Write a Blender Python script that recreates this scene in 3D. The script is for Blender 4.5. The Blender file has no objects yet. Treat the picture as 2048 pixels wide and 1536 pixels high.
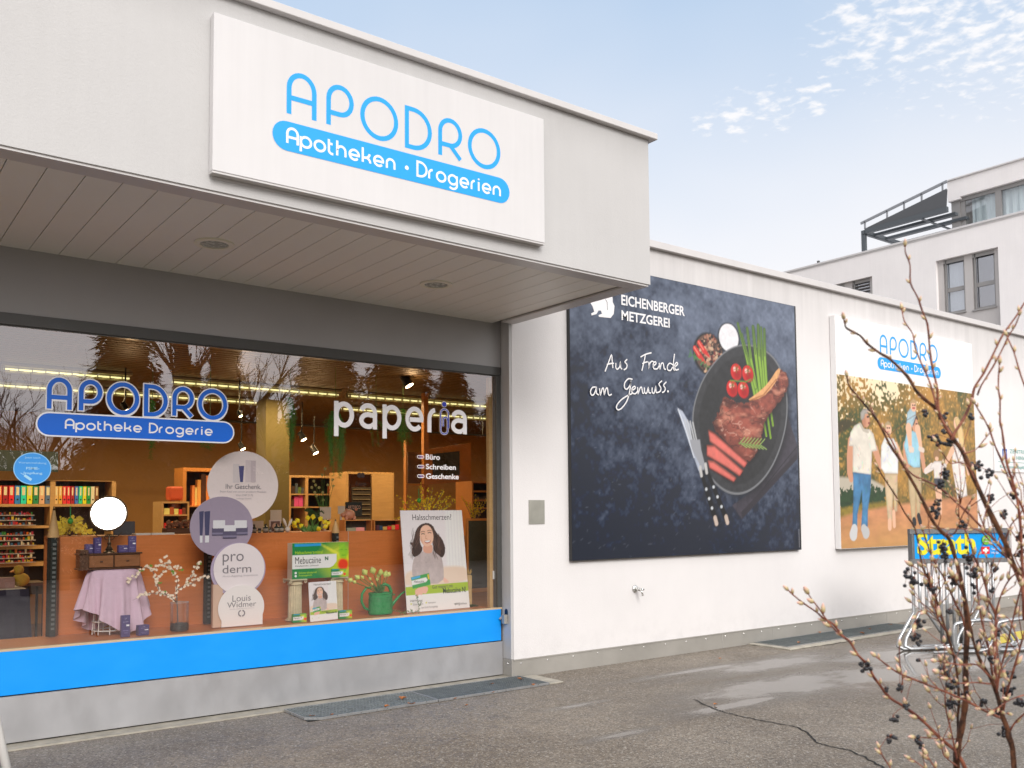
import bpy, math, random
import numpy as np
from mathutils import Vector, Matrix
rnd = random.Random(7)
SC = bpy.context.scene
COL = SC.collection
# ------------------------------------------------------------------ camera
YAW, PITCH, ROLL = math.radians(37.04), math.radians(3.17), math.radians(-0.42)
FPX, CX, CY = 1826.4, 1024.0, 923.4
CAM = np.array([0.0, 0.0, 1.6])
cyw, syw, cp, sp = math.cos(YAW), math.sin(YAW), math.cos(PITCH), math.sin(PITCH)
FW = np.array([syw * cp, cyw * cp, sp]); R0 = np.array([cyw, -syw, 0.0]); U0 = np.cross(R0, FW)
RT = R0 * math.cos(ROLL) + U0 * math.sin(ROLL); UP = U0 * math.cos(ROLL) - R0 * math.sin(ROLL)
cam_d = bpy.data.cameras.new('camera'); cam = bpy.data.objects.new('camera', cam_d); COL.objects.link(cam)
cam.matrix_world = Matrix(((RT[0], UP[0], -FW[0], 0), (RT[1], UP[1], -FW[1], 0), (RT[2], UP[2], -FW[2], 1.6), (0, 0, 0, 1)))
cam_d.sensor_width = 36; cam_d.lens = 36 * FPX / 2048; cam_d.shift_y = (CY - 768) / 2048
cam_d.clip_start = 0.05; cam_d.clip_end = 3000
cam_d.dof.use_dof = True; cam_d.dof.focus_distance = 8.8; cam_d.dof.aperture_fstop = 4.5
SC.camera = cam
# ------------------------------------------------------------------ sun, sky, exposure
SUN_EL, SUN_AZ = math.radians(31), math.radians(196)      # azimuth clockwise from +Y
sd = bpy.data.lights.new('sun', 'SUN'); sd.energy = 1.5; sd.angle = math.radians(24); sd.color = (1.0, 0.965, 0.93)
sun = bpy.data.objects.new('sun', sd); COL.objects.link(sun)
sv = Vector((math.sin(SUN_AZ) * math.cos(SUN_EL), math.cos(SUN_AZ) * math.cos(SUN_EL), math.sin(SUN_EL)))
sun.rotation_euler = sv.to_track_quat('Z', 'Y').to_euler()
SC.view_settings.view_transform = 'Standard'; SC.view_settings.look = 'None'
SC.view_settings.exposure = 0.42; SC.view_settings.gamma = 1.0; SC.view_settings.use_curve_mapping = False
SC.cycles.use_denoising = True
SC.cycles.max_bounces = 8; SC.cycles.transparent_max_bounces = 16; SC.cycles.diffuse_bounces = 4
SC.cycles.glossy_bounces = 4; SC.cycles.sample_clamp_indirect = 6.0; SC.cycles.caustics_reflective = False; SC.cycles.caustics_refractive = False

def ray(px, py): return FW + RT * (px - CX) / FPX - UP * (py - CY) / FPX
def on(px, py, ax, v):
    d = ray(px, py); t = (v - CAM[ax]) / d[ax]; return CAM + t * d
def at(px, py, dep): return CAM + ray(px, py) * dep           # dep = distance along the view direction

class NT:
    """small node-tree writer"""
    def __init__(s, nt): s.nt = nt; s.n = nt.nodes; s.l = nt.links
    def node(s, t, **k):
        x = s.n.new(t)
        for a, b in k.items(): setattr(x, a, b)
        return x
    def put(s, sock, v):
        if isinstance(v, bpy.types.NodeSocket): s.l.new(v, sock)
        elif v is not None:
            try: sock.default_value = v
            except Exception: sock.default_value = (*v, 1.0) if len(v) == 3 else v
    def math(s, op, a, b=None, c=None, clamp=False):
        x = s.node('ShaderNodeMath', operation=op, use_clamp=clamp); s.put(x.inputs[0], a)
        if b is not None: s.put(x.inputs[1], b)
        if c is not None: s.put(x.inputs[2], c)
        return x.outputs[0]
    def vmath(s, op, a, b=None):
        x = s.node('ShaderNodeVectorMath', operation=op); s.put(x.inputs[0], a)
        if b is not None: s.put(x.inputs[1], b)
        return x.outputs['Value'] if op in ('LENGTH', 'DOT_PRODUCT', 'DISTANCE') else x.outputs[0]
    def mix(s, f, a, b, bt='MIX'):
        x = s.node('ShaderNodeMix', data_type='RGBA', blend_type=bt); s.put(x.inputs[0], f); s.put(x.inputs[6], a); s.put(x.inputs[7], b)
        return x.outputs[2]
    def noise(s, vec, scale, detail=3, rough=0.55, dist=0.0):
        x = s.node('ShaderNodeTexNoise'); s.put(x.inputs['Vector'], vec); x.inputs['Scale'].default_value = scale
        x.inputs['Detail'].default_value = detail; x.inputs['Roughness'].default_value = rough; x.inputs['Distortion'].default_value = dist
        return x.outputs[0]
    def ramp(s, f, lo, hi, a=0.0, b=1.0, smooth=True):
        x = s.node('ShaderNodeMapRange', interpolation_type='SMOOTHSTEP' if smooth else 'LINEAR'); s.put(x.inputs[0], f)
        x.inputs[1].default_value = lo; x.inputs[2].default_value = hi; x.inputs[3].default_value = a; x.inputs[4].default_value = b
        return x.outputs[0]
    def scale(s, vec, sc):
        x = s.node('ShaderNodeMapping'); s.put(x.inputs[0], vec); x.inputs['Scale'].default_value = sc
        return x.outputs[0]
    def bump(s, h, st, dist=0.01):
        x = s.node('ShaderNodeBump'); x.inputs['Strength'].default_value = st; x.inputs['Distance'].default_value = dist
        s.put(x.inputs['Height'], h); return x.outputs[0]

# world
W = bpy.data.worlds.new('World'); SC.world = W; W.use_nodes = True
w = NT(W.node_tree); w.n.clear()
sky = w.node('ShaderNodeTexSky', sky_type='NISHITA', sun_disc=False, sun_elevation=SUN_EL, sun_rotation=SUN_AZ)
sky.altitude = 500; sky.air_density = 1.0; sky.dust_density = 2.0
tc = w.node('ShaderNodeTexCoord').outputs['Generated']
sep = w.node('ShaderNodeSeparateXYZ'); w.put(sep.inputs[0], tc)
zz = sep.outputs[2]
blue = w.mix(1.0, sky.outputs[0], (0.10, 0.10, 0.10, 1), 'MULTIPLY')
blue = w.mix(0.72, blue, (0.43, 0.575, 0.76, 1))
hazef = w.ramp(zz, 0.12, 0.62, 1.0, 0.0)
big = w.noise(w.scale(tc, (1.3, 1.3, 2.2)), 1.6, 3)
hazef = w.math('ADD', hazef, w.math('MULTIPLY', w.math('SUBTRACT', big, 0.5), 0.5), clamp=True)
base = w.mix(hazef, blue, (0.79, 0.76, 0.75, 1))
# brighter veil of cloud on the sun's side of the sky
sunv = (sv.x, sv.y, sv.z)
sdot = w.vmath('DOT_PRODUCT', tc, sunv)
glow = w.ramp(sdot, 0.0, 1.0, 0.0, 1.0)
base = w.mix(glow, base, (1.52, 1.47, 1.44, 1))
# small fair-weather cloudlets
def dirpx(px, py):
    d = ray(px, py); d = d / np.linalg.norm(d); return tuple(float(q) for q in d)
plane = w.node('ShaderNodeVectorMath', operation='DIVIDE'); w.put(plane.inputs[0], tc)
cz = w.node('ShaderNodeCombineXYZ'); zc = w.math('MAXIMUM', zz, 0.05)
for i in range(3): w.put(cz.inputs[i], zc)
w.put(plane.inputs[1], cz.outputs[0])
cn = w.noise(w.scale(plane.outputs[0], (1.0, 1.0, 1.0)), 24.0, 5, 0.55, 0.2)
mask = None
for (px, py, rad) in ((1860, 30, 0.105), (1740, 60, 0.075), (1980, 60, 0.10), (2060, 90, .08), (1550, 212, 0.034), (1470, 232, 0.034), (1630, 190, 0.03), (1405, 245, .02)):
    m = w.ramp(w.vmath('DISTANCE', tc, dirpx(px, py)), 0.0, rad * 1.15, 1.0, 0.0)
    mask = m if mask is None else w.math('MAXIMUM', mask, m)
cl = w.math('MULTIPLY', w.ramp(w.math('ADD', cn, w.math('MULTIPLY', mask, 0.24)), 0.615, 0.90), w.ramp(mask, 0.0, 0.35))
base = w.mix(w.math('MULTIPLY', cl, 0.85), base, (0.78, 0.765, 0.765, 1))
below = w.ramp(zz, -0.02, 0.0)
base = w.mix(below, (0.16, 0.15, 0.14, 1), base)
bg = w.node('ShaderNodeBackground'); w.put(bg.inputs[0], base); bg.inputs[1].default_value = 1.0
wo = w.node('ShaderNodeOutputWorld'); w.l.new(bg.outputs[0], wo.inputs[0])

# ------------------------------------------------------------------ colours and materials
def lin(c):
    if isinstance(c, str): c = tuple(int(c[i:i + 2], 16) for i in (0, 2, 4))
    return tuple((v / 255 / 12.92) if v / 255 <= .04045 else ((v / 255 + .055) / 1.055) ** 2.4 for v in c[:3])
MATS = {}
def mat(name, col=(.5, .5, .5), rough=.6, metal=0.0, spec=.5, nscale=0, namt=0.0, bump=0.0, bscale=80, emit=None, estr=0, coat=0, stretch=(1, 1, 1), alpha=None, sss=0):
    """plain procedural material: colour broken up by object-space noise, optional bump"""
    if name in MATS: return MATS[name]
    m = bpy.data.materials.new(name); m.use_nodes = True; t = NT(m.node_tree); b = t.n['Principled BSDF']
    t.put(b.inputs['Base Color'], (*col, 1)); b.inputs['Roughness'].default_value = rough; b.inputs['Metallic'].default_value = metal
    b.inputs['Specular IOR Level'].default_value = spec; b.inputs['Coat Weight'].default_value = coat
    oc = t.node('ShaderNodeTexCoord').outputs['Object']
    v = t.scale(oc, stretch)
    if namt:
        n = t.noise(v, nscale or 4, 4, .6)
        f = t.ramp(n, .3, .7, 1 - namt, 1 + namt * .6, False)
        x = t.node('ShaderNodeVectorMath', operation='SCALE'); x.inputs[0].default_value = col; t.put(x.inputs['Scale'], f)
        t.put(b.inputs['Base Color'], x.outputs[0])
        t.put(b.inputs['Roughness'], t.ramp(n, .3, .7, max(rough - .08, .02), min(rough + .08, 1), False))
    if bump: t.put(b.inputs['Normal'], t.bump(t.noise(v, bscale, 3, .6), bump))
    if emit: b.inputs['Emission Color'].default_value = (*emit, 1); b.inputs['Emission Strength'].default_value = estr
    if alpha is not None: b.inputs['Alpha'].default_value = alpha
    MATS[name] = m; return m
def mat_print(name='print', rough=.45, spec=.5):
    if name in MATS: return MATS[name]
    m = bpy.data.materials.new(name); m.use_nodes = True; t = NT(m.node_tree); b = t.n['Principled BSDF']
    a = t.node('ShaderNodeAttribute', attribute_name='Col')
    t.put(b.inputs['Base Color'], a.outputs['Color']); b.inputs['Roughness'].default_value = rough; b.inputs['Specular IOR Level'].default_value = spec
    MATS[name] = m; return m

# ------------------------------------------------------------------ mesh builder
LOCS = {}
class MB:
    def __init__(s): s.v = []; s.f = []; s.m = []; s.c = []; s.cur = 0; s.col = None; s.T = None
    def add(s, vs, fs, col=None):
        o = len(s.v)
        if s.T is not None: vs = [tuple(s.T @ Vector(q)) for q in vs]
        s.v.extend([tuple(float(a) for a in q) for q in vs])
        for f in fs: s.f.append(tuple(i + o for i in f)); s.m.append(s.cur)
        c = col if col is not None else (s.col or (.8, .8, .8))
        if isinstance(c, list): s.c.extend(c)
        else: s.c.extend([c] * len(vs))
        return s
    def box(s, x0, x1, y0, y1, z0, z1, col=None, bev=0.0):
        if bev > 0:
            b = bev; vs = []; 
            # chamfered box: 24 verts
            for sx in (0, 1):
                for sy in (0, 1):
                    for sz in (0, 1):
                        X = (x0, x1)[sx]; Y = (y0, y1)[sy]; Z = (z0, z1)[sz]
                        dx = b if sx == 0 else -b; dy = b if sy == 0 else -b; dz = b if sz == 0 else -b
                        vs += [(X, Y + dy, Z + dz), (X + dx, Y, Z + dz), (X + dx, Y + dy, Z)]
            def i(sx, sy, sz, k): return (sx * 4 + sy * 2 + sz) * 3 + k
            fs = []
            for q in (0, 1):
                a = [i(q, 0, 0, 0), i(q, 1, 0, 0), i(q, 1, 1, 0), i(q, 0, 1, 0)]; fs.append(tuple(a[::-1] if q == 0 else a))
                a = [i(0, q, 0, 1), i(1, q, 0, 1), i(1, q, 1, 1), i(0, q, 1, 1)]; fs.append(tuple(a if q == 0 else a[::-1]))
                a = [i(0, 0, q, 2), i(1, 0, q, 2), i(1, 1, q, 2), i(0, 1, q, 2)]; fs.append(tuple(a[::-1] if q == 0 else a))
            for a_ in (0, 1):
                for b_ in (0, 1):
                    fs.append((i(a_, b_, 0, 0), i(a_, b_, 1, 0), i(a_, b_, 1, 1), i(a_, b_, 0, 1)))
                    fs.append((i(a_, 0, b_, 0), i(a_, 1, b_, 0), i(a_, 1, b_, 2), i(a_, 0, b_, 2)))
                    fs.append((i(0, a_, b_, 1), i(1, a_, b_, 1), i(1, a_, b_, 2), i(0, a_, b_, 2)))
                    for c_ in (0, 1): fs.append((i(a_, b_, c_, 0), i(a_, b_, c_, 1), i(a_, b_, c_, 2)))
            return s.add(vs, fs, col)
        vs = [(x0, y0, z0), (x1, y0, z0), (x1, y1, z0), (x0, y1, z0), (x0, y0, z1), (x1, y0, z1), (x1, y1, z1), (x0, y1, z1)]
        return s.add(vs, [(0, 3, 2, 1), (4, 5, 6, 7), (0, 1, 5, 4), (1, 2, 6, 5), (2, 3, 7, 6), (3, 0, 4, 7)], col)
    def quad(s, a, b, c, d, col=None): return s.add([a, b, c, d], [(0, 1, 2, 3)], col)
    def beam(s, p, q, wx, wz, up=(0, 0, 1), col=None):
        p = Vector(p); q = Vector(q); d = (q - p).normalized(); up = Vector(up)
        if abs(d.dot(up)) > .98: up = Vector((1, 0, 0))
        sd_ = d.cross(up).normalized() * wx / 2; u = sd_.cross(d).normalized() * wz / 2
        vs = [p - sd_ - u, p + sd_ - u, p + sd_ + u, p - sd_ + u, q - sd_ - u, q + sd_ - u, q + sd_ + u, q - sd_ + u]
        return s.add([tuple(x) for x in vs], [(3, 2, 1, 0), (4, 5, 6, 7), (0, 1, 5, 4), (1, 2, 6, 5), (2, 3, 7, 6), (3, 0, 4, 7)], col)
    def tube(s, pts, rad, n=8, cap=True, col=None):
        pts = [Vector(p) for p in pts]; m = len(pts)
        rs = rad if isinstance(rad, (list, tuple)) else [rad] * m
        vs = []; fs = []; ref = None
        for i, p in enumerate(pts):
            d = (pts[min(i + 1, m - 1)] - pts[max(i - 1, 0)])
            d = d.normalized() if d.length > 1e-9 else Vector((0, 0, 1))
            if ref is None: ref = d.orthogonal().normalized()
            ref = (ref - d * ref.dot(d)); ref = ref.normalized() if ref.length > 1e-6 else d.orthogonal().normalized()
            bi = d.cross(ref)
            for k in range(n):
                a = 2 * math.pi * k / n; vs.append(tuple(p + (ref * math.cos(a) + bi * math.sin(a)) * rs[i]))
        for i in range(m - 1):
            for k in range(n): fs.append((i * n + k, i * n + (k + 1) % n, (i + 1) * n + (k + 1) % n, (i + 1) * n + k))
        if cap: fs += [tuple(range(n))[::-1], tuple(range((m - 1) * n, m * n))]
        return s.add(vs, fs, col)
    def lathe(s, c, prof, n=20, axis='z', col=None, cap=True):
        """prof: list of (r, h) along the axis from point c"""
        vs = []; fs = []
        for r, h in prof:
            for k in range(n):
                a = 2 * math.pi * k / n; x, y = r * math.cos(a), r * math.sin(a)
                vs.append((c[0] + x, c[1] + y, c[2] + h) if axis == 'z' else (c[0] + x, c[1] + h, c[2] + y) if axis == 'y' else (c[0] + h, c[1] + x, c[2] + y))
        for i in range(len(prof) - 1):
            for k in range(n): fs.append((i * n + k, i * n + (k + 1) % n, (i + 1) * n + (k + 1) % n, (i + 1) * n + k))
        if cap: fs += [tuple(range(n))[::-1], tuple(range((len(prof) - 1) * n, len(prof) * n))]
        return s.add(vs, fs, col)
    def prism(s, pts, y0, y1, col=None):
        """polygon in x,z extruded from y0 to y1"""
        n = len(pts); vs = [(p[0], y0, p[1]) for p in pts] + [(p[0], y1, p[1]) for p in pts]
        fs = [tuple(range(n)), tuple(range(n, 2 * n))[::-1]] + [(i, i + n, (i + 1) % n + n, (i + 1) % n) for i in range(n)]
        return s.add(vs, fs, col)
    def sphere(s, c, r, n=8, sc=(1, 1, 1), col=None, jit=0):
        vs = [(0, 0, -1)]; fs = []; rows = max(3, n // 2)
        for i in range(1, rows):
            ph = -math.pi / 2 + math.pi * i / rows
            for k in range(n): a = 2 * math.pi * k / n; vs.append((math.cos(ph) * math.cos(a), math.cos(ph) * math.sin(a), math.sin(ph)))
        vs.append((0, 0, 1)); top = len(vs) - 1
        for k in range(n):
            fs.append((0, 1 + (k + 1) % n, 1 + k)); fs.append((top, top - n + k, top - n + (k + 1) % n))
        for i in range(rows - 2):
            for k in range(n): a = 1 + i * n; fs.append((a + k, a + (k + 1) % n, a + n + (k + 1) % n, a + n + k))
        vs = [(c[0] + x * r * sc[0] * (1 + rnd.uniform(-jit, jit)), c[1] + y * r * sc[1] * (1 + rnd.uniform(-jit, jit)), c[2] + z * r * sc[2]) for x, y, z in vs]
        return s.add(vs, fs, col)
    def bud(s, p, d, ln, r, n=6, col=None):
        p = Vector(p); d = Vector(d).normalized()
        prof = [(0, .35), (.2, .85), (.45, 1.0), (.75, .6), (1, .08)]
        return s.tube([p + d * ln * a for a, b in prof], [r * b for a, b in prof], n, col=col)
    def leaf(s, p, d, n, ln, wd, col=None, fold=.0):
        p = Vector(p); d = Vector(d).normalized(); sd_ = d.cross(Vector(n))
        sd_ = sd_.normalized() if sd_.length > 1e-5 else d.orthogonal().normalized()
        nn = sd_.cross(d)
        return s.add([tuple(p), tuple(p + d * ln * .45 + sd_ * wd / 2 + nn * fold * wd), tuple(p + d * ln), tuple(p + d * ln * .45 - sd_ * wd / 2 + nn * fold * wd)], [(0, 1, 2), (0, 2, 3)], col)
    def build(s, name, mats, parent=None, smooth=False, root=None):
        """mesh built in world coordinates; stored relative to its thing's base"""
        me = bpy.data.meshes.new(name)
        off = LOCS.get(parent.name, (0, 0, 0)) if parent is not None else (0, 0, 0)
        if parent is None:
            a = np.array(s.v) if s.v else np.zeros((1, 3))
            off = tuple(float(q) for q in ((a.max(0) + a.min(0)) / 2)); off = (off[0], off[1], float(a[:, 2].min()))
        vs = [(x - off[0], y - off[1], z - off[2]) for x, y, z in s.v]
        me.from_pydata(vs, [], s.f)
        if not isinstance(mats, (list, tuple)): mats = [mats]
        for m in mats: me.materials.append(m)
        if len(mats) > 1: me.polygons.foreach_set('material_index', s.m)
        if any(m.name.startswith('print') for m in mats):
            ca = me.color_attributes.new('Col', 'FLOAT_COLOR', 'POINT')
            arr = np.ones((len(s.v), 4), np.float32); arr[:, :3] = np.array(s.c, np.float32); ca.data.foreach_set('color', arr.ravel())
        if smooth: me.polygons.foreach_set('use_smooth', [True] * len(me.polygons))
        me.update()
        if smooth == 'auto':
            try: me.set_sharp_from_angle(angle=math.radians(35))
            except Exception: pass
        o = bpy.data.objects.new(name, me); COL.objects.link(o)
        if parent is not None: o.parent = parent; LOCS[o.name] = off
        else: o.location = off; LOCS[o.name] = off
        return o
def tag(o, label=None, cat=None, group=None, kind=None):
    if label: o['label'] = label
    if cat: o['category'] = cat
    if group: o['group'] = group
    if kind: o['kind'] = kind
    return o
def thing(name, label, cat, loc, group=None):
    o = bpy.data.objects.new(name, None); o.empty_display_size = .1; COL.objects.link(o)
    o.location = tuple(float(q) for q in loc); LOCS[o.name] = tuple(float(q) for q in loc); return tag(o, label, cat, group)
def kids(o): return [c for c in COL.objects if c.parent == o]
def copy_tree(o, parent=None):
    c = o.copy(); COL.objects.link(c); c.parent = parent; LOCS[c.name] = LOCS.get(o.name, (0, 0, 0))
    for k in kids(o): copy_tree(k, c)
    return c

# ------------------------------------------------------------------ lettering
TCACHE = {}
def text_shape(txt, bold=0.0):
    k = (txt, bold)
    if k in TCACHE: return TCACHE[k]
    cu = bpy.data.curves.new('t', 'FONT'); cu.body = txt; cu.size = 1; cu.offset = bold; cu.resolution_u = 4
    ob = bpy.data.objects.new('t', cu); COL.objects.link(ob); bpy.context.view_layer.update()
    me = bpy.data.meshes.new_from_object(ob.evaluated_get(bpy.context.evaluated_depsgraph_get()))
    vs = [(v.co.x, v.co.y) for v in me.vertices]; fs = [tuple(p.vertices) for p in me.polygons]
    bpy.data.objects.remove(ob); bpy.data.curves.remove(cu); bpy.data.meshes.remove(me)
    TCACHE[k] = (vs, fs); return vs, fs
class Plane:
    """flat print: u to the right, v up, layers stepping out along n"""
    def __init__(s, o, ux=(1, 0, 0), uz=(0, 0, 1), n=(0, -1, 0), step=.0007):
        s.o = Vector(o); s.ux = Vector(ux).normalized(); s.uz = Vector(uz).normalized(); s.n = Vector(n).normalized(); s.mb = MB(); s.k = 1; s.step = step
    def P(s, u, v): return tuple(s.o + s.ux * u + s.uz * v + s.n * s.step * s.k)
    def poly(s, pts, col):
        s.k += 1; s.mb.add([s.P(*p) for p in pts], [tuple(range(len(pts)))], col)
    def rect(s, u0, v0, u1, v1, col): s.poly([(u0, v0), (u1, v0), (u1, v1), (u0, v1)], col)
    def disc(s, u, v, ru, rv, col, n=28): s.poly([(u + ru * math.cos(2 * math.pi * i / n), v + rv * math.sin(2 * math.pi * i / n)) for i in range(n)], col)
    def text(s, txt, u0, v0, u1, v1, col, bold=0.0):
        """fit the text's ink box to the rectangle"""
        vs, fs = text_shape(txt, bold); a = np.array(vs); lo = a.min(0); hi = a.max(0); s.k += 1
        s.mb.add([s.P(u0 + (x - lo[0]) / (hi[0] - lo[0]) * (u1 - u0), v0 + (y - lo[1]) / (hi[1] - lo[1]) * (v1 - v0)) for x, y in vs], fs, col)
    def stroke(s, pts, wd, col, closed=False, cap=False, wd2=None):
        """ribbon of constant width with mitred joins (wd across u, wd2 across v)"""
        s.k += 1; n = len(pts); P = [Vector(p) for p in pts]; L = []; R = []
        ky = (wd2 / wd) if wd2 else 1.0
        for i in range(n):
            a = P[i - 1] if (i > 0 or closed) else P[i]; b = P[(i + 1) % n] if (i < n - 1 or closed) else P[i]
            d1 = (P[i] - a); d2 = (b - P[i])
            d1 = d1.normalized() if d1.length > 1e-9 else d2.normalized(); d2 = d2.normalized() if d2.length > 1e-9 else d1
            t = (d1 + d2); t = t.normalized() if t.length > 1e-6 else d1
            nn = Vector((-t.y, t.x)); sc = 1 / max(.35, nn.dot(Vector((-d1.y, d1.x))))
            off = nn * wd / 2 * sc; off.y *= ky
            L.append(P[i] + off); R.append(P[i] - off)
        vs = [s.P(*q) for q in L] + [s.P(*q) for q in R]
        fs = [(i, (i + 1) % n, (i + 1) % n + n, i + n) for i in range(n if closed else n - 1)]
        s.mb.add(vs, fs, col)
        if cap:
            for q in (P[0], P[-1]): s.disc(q.x, q.y, wd / 2, wd / 2 * ky, col, 12)
    def build(s, name, parent, m=None): return s.mb.build(name, m or mat_print(), parent)

def arc(cx, cy, rx, ry, a0, a1, n=10):
    return [(cx + rx * math.cos(math.radians(a0 + (a1 - a0) * i / n)), cy + ry * math.sin(math.radians(a0 + (a1 - a0) * i / n))) for i in range(n + 1)]
# rounded geometric alphabet drawn as strokes; each glyph: (advance, [strokes]); baseline 0, capitals 1 high, x-height 0.66
G = {
 'A': (.72, [[(0, 0), (0, .64)] + arc(.33, .64, .33, .36, 180, 0, 14) + [(.66, 0)], [(0.02, .40), (.64, .40)]]),
 'P': (.70, [[(0, 0), (0, .66)] + arc(.33, .66, .33, .34, 180, -90, 18), [(.335, .32), (.02, .32)]]),
 'O': (1.0, [arc(.48, .5, .48, .5, 0, 350, 35) + ['c']]),
 'D': (.76, [[(0, 0), (0, 1), (.2, 1)] + arc(.2, .5, .50, .5, 88, -88, 16) + [(.2, 0), 'c']]),
 'R': (.74, [[(0, 0), (0, .66)] + arc(.31, .66, .31, .34, 180, -90, 18), [(.315, .32), (.02, .32)], [(.30, .33), (.62, 0)]]),
 'p': (.76, [[(0, -.33), (0, .66)], arc(.33, .33, .33, .33, 0, 350, 24) + ['c']]),
 'a': (.62, [[(.04, .50)] + arc(.27, .44, .24, .22, 150, 0, 12) + [(.51, 0)], arc(.27, .19, .24, .19, 60, 300, 14), [(.38, .36), (.51, .36)], [(.39, .02), (.51, .12)]]),
 'o': (.80, [arc(.34, .33, .34, .33, 0, 350, 24) + ['c']]),
 't': (.42, [[(.0, .95), (0, .22)] + arc(.22, .22, .22, .22, 180, 270, 6) + [(.3, 0)], [(.0, .66), (.24, .66)]]),
 'h': (.70, [[(0, 1.0), (0, 0)], [(0.01, .36)] + arc(.28, .36, .28, .3, 180, 0, 12) + [(.56, 0)]]),
 'n': (.70, [[(0, 0), (0, .36)] + arc(.28, .36, .28, .3, 180, 0, 12) + [(.56, 0)]]),
 'e': (.78, [[(.08, .31), (.64, .31)] + arc(.33, .33, .32, .33, 8, 318, 22)]),
 'k': (.66, [[(0, 1.0), (0, 0)], [(.02, .30), (.2, .33)] + arc(.2, .66, .28, .33, -80, -5, 6), [(.2, .33)] + arc(.25, .03, .27, .29, 80, 5, 6) + [(.52, 0)]]),
 'r': (.46, [[(0, 0), (0, .36)] + arc(.28, .36, .28, .3, 180, 92, 7)]),
 'g': (.80, [arc(.33, .33, .33, .33, 30, 330, 22), [(.66, .66), (.66, -.05)] + arc(.33, -.05, .33, .28, 0, -140, 10)]),
 'i': (.20, [[(0, 0), (0, .66)], [(0, .80), (0, .92)]]),
 ' ': (.36, []), '.': (.30, [[(.08, .33), (.2, .33)]]),
}
def geo_text(pl, txt, u0, v0, u1, vcap, col, wd, slant=None, track=.14):
    """letters from u0 to u1, baseline v0, cap line vcap"""
    tot = sum(G[c][0] + track for c in txt) - track; tot -= (G[txt[-1]][0] - {'n': .56, 'e': .66, 'O': .96}.get(txt[-1], G[txt[-1]][0]))
    su = (u1 - u0) / tot; sv_ = (vcap - v0); x = 0; k0 = pl.k; pl.step = .0004
    for ch in txt:
        adv, sts = G[ch]; pl.k = k0
        if ch == '.': pl.disc(u0 + (x + .14) * su, v0 + .36 * sv_, wd * .95, wd * .95, col, 14)
        else:
            for st in sts:
                closed = st[-1] == 'c'; q = [p for p in st if p != 'c']
                pl.stroke([(u0 + (x + a) * su, v0 + b * sv_) for a, b in q], wd, col, closed)
        x += adv + track
    pl.k = k0 + 4
LOGO = [('A', 0, .198), ('P', .264, .456), ('O', .502, .783), ('D', .834, 1.046), ('R', 1.097, 1.295), ('O', 1.343, 1.626)]
def logo(pl, u0, u1, v0, v1, col, wd, grow=0):
    """the six big letters, spaced as on the sign"""
    k0 = pl.k; pl.step = .0004; F = (u1 - u0) / 1.626; sv_ = v1 - v0
    for ch, a, b in LOGO:
        pl.k = k0; w0 = {'A': .66, 'P': .66, 'O': .96, 'D': .70, 'R': .62}[ch]; xa = u0 + a * F + .0157 * F; su = ((b - a) * F - .0315 * F) / w0
        for st in G[ch][1]:
            closed = st[-1] == 'c'; q = [p for p in st if p != 'c']; pl.stroke([(xa + p[0] * su, v0 + p[1] * sv_) for p in q], wd, col, closed)
    pl.k = k0 + 3

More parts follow.
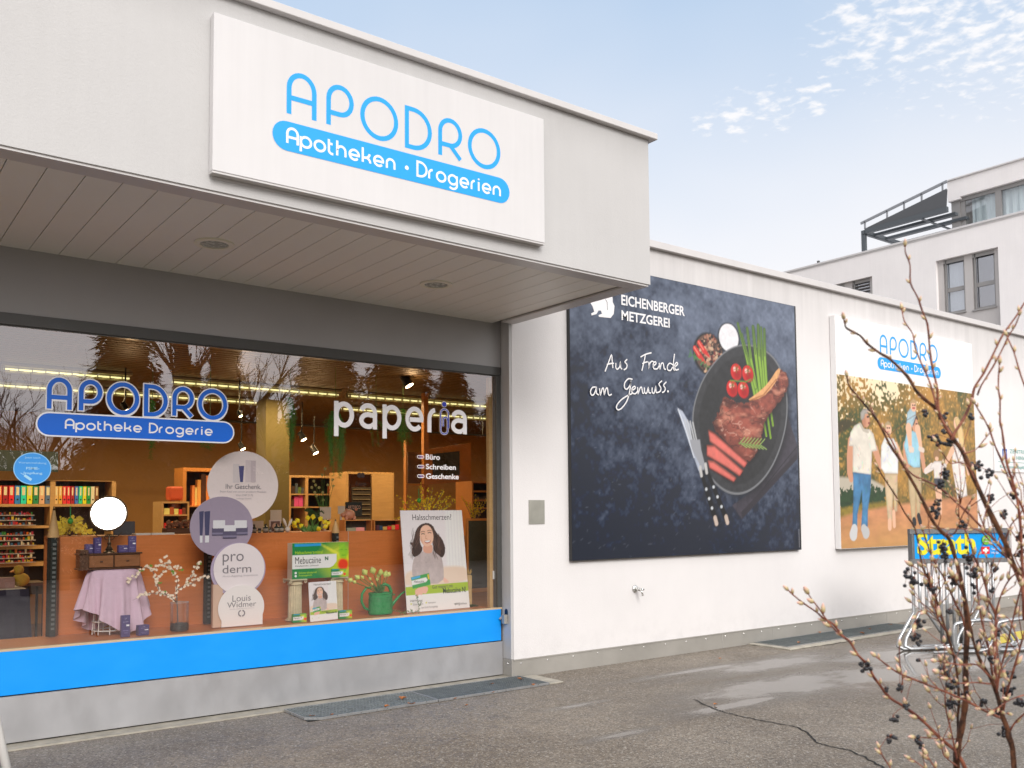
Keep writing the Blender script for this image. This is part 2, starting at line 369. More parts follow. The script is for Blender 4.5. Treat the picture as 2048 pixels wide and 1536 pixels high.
# ------------------------------------------------------------------ numpy painter for printed pictures
class Canvas:
    def __init__(s, x0, x1, z0, z1, res, col):
        s.x0, s.x1, s.z0, s.z1 = x0, x1, z0, z1
        s.nx = int((x1 - x0) / res) + 1; s.nz = int((z1 - z0) / res) + 1; s.res = res
        s.X, s.Z = np.meshgrid(np.linspace(x0, x1, s.nx), np.linspace(z0, z1, s.nz)); s.I = np.zeros((s.nz, s.nx, 3)); s.I[:] = col
        s.rg = np.random.RandomState(5)
    def noise(s, cell, seed=0, asp=1.0, octv=3):
        rg = np.random.RandomState(seed); out = np.zeros_like(s.X); amp = 1; tot = 0
        for o in range(octv):
            c = cell / 2 ** o
            if c < s.res * .7: break
            gx = (s.X - s.x0) / (c * asp); gz = (s.Z - s.z0) / c
            g = rg.rand(int(gz.max()) + 3, int(gx.max()) + 3); ix = gx.astype(int); iz = gz.astype(int); fx = gx - ix; fz = gz - iz
            fx = fx * fx * (3 - 2 * fx); fz = fz * fz * (3 - 2 * fz)
            out += amp * ((g[iz, ix] * (1 - fx) + g[iz, ix + 1] * fx) * (1 - fz) + (g[iz + 1, ix] * (1 - fx) + g[iz + 1, ix + 1] * fx) * fz); tot += amp; amp *= .55
        return out / tot
    def blend(s, a, col, tex=None):
        c = np.array(col, float) if not callable(col) else col
        c = np.ones((s.nz, s.nx, 3)) * c
        if tex is not None: c = c * tex[..., None]
        s.I += (c - s.I) * a[..., None]
    def sd(s, pts):
        pts = np.array(pts, float); d = np.full(s.X.shape, 1e9); ins = np.zeros(s.X.shape, bool); n = len(pts)
        for i in range(n):
            a = pts[i]; b = pts[(i + 1) % n]; e = b - a; px = s.X - a[0]; pz = s.Z - a[1]
            t = np.clip((px * e[0] + pz * e[1]) / (e @ e + 1e-12), 0, 1)
            d = np.minimum(d, np.hypot(px - t * e[0], pz - t * e[1]))
            if abs(e[1]) > 1e-12:
                cr = ((a[1] > s.Z) != (b[1] > s.Z)) & (s.X < (b[0] - a[0]) * (s.Z - a[1]) / (b[1] - a[1]) + a[0]); ins ^= cr
        return np.where(ins, -d, d)
    def poly(s, pts, col, tex=None, soft=None, alpha=1.0, wob=0, seed=3, edge=0, ew=.05):
        h = (soft or s.res) ; d = s.sd(pts)
        if wob: d = d + (s.noise(s.res * 4, seed) - .5) * wob
        s.blend(np.clip(.5 - d / h, 0, 1) * alpha, col, tex)
        if edge: s.blend(np.clip(1 + d / ew, 0, 1) * (d < 0) * edge, tuple(q * .35 for q in col))
    def ell(s, cx, cz, rx, rz, col, rot=0, soft=None, tex=None, alpha=1.0):
        c, q = math.cos(rot), math.sin(rot); dx = s.X - cx; dz = s.Z - cz; u = (dx * c + dz * q) / rx; v = (-dx * q + dz * c) / rz
        d = (np.hypot(u, v) - 1) * min(rx, rz); s.blend(np.clip(.5 - d / (soft or s.res), 0, 1) * alpha, col, tex)
    def line(s, pts, r, col, soft=None, alpha=1.0, tex=None):
        rs = r if isinstance(r, (list, tuple)) else [r] * len(pts); d = np.full(s.X.shape, 1e9)
        for i in range(len(pts) - 1):
            a = np.array(pts[i]); b = np.array(pts[i + 1]); e = b - a; px = s.X - a[0]; pz = s.Z - a[1]
            t = np.clip((px * e[0] + pz * e[1]) / (e @ e + 1e-12), 0, 1)
            d = np.minimum(d, np.hypot(px - t * e[0], pz - t * e[1]) - (rs[i] * (1 - t) + rs[i + 1] * t))
        s.blend(np.clip(.5 - d / (soft or s.res), 0, 1) * alpha, col, tex)
    def mesh(s, name, parent, y=None, fr=None, m=None):
        """fr: function (x,z arrays)->world points; default the plane y"""
        mb = MB(); X = s.X.ravel(); Z = s.Z.ravel()
        P = np.stack([X, np.full(X.shape, y), Z], 1) if fr is None else fr(X, Z)
        mb.v = [tuple(q) for q in P.tolist()]; nx = s.nx
        idx = np.arange(s.nx * s.nz).reshape(s.nz, s.nx)
        F = np.stack([idx[:-1, :-1], idx[:-1, 1:], idx[1:, 1:], idx[1:, :-1]], -1).reshape(-1, 4)
        mb.f = [tuple(q) for q in F.tolist()]; mb.m = [0] * len(mb.f); mb.c = np.clip(s.I, 0, 1).reshape(-1, 3).tolist()
        return mb.build(name, m or mat_print(), parent)
def tracer(ox, oy, sc, Y):
    """zoomed-crop coordinates -> (x, z) on the plane Y"""
    def t(a, b):
        p = on(ox + a / sc, oy + b / sc, 1, Y); return (float(p[0]), float(p[2]))
    return t
EO = 1.12
def D(c, e=None):
    """printed ink colour for a colour seen in daylight"""
    return tuple(min(.9, q / (e or EO)) for q in lin(c))
# ================================================================== materials of the place
def stucco(name, col, streak=0.0, rough=.85, grime_shade=None, bumpy=True):
    if name in MATS: return MATS[name]
    m = bpy.data.materials.new(name); m.use_nodes = True; t = NT(m.node_tree); b = t.n['Principled BSDF']
    oc = t.node('ShaderNodeNewGeometry').outputs['Position']
    n1 = t.noise(oc, 1.1, 4, .6); n2 = t.noise(t.scale(oc, (9, 9, .5)), 1.5, 3, .6)
    f = t.math('ADD', t.ramp(n1, .3, .7, .965, 1.02, False), t.ramp(n2, .35, .7, -streak, streak * .5, False))
    if grime_shade:      # painted shade mixed with rain-washed dirt under the coping (z0..z1) and splashes above the plinth
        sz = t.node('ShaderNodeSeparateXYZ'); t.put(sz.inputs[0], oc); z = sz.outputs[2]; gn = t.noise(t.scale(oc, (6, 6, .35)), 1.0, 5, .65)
        top = t.math('MULTIPLY', t.ramp(z, grime_shade[0], grime_shade[1]), t.ramp(gn, .25, .70, .6, 1.0)); f = t.math('SUBTRACT', f, t.math('MULTIPLY', top, grime_shade[2]))
        if grime_shade[3]: f = t.math('SUBTRACT', f, t.math('MULTIPLY', t.math('MULTIPLY', t.ramp(z, .55, .17), t.ramp(t.noise(oc, 7, 5, .65), .42, .68)), grime_shade[3]))
    x = t.node('ShaderNodeVectorMath', operation='SCALE'); x.inputs[0].default_value = col; t.put(x.inputs['Scale'], f)
    t.put(b.inputs['Base Color'], x.outputs[0]); b.inputs['Roughness'].default_value = rough; b.inputs['Specular IOR Level'].default_value = .25
    g = t.math('ADD', t.noise(oc, 170, 3, .7), t.math('MULTIPLY', t.noise(oc, 60, 2), .7))
    
    if bumpy: t.put(b.inputs['Normal'], t.bump(g, .35, .004))
    MATS[name] = m; return m
M_wall = stucco('white_render', (.745, .722, .718), .005, grime_shade=(3.3, 4.6, .26, .05))
M_fascia = stucco('canopy_render', (.52, .512, .508), .012, grime_shade=(4.35, 4.72, .12, 0))
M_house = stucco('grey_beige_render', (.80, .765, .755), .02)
M_housedark = stucco('taupe_render', (.47, .445, .435), .02)
M_coping = mat('painted_sheet_metal', (.58, .56, .555), .4, 0, nscale=3, namt=.05)
M_soffit = mat('white_soffit_boards', (.80, .785, .735), .45, nscale=1.2, namt=.015)
M_seam = mat('board_joint', (.42, .405, .38), .7)
M_panel = mat('grey_lintel_sheet', (.36, .355, .36), .45, nscale=1.2, namt=.06)
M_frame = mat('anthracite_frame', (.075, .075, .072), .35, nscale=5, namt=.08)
M_blue = mat('blue_band', (.003, .315, .93), .38, nscale=2.5, namt=.045, stretch=(1, 1, 2))
M_alu = mat('brushed_aluminium', (.50, .50, .515), .42, .55, nscale=2.2, namt=.06, stretch=(2, 2, 1.2), bump=.03, bscale=30)
M_plinth = mat('zinc_plinth', (.42, .40, .365), .45, .35, nscale=1.6, namt=.14)
M_galv = mat('galvanised_steel', (.50, .51, .52), .33, .75, nscale=30, namt=.12)
M_grate = mat('dull_galvanised_grate', (.30, .33, .335), .45, .6, nscale=20, namt=.2)
M_rivet = mat('rivet_steel', (.7, .7, .68), .25, .9)
M_black = mat('black_rubber', (.02, .02, .02), .6)
M_dark = mat('dark_void_stand_in', (.012, .012, .011), .8)
M_conc = mat('pale_concrete', (.40, .37, .31), .8, nscale=8, namt=.25, bump=.3, bscale=60)
M_chrome = mat('chromed_brass', (.72, .72, .70), .15, .95)
M_white = mat('white_plastic', (.8, .79, .77), .4)

def asphalt():
    m = bpy.data.materials.new('wet_asphalt'); m.use_nodes = True; t = NT(m.node_tree); b = t.n['Principled BSDF']
    P = t.node('ShaderNodeNewGeometry').outputs['Position']
    grit = t.noise(P, 260, 2, .7); vor = t.node('ShaderNodeTexVoronoi'); t.put(vor.inputs['Vector'], P); vor.inputs['Scale'].default_value = 85
    patch = t.noise(P, .75, 5, .6); mid = t.noise(P, 5, 5, .65)
    c = t.mix(t.ramp(patch, .35, .65), (.205, .165, .124, 1), (.315, .265, .210, 1))
    c = t.mix(t.ramp(mid, .45, .70, 0, .55), c, (.115, .092, .073, 1))
    vc = t.node('ShaderNodeTexVoronoi'); t.put(vc.inputs['Vector'], P); vc.inputs['Scale'].default_value = 88; vs_ = t.node('ShaderNodeSeparateXYZ'); t.put(vs_.inputs[0], vc.outputs['Color'])
    c = t.mix(t.ramp(vs_.outputs[0], .62, 1.0, 0, .55), c, (.50, .45, .38, 1)); c = t.mix(t.ramp(vs_.outputs[1], .55, .95, 0, .62), c, (.055, .045, .036, 1)); c = t.mix(t.ramp(vs_.outputs[2], .93, .96, 0, .5), c, (.62, .58, .52, 1))
    # dry pale drifts along the foot of the shop front
    sp_ = t.node('ShaderNodeSeparateXYZ'); t.put(sp_.inputs[0], P)
    stone = t.ramp(vor.outputs['Distance'], .18, .05); sel = t.ramp(t.noise(P, 63, 1), .52, .60)
    c = t.mix(t.math('MULTIPLY', stone, sel), c, (.46, .43, .38, 1))
    c = t.mix(t.ramp(grit, .35, .62, .55, 0), c, (.035, .03, .026, 1))
    # puddles: ellipses on the ground (x, y, rx, ry), edges broken by noise
    pm = None
    for (x, y, rx, ry) in ((7.1, 5.25, 1.25, .38), (8.6, 5.0, 1.5, .55), (8.1, 6.05, 1.15, .26), (6.1, 5.0, .7, .10), (9.5, 5.6, 1.1, .5), (9.9, 4.8, 1.5, .45), (5.0, 5.8, .28, .05), (4.65, 4.85, .30, .06), (11.5, 5.2, 2.4, .5), (7.0, 6.3, .8, .08)):
        d = t.node('ShaderNodeMapping'); t.put(d.inputs[0], P); d.inputs['Location'].default_value = (-x / rx, -y / ry, 0); d.inputs['Scale'].default_value = (1 / rx, 1 / ry, 0)
        q = t.vmath('LENGTH', d.outputs[0]); pm = q if pm is None else t.math('MINIMUM', pm, q)
    pm = t.math('ADD', pm, t.math('MULTIPLY', t.math('SUBTRACT', t.noise(t.scale(P, (1, 2.2, 1)), 1.7, 5, .62), .5), 1.7))
    pud = t.ramp(pm, 1.05, .35); damp = t.ramp(pm, 1.9, .9)
    c = t.mix(t.math('MULTIPLY', damp, .45), c, (.05, .043, .037, 1)); c = t.mix(t.math('MULTIPLY', pud, .4), c, (.075, .068, .06, 1))
    t.put(b.inputs['Base Color'], c)
    r = t.ramp(mid, .3, .7, .62, .42, False)
    r = t.mix(damp, r, (.30, .30, .30, 1)); r = t.mix(pud, r, (.07, .07, .07, 1))
    t.put(b.inputs['Roughness'], r)
    h = t.math('ADD', t.math('MULTIPLY', vor.outputs['Distance'], -1.0), t.math('MULTIPLY', grit, .5))
    bm = t.node('ShaderNodeBump'); bm.inputs['Distance'].default_value = .006; t.put(bm.inputs['Height'], h)
    t.put(bm.inputs['Strength'], t.math('MULTIPLY', t.math('SUBTRACT', 1.0, pud), t.ramp(damp, 0, 1, .75, .4, False)))
    bm2 = t.node('ShaderNodeBump'); bm2.inputs['Distance'].default_value = .01; bm2.inputs['Strength'].default_value = .06
    t.put(bm2.inputs['Height'], t.noise(t.scale(P, (1, 1.6, 1)), 9, 1)); t.put(bm2.inputs['Normal'], bm.outputs[0])
    t.put(b.inputs['Normal'], bm2.outputs[0]); b.inputs['Specular IOR Level'].default_value = .5
    return m
mb = MB(); mb.quad((-400, -400, 0), (400, -400, 0), (400, 400, 0), (-400, 400, 0))
tag(mb.build('ground', asphalt()), 'wet dark asphalt with puddles in front of the shop', 'ground', kind='structure')
# crack in the asphalt
def crack(name, pix, label):
    mb = MB(); P = [on(a, b, 2, .004) for a, b in pix]; pts = []
    for i in range(len(P) - 1):
        for k in range(9):
            q = P[i] * (1 - k / 9) + P[i + 1] * k / 9; pts.append((q[0] + rnd.uniform(-.012, .012), q[1] + rnd.uniform(-.018, .018)))
    for i in range(len(pts) - 1):
        (x0, y0), (x1, y1) = pts[i], pts[i + 1]; w0 = .003 + .006 * abs(math.sin(i * 1.7)); w1 = .003 + .006 * abs(math.sin((i + 1) * 1.7))
        dx, dy = x1 - x0, y1 - y0; L = math.hypot(dx, dy) + 1e-6; nx_, ny_ = -dy / L, dx / L
        mb.quad((x0 - nx_ * w0, y0 - ny_ * w0, .004), (x1 - nx_ * w1, y1 - ny_ * w1, .004), (x1 + nx_ * w1, y1 + ny_ * w1, .004), (x0 + nx_ * w0, y0 + ny_ * w0, .004)) if dx > 0 else mb.quad((x0 + nx_ * w0, y0 + ny_ * w0, .004), (x1 + nx_ * w1, y1 + ny_ * w1, .004), (x1 - nx_ * w1, y1 - ny_ * w1, .004), (x0 - nx_ * w0, y0 - ny_ * w0, .004))
    tag(mb.build(name, M_dark), label, 'crack', kind='structure')
crack('asphalt_crack', [(1385, 1398), (1450, 1425), (1520, 1440), (1600, 1455), (1640, 1487), (1700, 1500), (1760, 1530), (1800, 1560)], 'dark crack running through the asphalt')
crack('asphalt_crack', [(1500, 1290), (1590, 1298), (1700, 1283), (1800, 1262), (1860, 1250)], 'dark joint along the concrete kerb of the right grate')

# ================================================================== shop building
YW, YS, YK = 7.127, 7.274, 5.256
XL = -3.2
shop = thing('shop_building', 'white rendered single storey shop with a deep canopy over a large display window', 'shop building', (4, YS, 0))
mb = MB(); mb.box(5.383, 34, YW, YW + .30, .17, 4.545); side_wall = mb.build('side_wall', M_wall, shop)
mb = MB(); mb.box(5.38, 34.02, YW - .06, YW + .5, 4.547, 4.628, bev=.004)
for x in (11.1, 16.2, 21): mb.box(x, x + .10, YW - .05, YW + .5, 4.549, 4.634)
mb.build('wall_coping', M_coping, shop)
mb = MB(); mb.box(5.352, 5.381, YW + .002, YS, .18, 3.49); mb.build('window_reveal', mat('reveal_paint', (.52, .51, .51), .5, nscale=3, namt=.04), shop)
# zinc plinth with rivets
mb = MB(); mb.box(5.372, 34, YW - .014, YW + .001, 0, .172); mb.box(5.346, 5.371, YW - .014, YS, 0, .178)
mb.box(5.37, 34, YW - .02, YW - .014, .165, .178)
mb.cur = 1
x = 5.46
while x < 26:
    mb.lathe((x, YW - .014, .135), [(.009, 0), (.008, -.003), (.004, -.006)], 8, 'y'); x += .335
mb.lathe((5.346, YW + .05, .135), [(.009, 0), (.008, -.003), (.004, -.006)], 8, 'x')
mb.cur = 2
for x in (8.42, 9.36, 11.9, 14.4, 16.9): mb.box(x, x + .006, YW - .017, YW - .0135, 0, .166)
mb.build('plinth', [M_plinth, M_rivet, M_seam], shop)
# canopy: fascia, coping, soffit
mb = MB(); n0 = len(mb.v)
zl, zr = 3.548, 3.469                                     # the fascia's lower edge falls slightly to the right
for (y0, y1) in ((YK, YK + .10),):
    mb.add([(XL, y0, zl), (5.413, y0, zr), (5.413, y1, zr), (XL, y1, zl), (XL, y0, 4.69), (5.413, y0, 4.69), (5.413, y1, 4.69), (XL, y1, 4.69)],
           [(0, 3, 2, 1), (4, 5, 6, 7), (0, 1, 5, 4), (1, 2, 6, 5), (2, 3, 7, 6), (3, 0, 4, 7)])
mb.box(5.313, 5.413, YK + .10, YW - .002, zr, 4.69)
mb.box(XL, 5.31, YK + .10, 7.4, 4.55, 4.69)
mb.build('canopy_fascia', M_fascia, shop)
mb = MB(); mb.box(XL, 5.478, YK - .05, YK + .16, 4.692, 4.745, bev=.004); mb.box(5.27, 5.478, YK + .16, YW + .3, 4.692, 4.745)
mb.build('canopy_coping', M_coping, shop)
mb = MB()                                                   # edge trim under the fascia
mb.add([(XL, YK + .012, zl - .016), (5.40, YK + .012, zr - .016), (5.40, YK + .16, zr - .016), (XL, YK + .16, zl - .016), (XL, YK + .012, zl), (5.40, YK + .012, zr), (5.40, YK + .16, zr), (XL, YK + .16, zl)],
       [(0, 3, 2, 1), (4, 5, 6, 7), (0, 1, 5, 4), (1, 2, 6, 5), (2, 3, 7, 6), (3, 0, 4, 7)])
mb.box(5.25, 5.40, YK + .16, YW - .02, zr - .016, zr); mb.build('soffit_trim', M_coping, shop)
mb = MB(); x = XL; Zs = lambda x: zl + (zr - zl) * (x - XL) / (5.413 - XL)
while x < 5.25:
    x1 = min(x + .197, 5.25); z0, z1 = Zs(x) + .004, Zs(x1) + .004; g = .0028
    mb.cur = 0
    mb.add([(x + g, YK + .10, z0), (x1 - g, YK + .10, z1), (x1 - g, YS + .02, z1), (x + g, YS + .02, z0), (x + g, YK + .10, z0 + .02), (x1 - g, YK + .10, z1 + .02), (x1 - g, YS + .02, z1 + .02), (x + g, YS + .02, z0 + .02)],
           [(0, 3, 2, 1), (4, 5, 6, 7), (0, 1, 5, 4), (1, 2, 6, 5), (2, 3, 7, 6), (3, 0, 4, 7)])
    x = x1
mb.cur = 1; mb.box(XL, 5.31, YK + .10, YS + .1, 3.575, 3.585)
mb.build('soffit', [M_soffit, M_seam], shop)
for (x, y) in ((2.148, 6.298), (3.992, 6.313), (.3, 6.29)):
    dl = MB(); z = Zs(x) + .004; dl.lathe((x, y, z - .012), [(.098, 0), (.135, .0), (.135, .012), (.098, .012), (.098, 0)], 32, cap=False)
    ring = dl.build('downlight', mat('cream_ring', (.80, .78, .66), .35), shop, smooth='auto')
    l = MB(); l.lathe((x, y, z - .007), [(.094, 0), (.097, .006)], 28); l.build('lens', mat('frosted_lens', (.42, .44, .40), .25, nscale=30, namt=.15), ring)
# lintel panel, frame, blue band, base panel
mb = MB(); mb.box(XL, 5.345, YS - .01, YS + .06, 3.04, 3.55); mb.build('lintel_panel', M_panel, shop)
mb = MB(); mb.box(XL, 5.345, YS - .022, YS + .05, 2.955, 3.038, bev=.002)
mb.box(5.292, 5.345, YS - .012, YS + .05, .348, 2.953); mb.box(XL, 5.292, YS - .004, YS + .04, 2.945, 2.954)
frame = mb.build('window_frame', M_frame, shop)
mb = MB(); mb.box(XL, 5.329, YS - .016, YS + .03, .352, .655, bev=.002); mb.build('blue_panel', M_blue, shop)
mb = MB(); mb.box(XL, 5.345, YS - .02, YS + .05, .022, .343, bev=.003); mb.build('base_panel', M_alu, shop)
mb = MB(); mb.box(XL, 5.36, YS + .01, YS + .08, .0, .4); mb.build('base_backing', M_dark, shop)
mb = MB(); mb.box(XL, 5.344, YS - .013, YS + .03, .6555, .672); mb.build('sill_strip', mat('pale_wood_edge', (.55, .42, .27), .5, nscale=8, namt=.1, stretch=(1, 8, 8)), shop)
def glass_mat(name, refl=.16, tint=(.93, .93, .92), rmax=.8):
    m = bpy.data.materials.new(name); m.use_nodes = True; t = NT(m.node_tree); t.n.clear()
    fr = t.node('ShaderNodeLayerWeight'); fr.inputs['Blend'].default_value = .25
    tr = t.node('ShaderNodeBsdfTransparent'); tr.inputs[0].default_value = (*tint, 1)
    gl = t.node('ShaderNodeBsdfGlossy'); gl.inputs['Roughness'].default_value = 0.0; gl.inputs[0].default_value = (.95, .95, 1, 1)
    f = t.ramp(fr.outputs['Fresnel'], 0, 1, refl, rmax, False)
    mx = t.node('ShaderNodeMixShader'); t.put(mx.inputs[0], f); t.l.new(tr.outputs[0], mx.inputs[1]); t.l.new(gl.outputs[0], mx.inputs[2])
    o = t.node('ShaderNodeOutputMaterial'); t.l.new(mx.outputs[0], o.inputs[0]); return m
M_glass = glass_mat('shop_glass', .15, (.985, .98, .965))
mb = MB(); mb.quad((XL, YS, .66), (5.292, YS, .66), (5.292, YS, 2.95), (XL, YS, 2.95)); mb.build('window_pane', M_glass, shop)
# roof over the shop floor and rear wall of the volume
mb = MB(); mb.box(XL - .3, 34, YW + .3, 15.2, 4.0, 4.5); mb.build('roof', M_coping, shop)
# ---------------- interior shell
E_IN = .9
M_inwall = mat('ochre_interior_wall', (.55, .30, .10), .7, nscale=1.5, namt=.12)
M_wood = mat('reddish_beech', (.60, .19, .048), .38, nscale=3, namt=.10, stretch=(1, 1, 14))
M_floorwood = mat('warm_floor', (.26, .14, .06), .35, nscale=3, namt=.2)
M_lightwood = mat('light_shelf_wood', (.58, .36, .15), .5, nscale=4, namt=.1, stretch=(1, 1, 9))
M_orange = mat('orange_timber', (.62, .25, .06), .45, nscale=4, namt=.1)
M_shelfdark = mat('dark_shelf_back', (.05, .038, .025), .7)
mb = MB(); mb.box(XL - .2, 12, YS + .05, 15, .0, .06); mb.build('shop_floor', M_floorwood, shop)
mb = MB(); mb.box(XL - .2, 12, 14.6, 14.9, .06, 3.99); mb.box(XL - .2, XL, YS + .09, 14.6, .06, 3.99); mb.box(11.7, 12, YW + .31, 14.6, .06, 3.99)
mb.build('interior_wall', M_inwall, shop)
mb = MB(); mb.box(5.40, 11.7, YW + .301, YW + .36, .06, 3.99); mb.build('interior_lining', mat('pale_lining', (.5, .42, .3), .7), shop)
# slatted metal ceiling
mb = MB(); mb.cur = 1; mb.box(XL, 11.7, YS + .06, 14.6, 3.14, 3.16); mb.cur = 0; y = YS + .12
while y < 14.5: mb.box(XL, 11.7, y, y + .085, 3.085, 3.10); y += .11
mb.build('slatted_ceiling', [mat('bronze_slats', (.13, .078, .028), .5, .3, nscale=2, namt=.1), M_dark], shop)
# ---------------- far right: yellow floor marking, grates, kerbs
mb = MB()
for pix in ([(1972, 1277), (2005, 1268), (2040, 1262), (2075, 1258), (2090, 1266), (2050, 1276), (1990, 1290)],):
    P = [on(a, b, 2, .004) for a, b in pix]; mb.add([tuple(p) for p in P], [tuple(range(len(P)))[::-1]])
tag(mb.build('yellow_marking', mat('yellow_paint', (.62, .50, .03), .5, nscale=20, namt=.25)), 'worn yellow painted marking on the asphalt beyond the bicycle rack', 'marking', kind='structure')
mb = MB(); mb.box(XL, 5.35, 7.105, YS + .009, 0, .012); tag(mb.build('threshold_strip', M_conc), 'pale concrete strip along the foot of the shop front', 'strip', kind='structure')
def grate(name, x0, x1, y0, y1, dx, dy, label, diag=False, clip=0.0):
    g = thing(name, label, 'grate', ((x0 + x1) / 2, (y0 + y1) / 2, 0), 'metal grates set along the wall')
    mb = MB(); mb.box(x0, x1, y0, y1, .001, .004); mb.build('pit_dark_sheet', M_dark, g)  # flat dark sheet on the ground, standing in for the shaded pit
    mb = MB(); zt = .021
    if clip:   # one corner cut off
        edge = [(x0 + clip, y0), (x1, y0), (x1, y1), (x0, y1), (x0, y0 + clip * .75)]
    else: edge = [(x0, y0), (x1, y0), (x1, y1), (x0, y1)]
    for i in range(len(edge)): a, b = edge[i], edge[(i + 1) % len(edge)]; mb.beam((*a, .013), (*b, .013), .006, .020)
    mb.build('rim', M_galv, g)
    mb = MB(); x = x0 + dx
    def cut(x): return y0 + (max(0, clip - (x - x0)) * .75 if clip else 0)
    i = 0
    while x < x1 - .004:
        if diag:
            yy = cut(x); k = 0
            while yy < y1 - .001:
                y2 = min(yy + dy, y1); s = .35 * dx * (1 if k % 2 else -1)
                mb.beam((x + s, yy, .012), (x - s, y2, .012), .0035, .017); yy = y2; k += 1
        else: mb.box(x - .0018, x + .0018, cut(x), y1, .005, zt)
        x += dx; i += 1
    y = y0 + dy
    while y < y1 - .003:
        xs = x0 + (max(0, clip - (y - y0) / .75) if clip else 0); mb.box(xs, x1, y - .0015, y + .0015, .006, zt - .003); y += dy
    mb.build('bars', M_grate, g); return g
grate('drain_grate', 3.03, 4.20, 6.635, 7.10, .030, .030, 'coarse galvanised grate with a cut corner in front of the shop window', True, .10)
grate('drain_grate', 4.212, 5.42, 6.635, 7.10, .022, .026, 'fine galvanised grate beside the white wall corner')
grate('drain_grate', 8.98, 11.9, 6.62, 7.09, .030, .033, 'long galvanised grate at the foot of the wall near the bicycle rack')
mb = MB(); P = [on(1034, 1357, 2, .0), on(1120, 1368, 2, 0), on(1080, 1371, 2, 0), on(1028, 1360, 2, 0)]
mb.box(5.43, 5.60, 6.64, 7.09, .0, .014, bev=.003); tag(mb.build('stone_edge', M_conc), 'narrow stone kerb at the end of the fine grate by the wall corner', 'kerb')
mb = MB(); mb.box(8.86, 12.0, 6.50, 6.61, 0, .016, bev=.003); mb.box(8.86, 8.97, 6.61, 7.09, 0, .016); tag(mb.build('stone_edge', M_conc), 'mossy concrete kerb framing the long grate near the rack', 'kerb')
# ================================================================== fittings on the walls
p0, p1 = on(1057, 1000, 1, YW), on(1089, 1048, 1, YW)
mb = MB(); mb.box(p0[0], p1[0], YW - .006, YW - .001, p1[2], p0[2], bev=.001); pl_ = mb.build('wall_plate', mat('plate_metal', (.42, .41, .36), .4, .5, nscale=9, namt=.1))
tag(pl_, 'square grey metal cover plate screwed to the white wall', 'cover plate')
for sx in (.01, .19):
    for sz in (.01, .22): mb = MB(); mb.lathe((p0[0] + sx, YW - .006, p1[2] + sz), [(.005, 0), (.004, -.002)], 8, 'y'); mb.build('screw', M_seam, pl_)
tp = on(1270, 1178, 1, YW)
tap = thing('wall_tap', 'chromed outdoor tap on a round rosette in the white wall', 'tap', (tp[0], YW, tp[2] - .06))
mb = MB(); mb.lathe((tp[0], YW, tp[2]), [(.0, -.018), (.022, -.018), (.040, -.010), (.043, -.001), (0, -.001)], 24, 'y'); mb.build('rosette', M_chrome, tap, True)
mb = MB(); mb.tube([(tp[0], YW - .015, tp[2]), (tp[0], YW - .07, tp[2])], [.016, .018], 12); mb.tube([(tp[0], YW - .055, tp[2]), (tp[0] + .012, YW - .085, tp[2] - .02), (tp[0] + .015, YW - .10, tp[2] - .055)], [.013, .012, .010], 12)
mb.build('body', M_chrome, tap, True)
mb = MB(); mb.tube([(tp[0] + .015, YW - .10, tp[2] - .055), (tp[0] + .016, YW - .102, tp[2] - .068)], .013, 12); mb.build('outlet', M_seam, tap, True)
mb = MB(); mb.tube([(tp[0], YW - .068, tp[2]), (tp[0] + .012, YW - .115, tp[2] + .002)], [.015, .011], 12); mb.tube([(tp[0] - .022, YW - .085, tp[2] + .004), (tp[0] + .034, YW - .085, tp[2])], .006, 8); mb.build('valve_handle', M_chrome, tap, True)
mb = MB(); mb.tube([(tp[0] + .012, YW - .115, tp[2] + .002), (tp[0] + .013, YW - .121, tp[2] + .002)], .009, 10); mb.build('handle_cap', M_black, tap)
# key lock box on the reveal
xr = 5.352; q = on(1015, 1227, 0, xr)
lk = thing('lock_latch', 'grey metal latch hanging below a dark oval hole in the window reveal', 'latch', (xr, q[1], q[2] - .1))
mb = MB(); yb = (YW + YS) / 2
pts = [(yb + .025 * math.cos(a), .02 + .025 * math.sin(a)) for a in np.linspace(0, math.pi, 12)] + [(yb - .025, -.05), (yb + .025, -.05)]
mb.add([(xr - .002, a, q[2] + b) for a, b in pts], [tuple(range(len(pts)))]); mb.build('slot', mat('blue_black', (.01, .02, .05), .4), lk)
mb = MB(); mb.box(xr - .045, xr - .004, yb - .028, yb + .022, q[2] - .10, q[2] - .01, bev=.004); mb.beam((xr - .03, yb + .01, q[2] - .02), (xr - .05, yb + .04, q[2] - .055), .012, .02)
mb.build('latch_body', M_plinth, lk)
# fallen leaves
LEAF = ['curled brown leaf on the coarse grate, nearest its cut corner', 'brown leaf on the coarse grate, second from its cut corner', 'large orange leaf on the coarse grate, farther from the camera of the middle pair', 'large orange leaf on the coarse grate, nearer the camera of the middle pair',
 'thin twisted pale leaf lying lengthwise in the middle of the coarse grate', 'small orange leaf where the coarse and the fine grate meet', 'small brown leaf on the fine grate close to the blue band panel base', 'bright orange leaf on the fine grate right at the wall corner', 'small orange leaf at the far right end of the fine grate',
 'tiny brown leaf near the front edge of the fine grate', 'bright orange leaf on the asphalt against the foot of the white wall', 'small leaf on the asphalt just in front of the joint between the two grates', 'tiny orange leaf at the foot of the wall near its corner', 'largest orange leaf on the long grate near the rack', 'small leaf beside the largest one on the long grate',
 'leaf at the left end of the long grate', 'orange leaf on the asphalt just beyond the long grate', 'orange leaf at the foot of the wall behind the bicycle rack', 'tiny red brown leaf on the open asphalt below the food poster', 'small leaf at the back edge of the long grate, against the plinth', 'dark leaf on the asphalt next to the start of the crack']
M_leaf = mat('dry_leaf', (.42, .15, .04), .6, nscale=60, namt=.3)
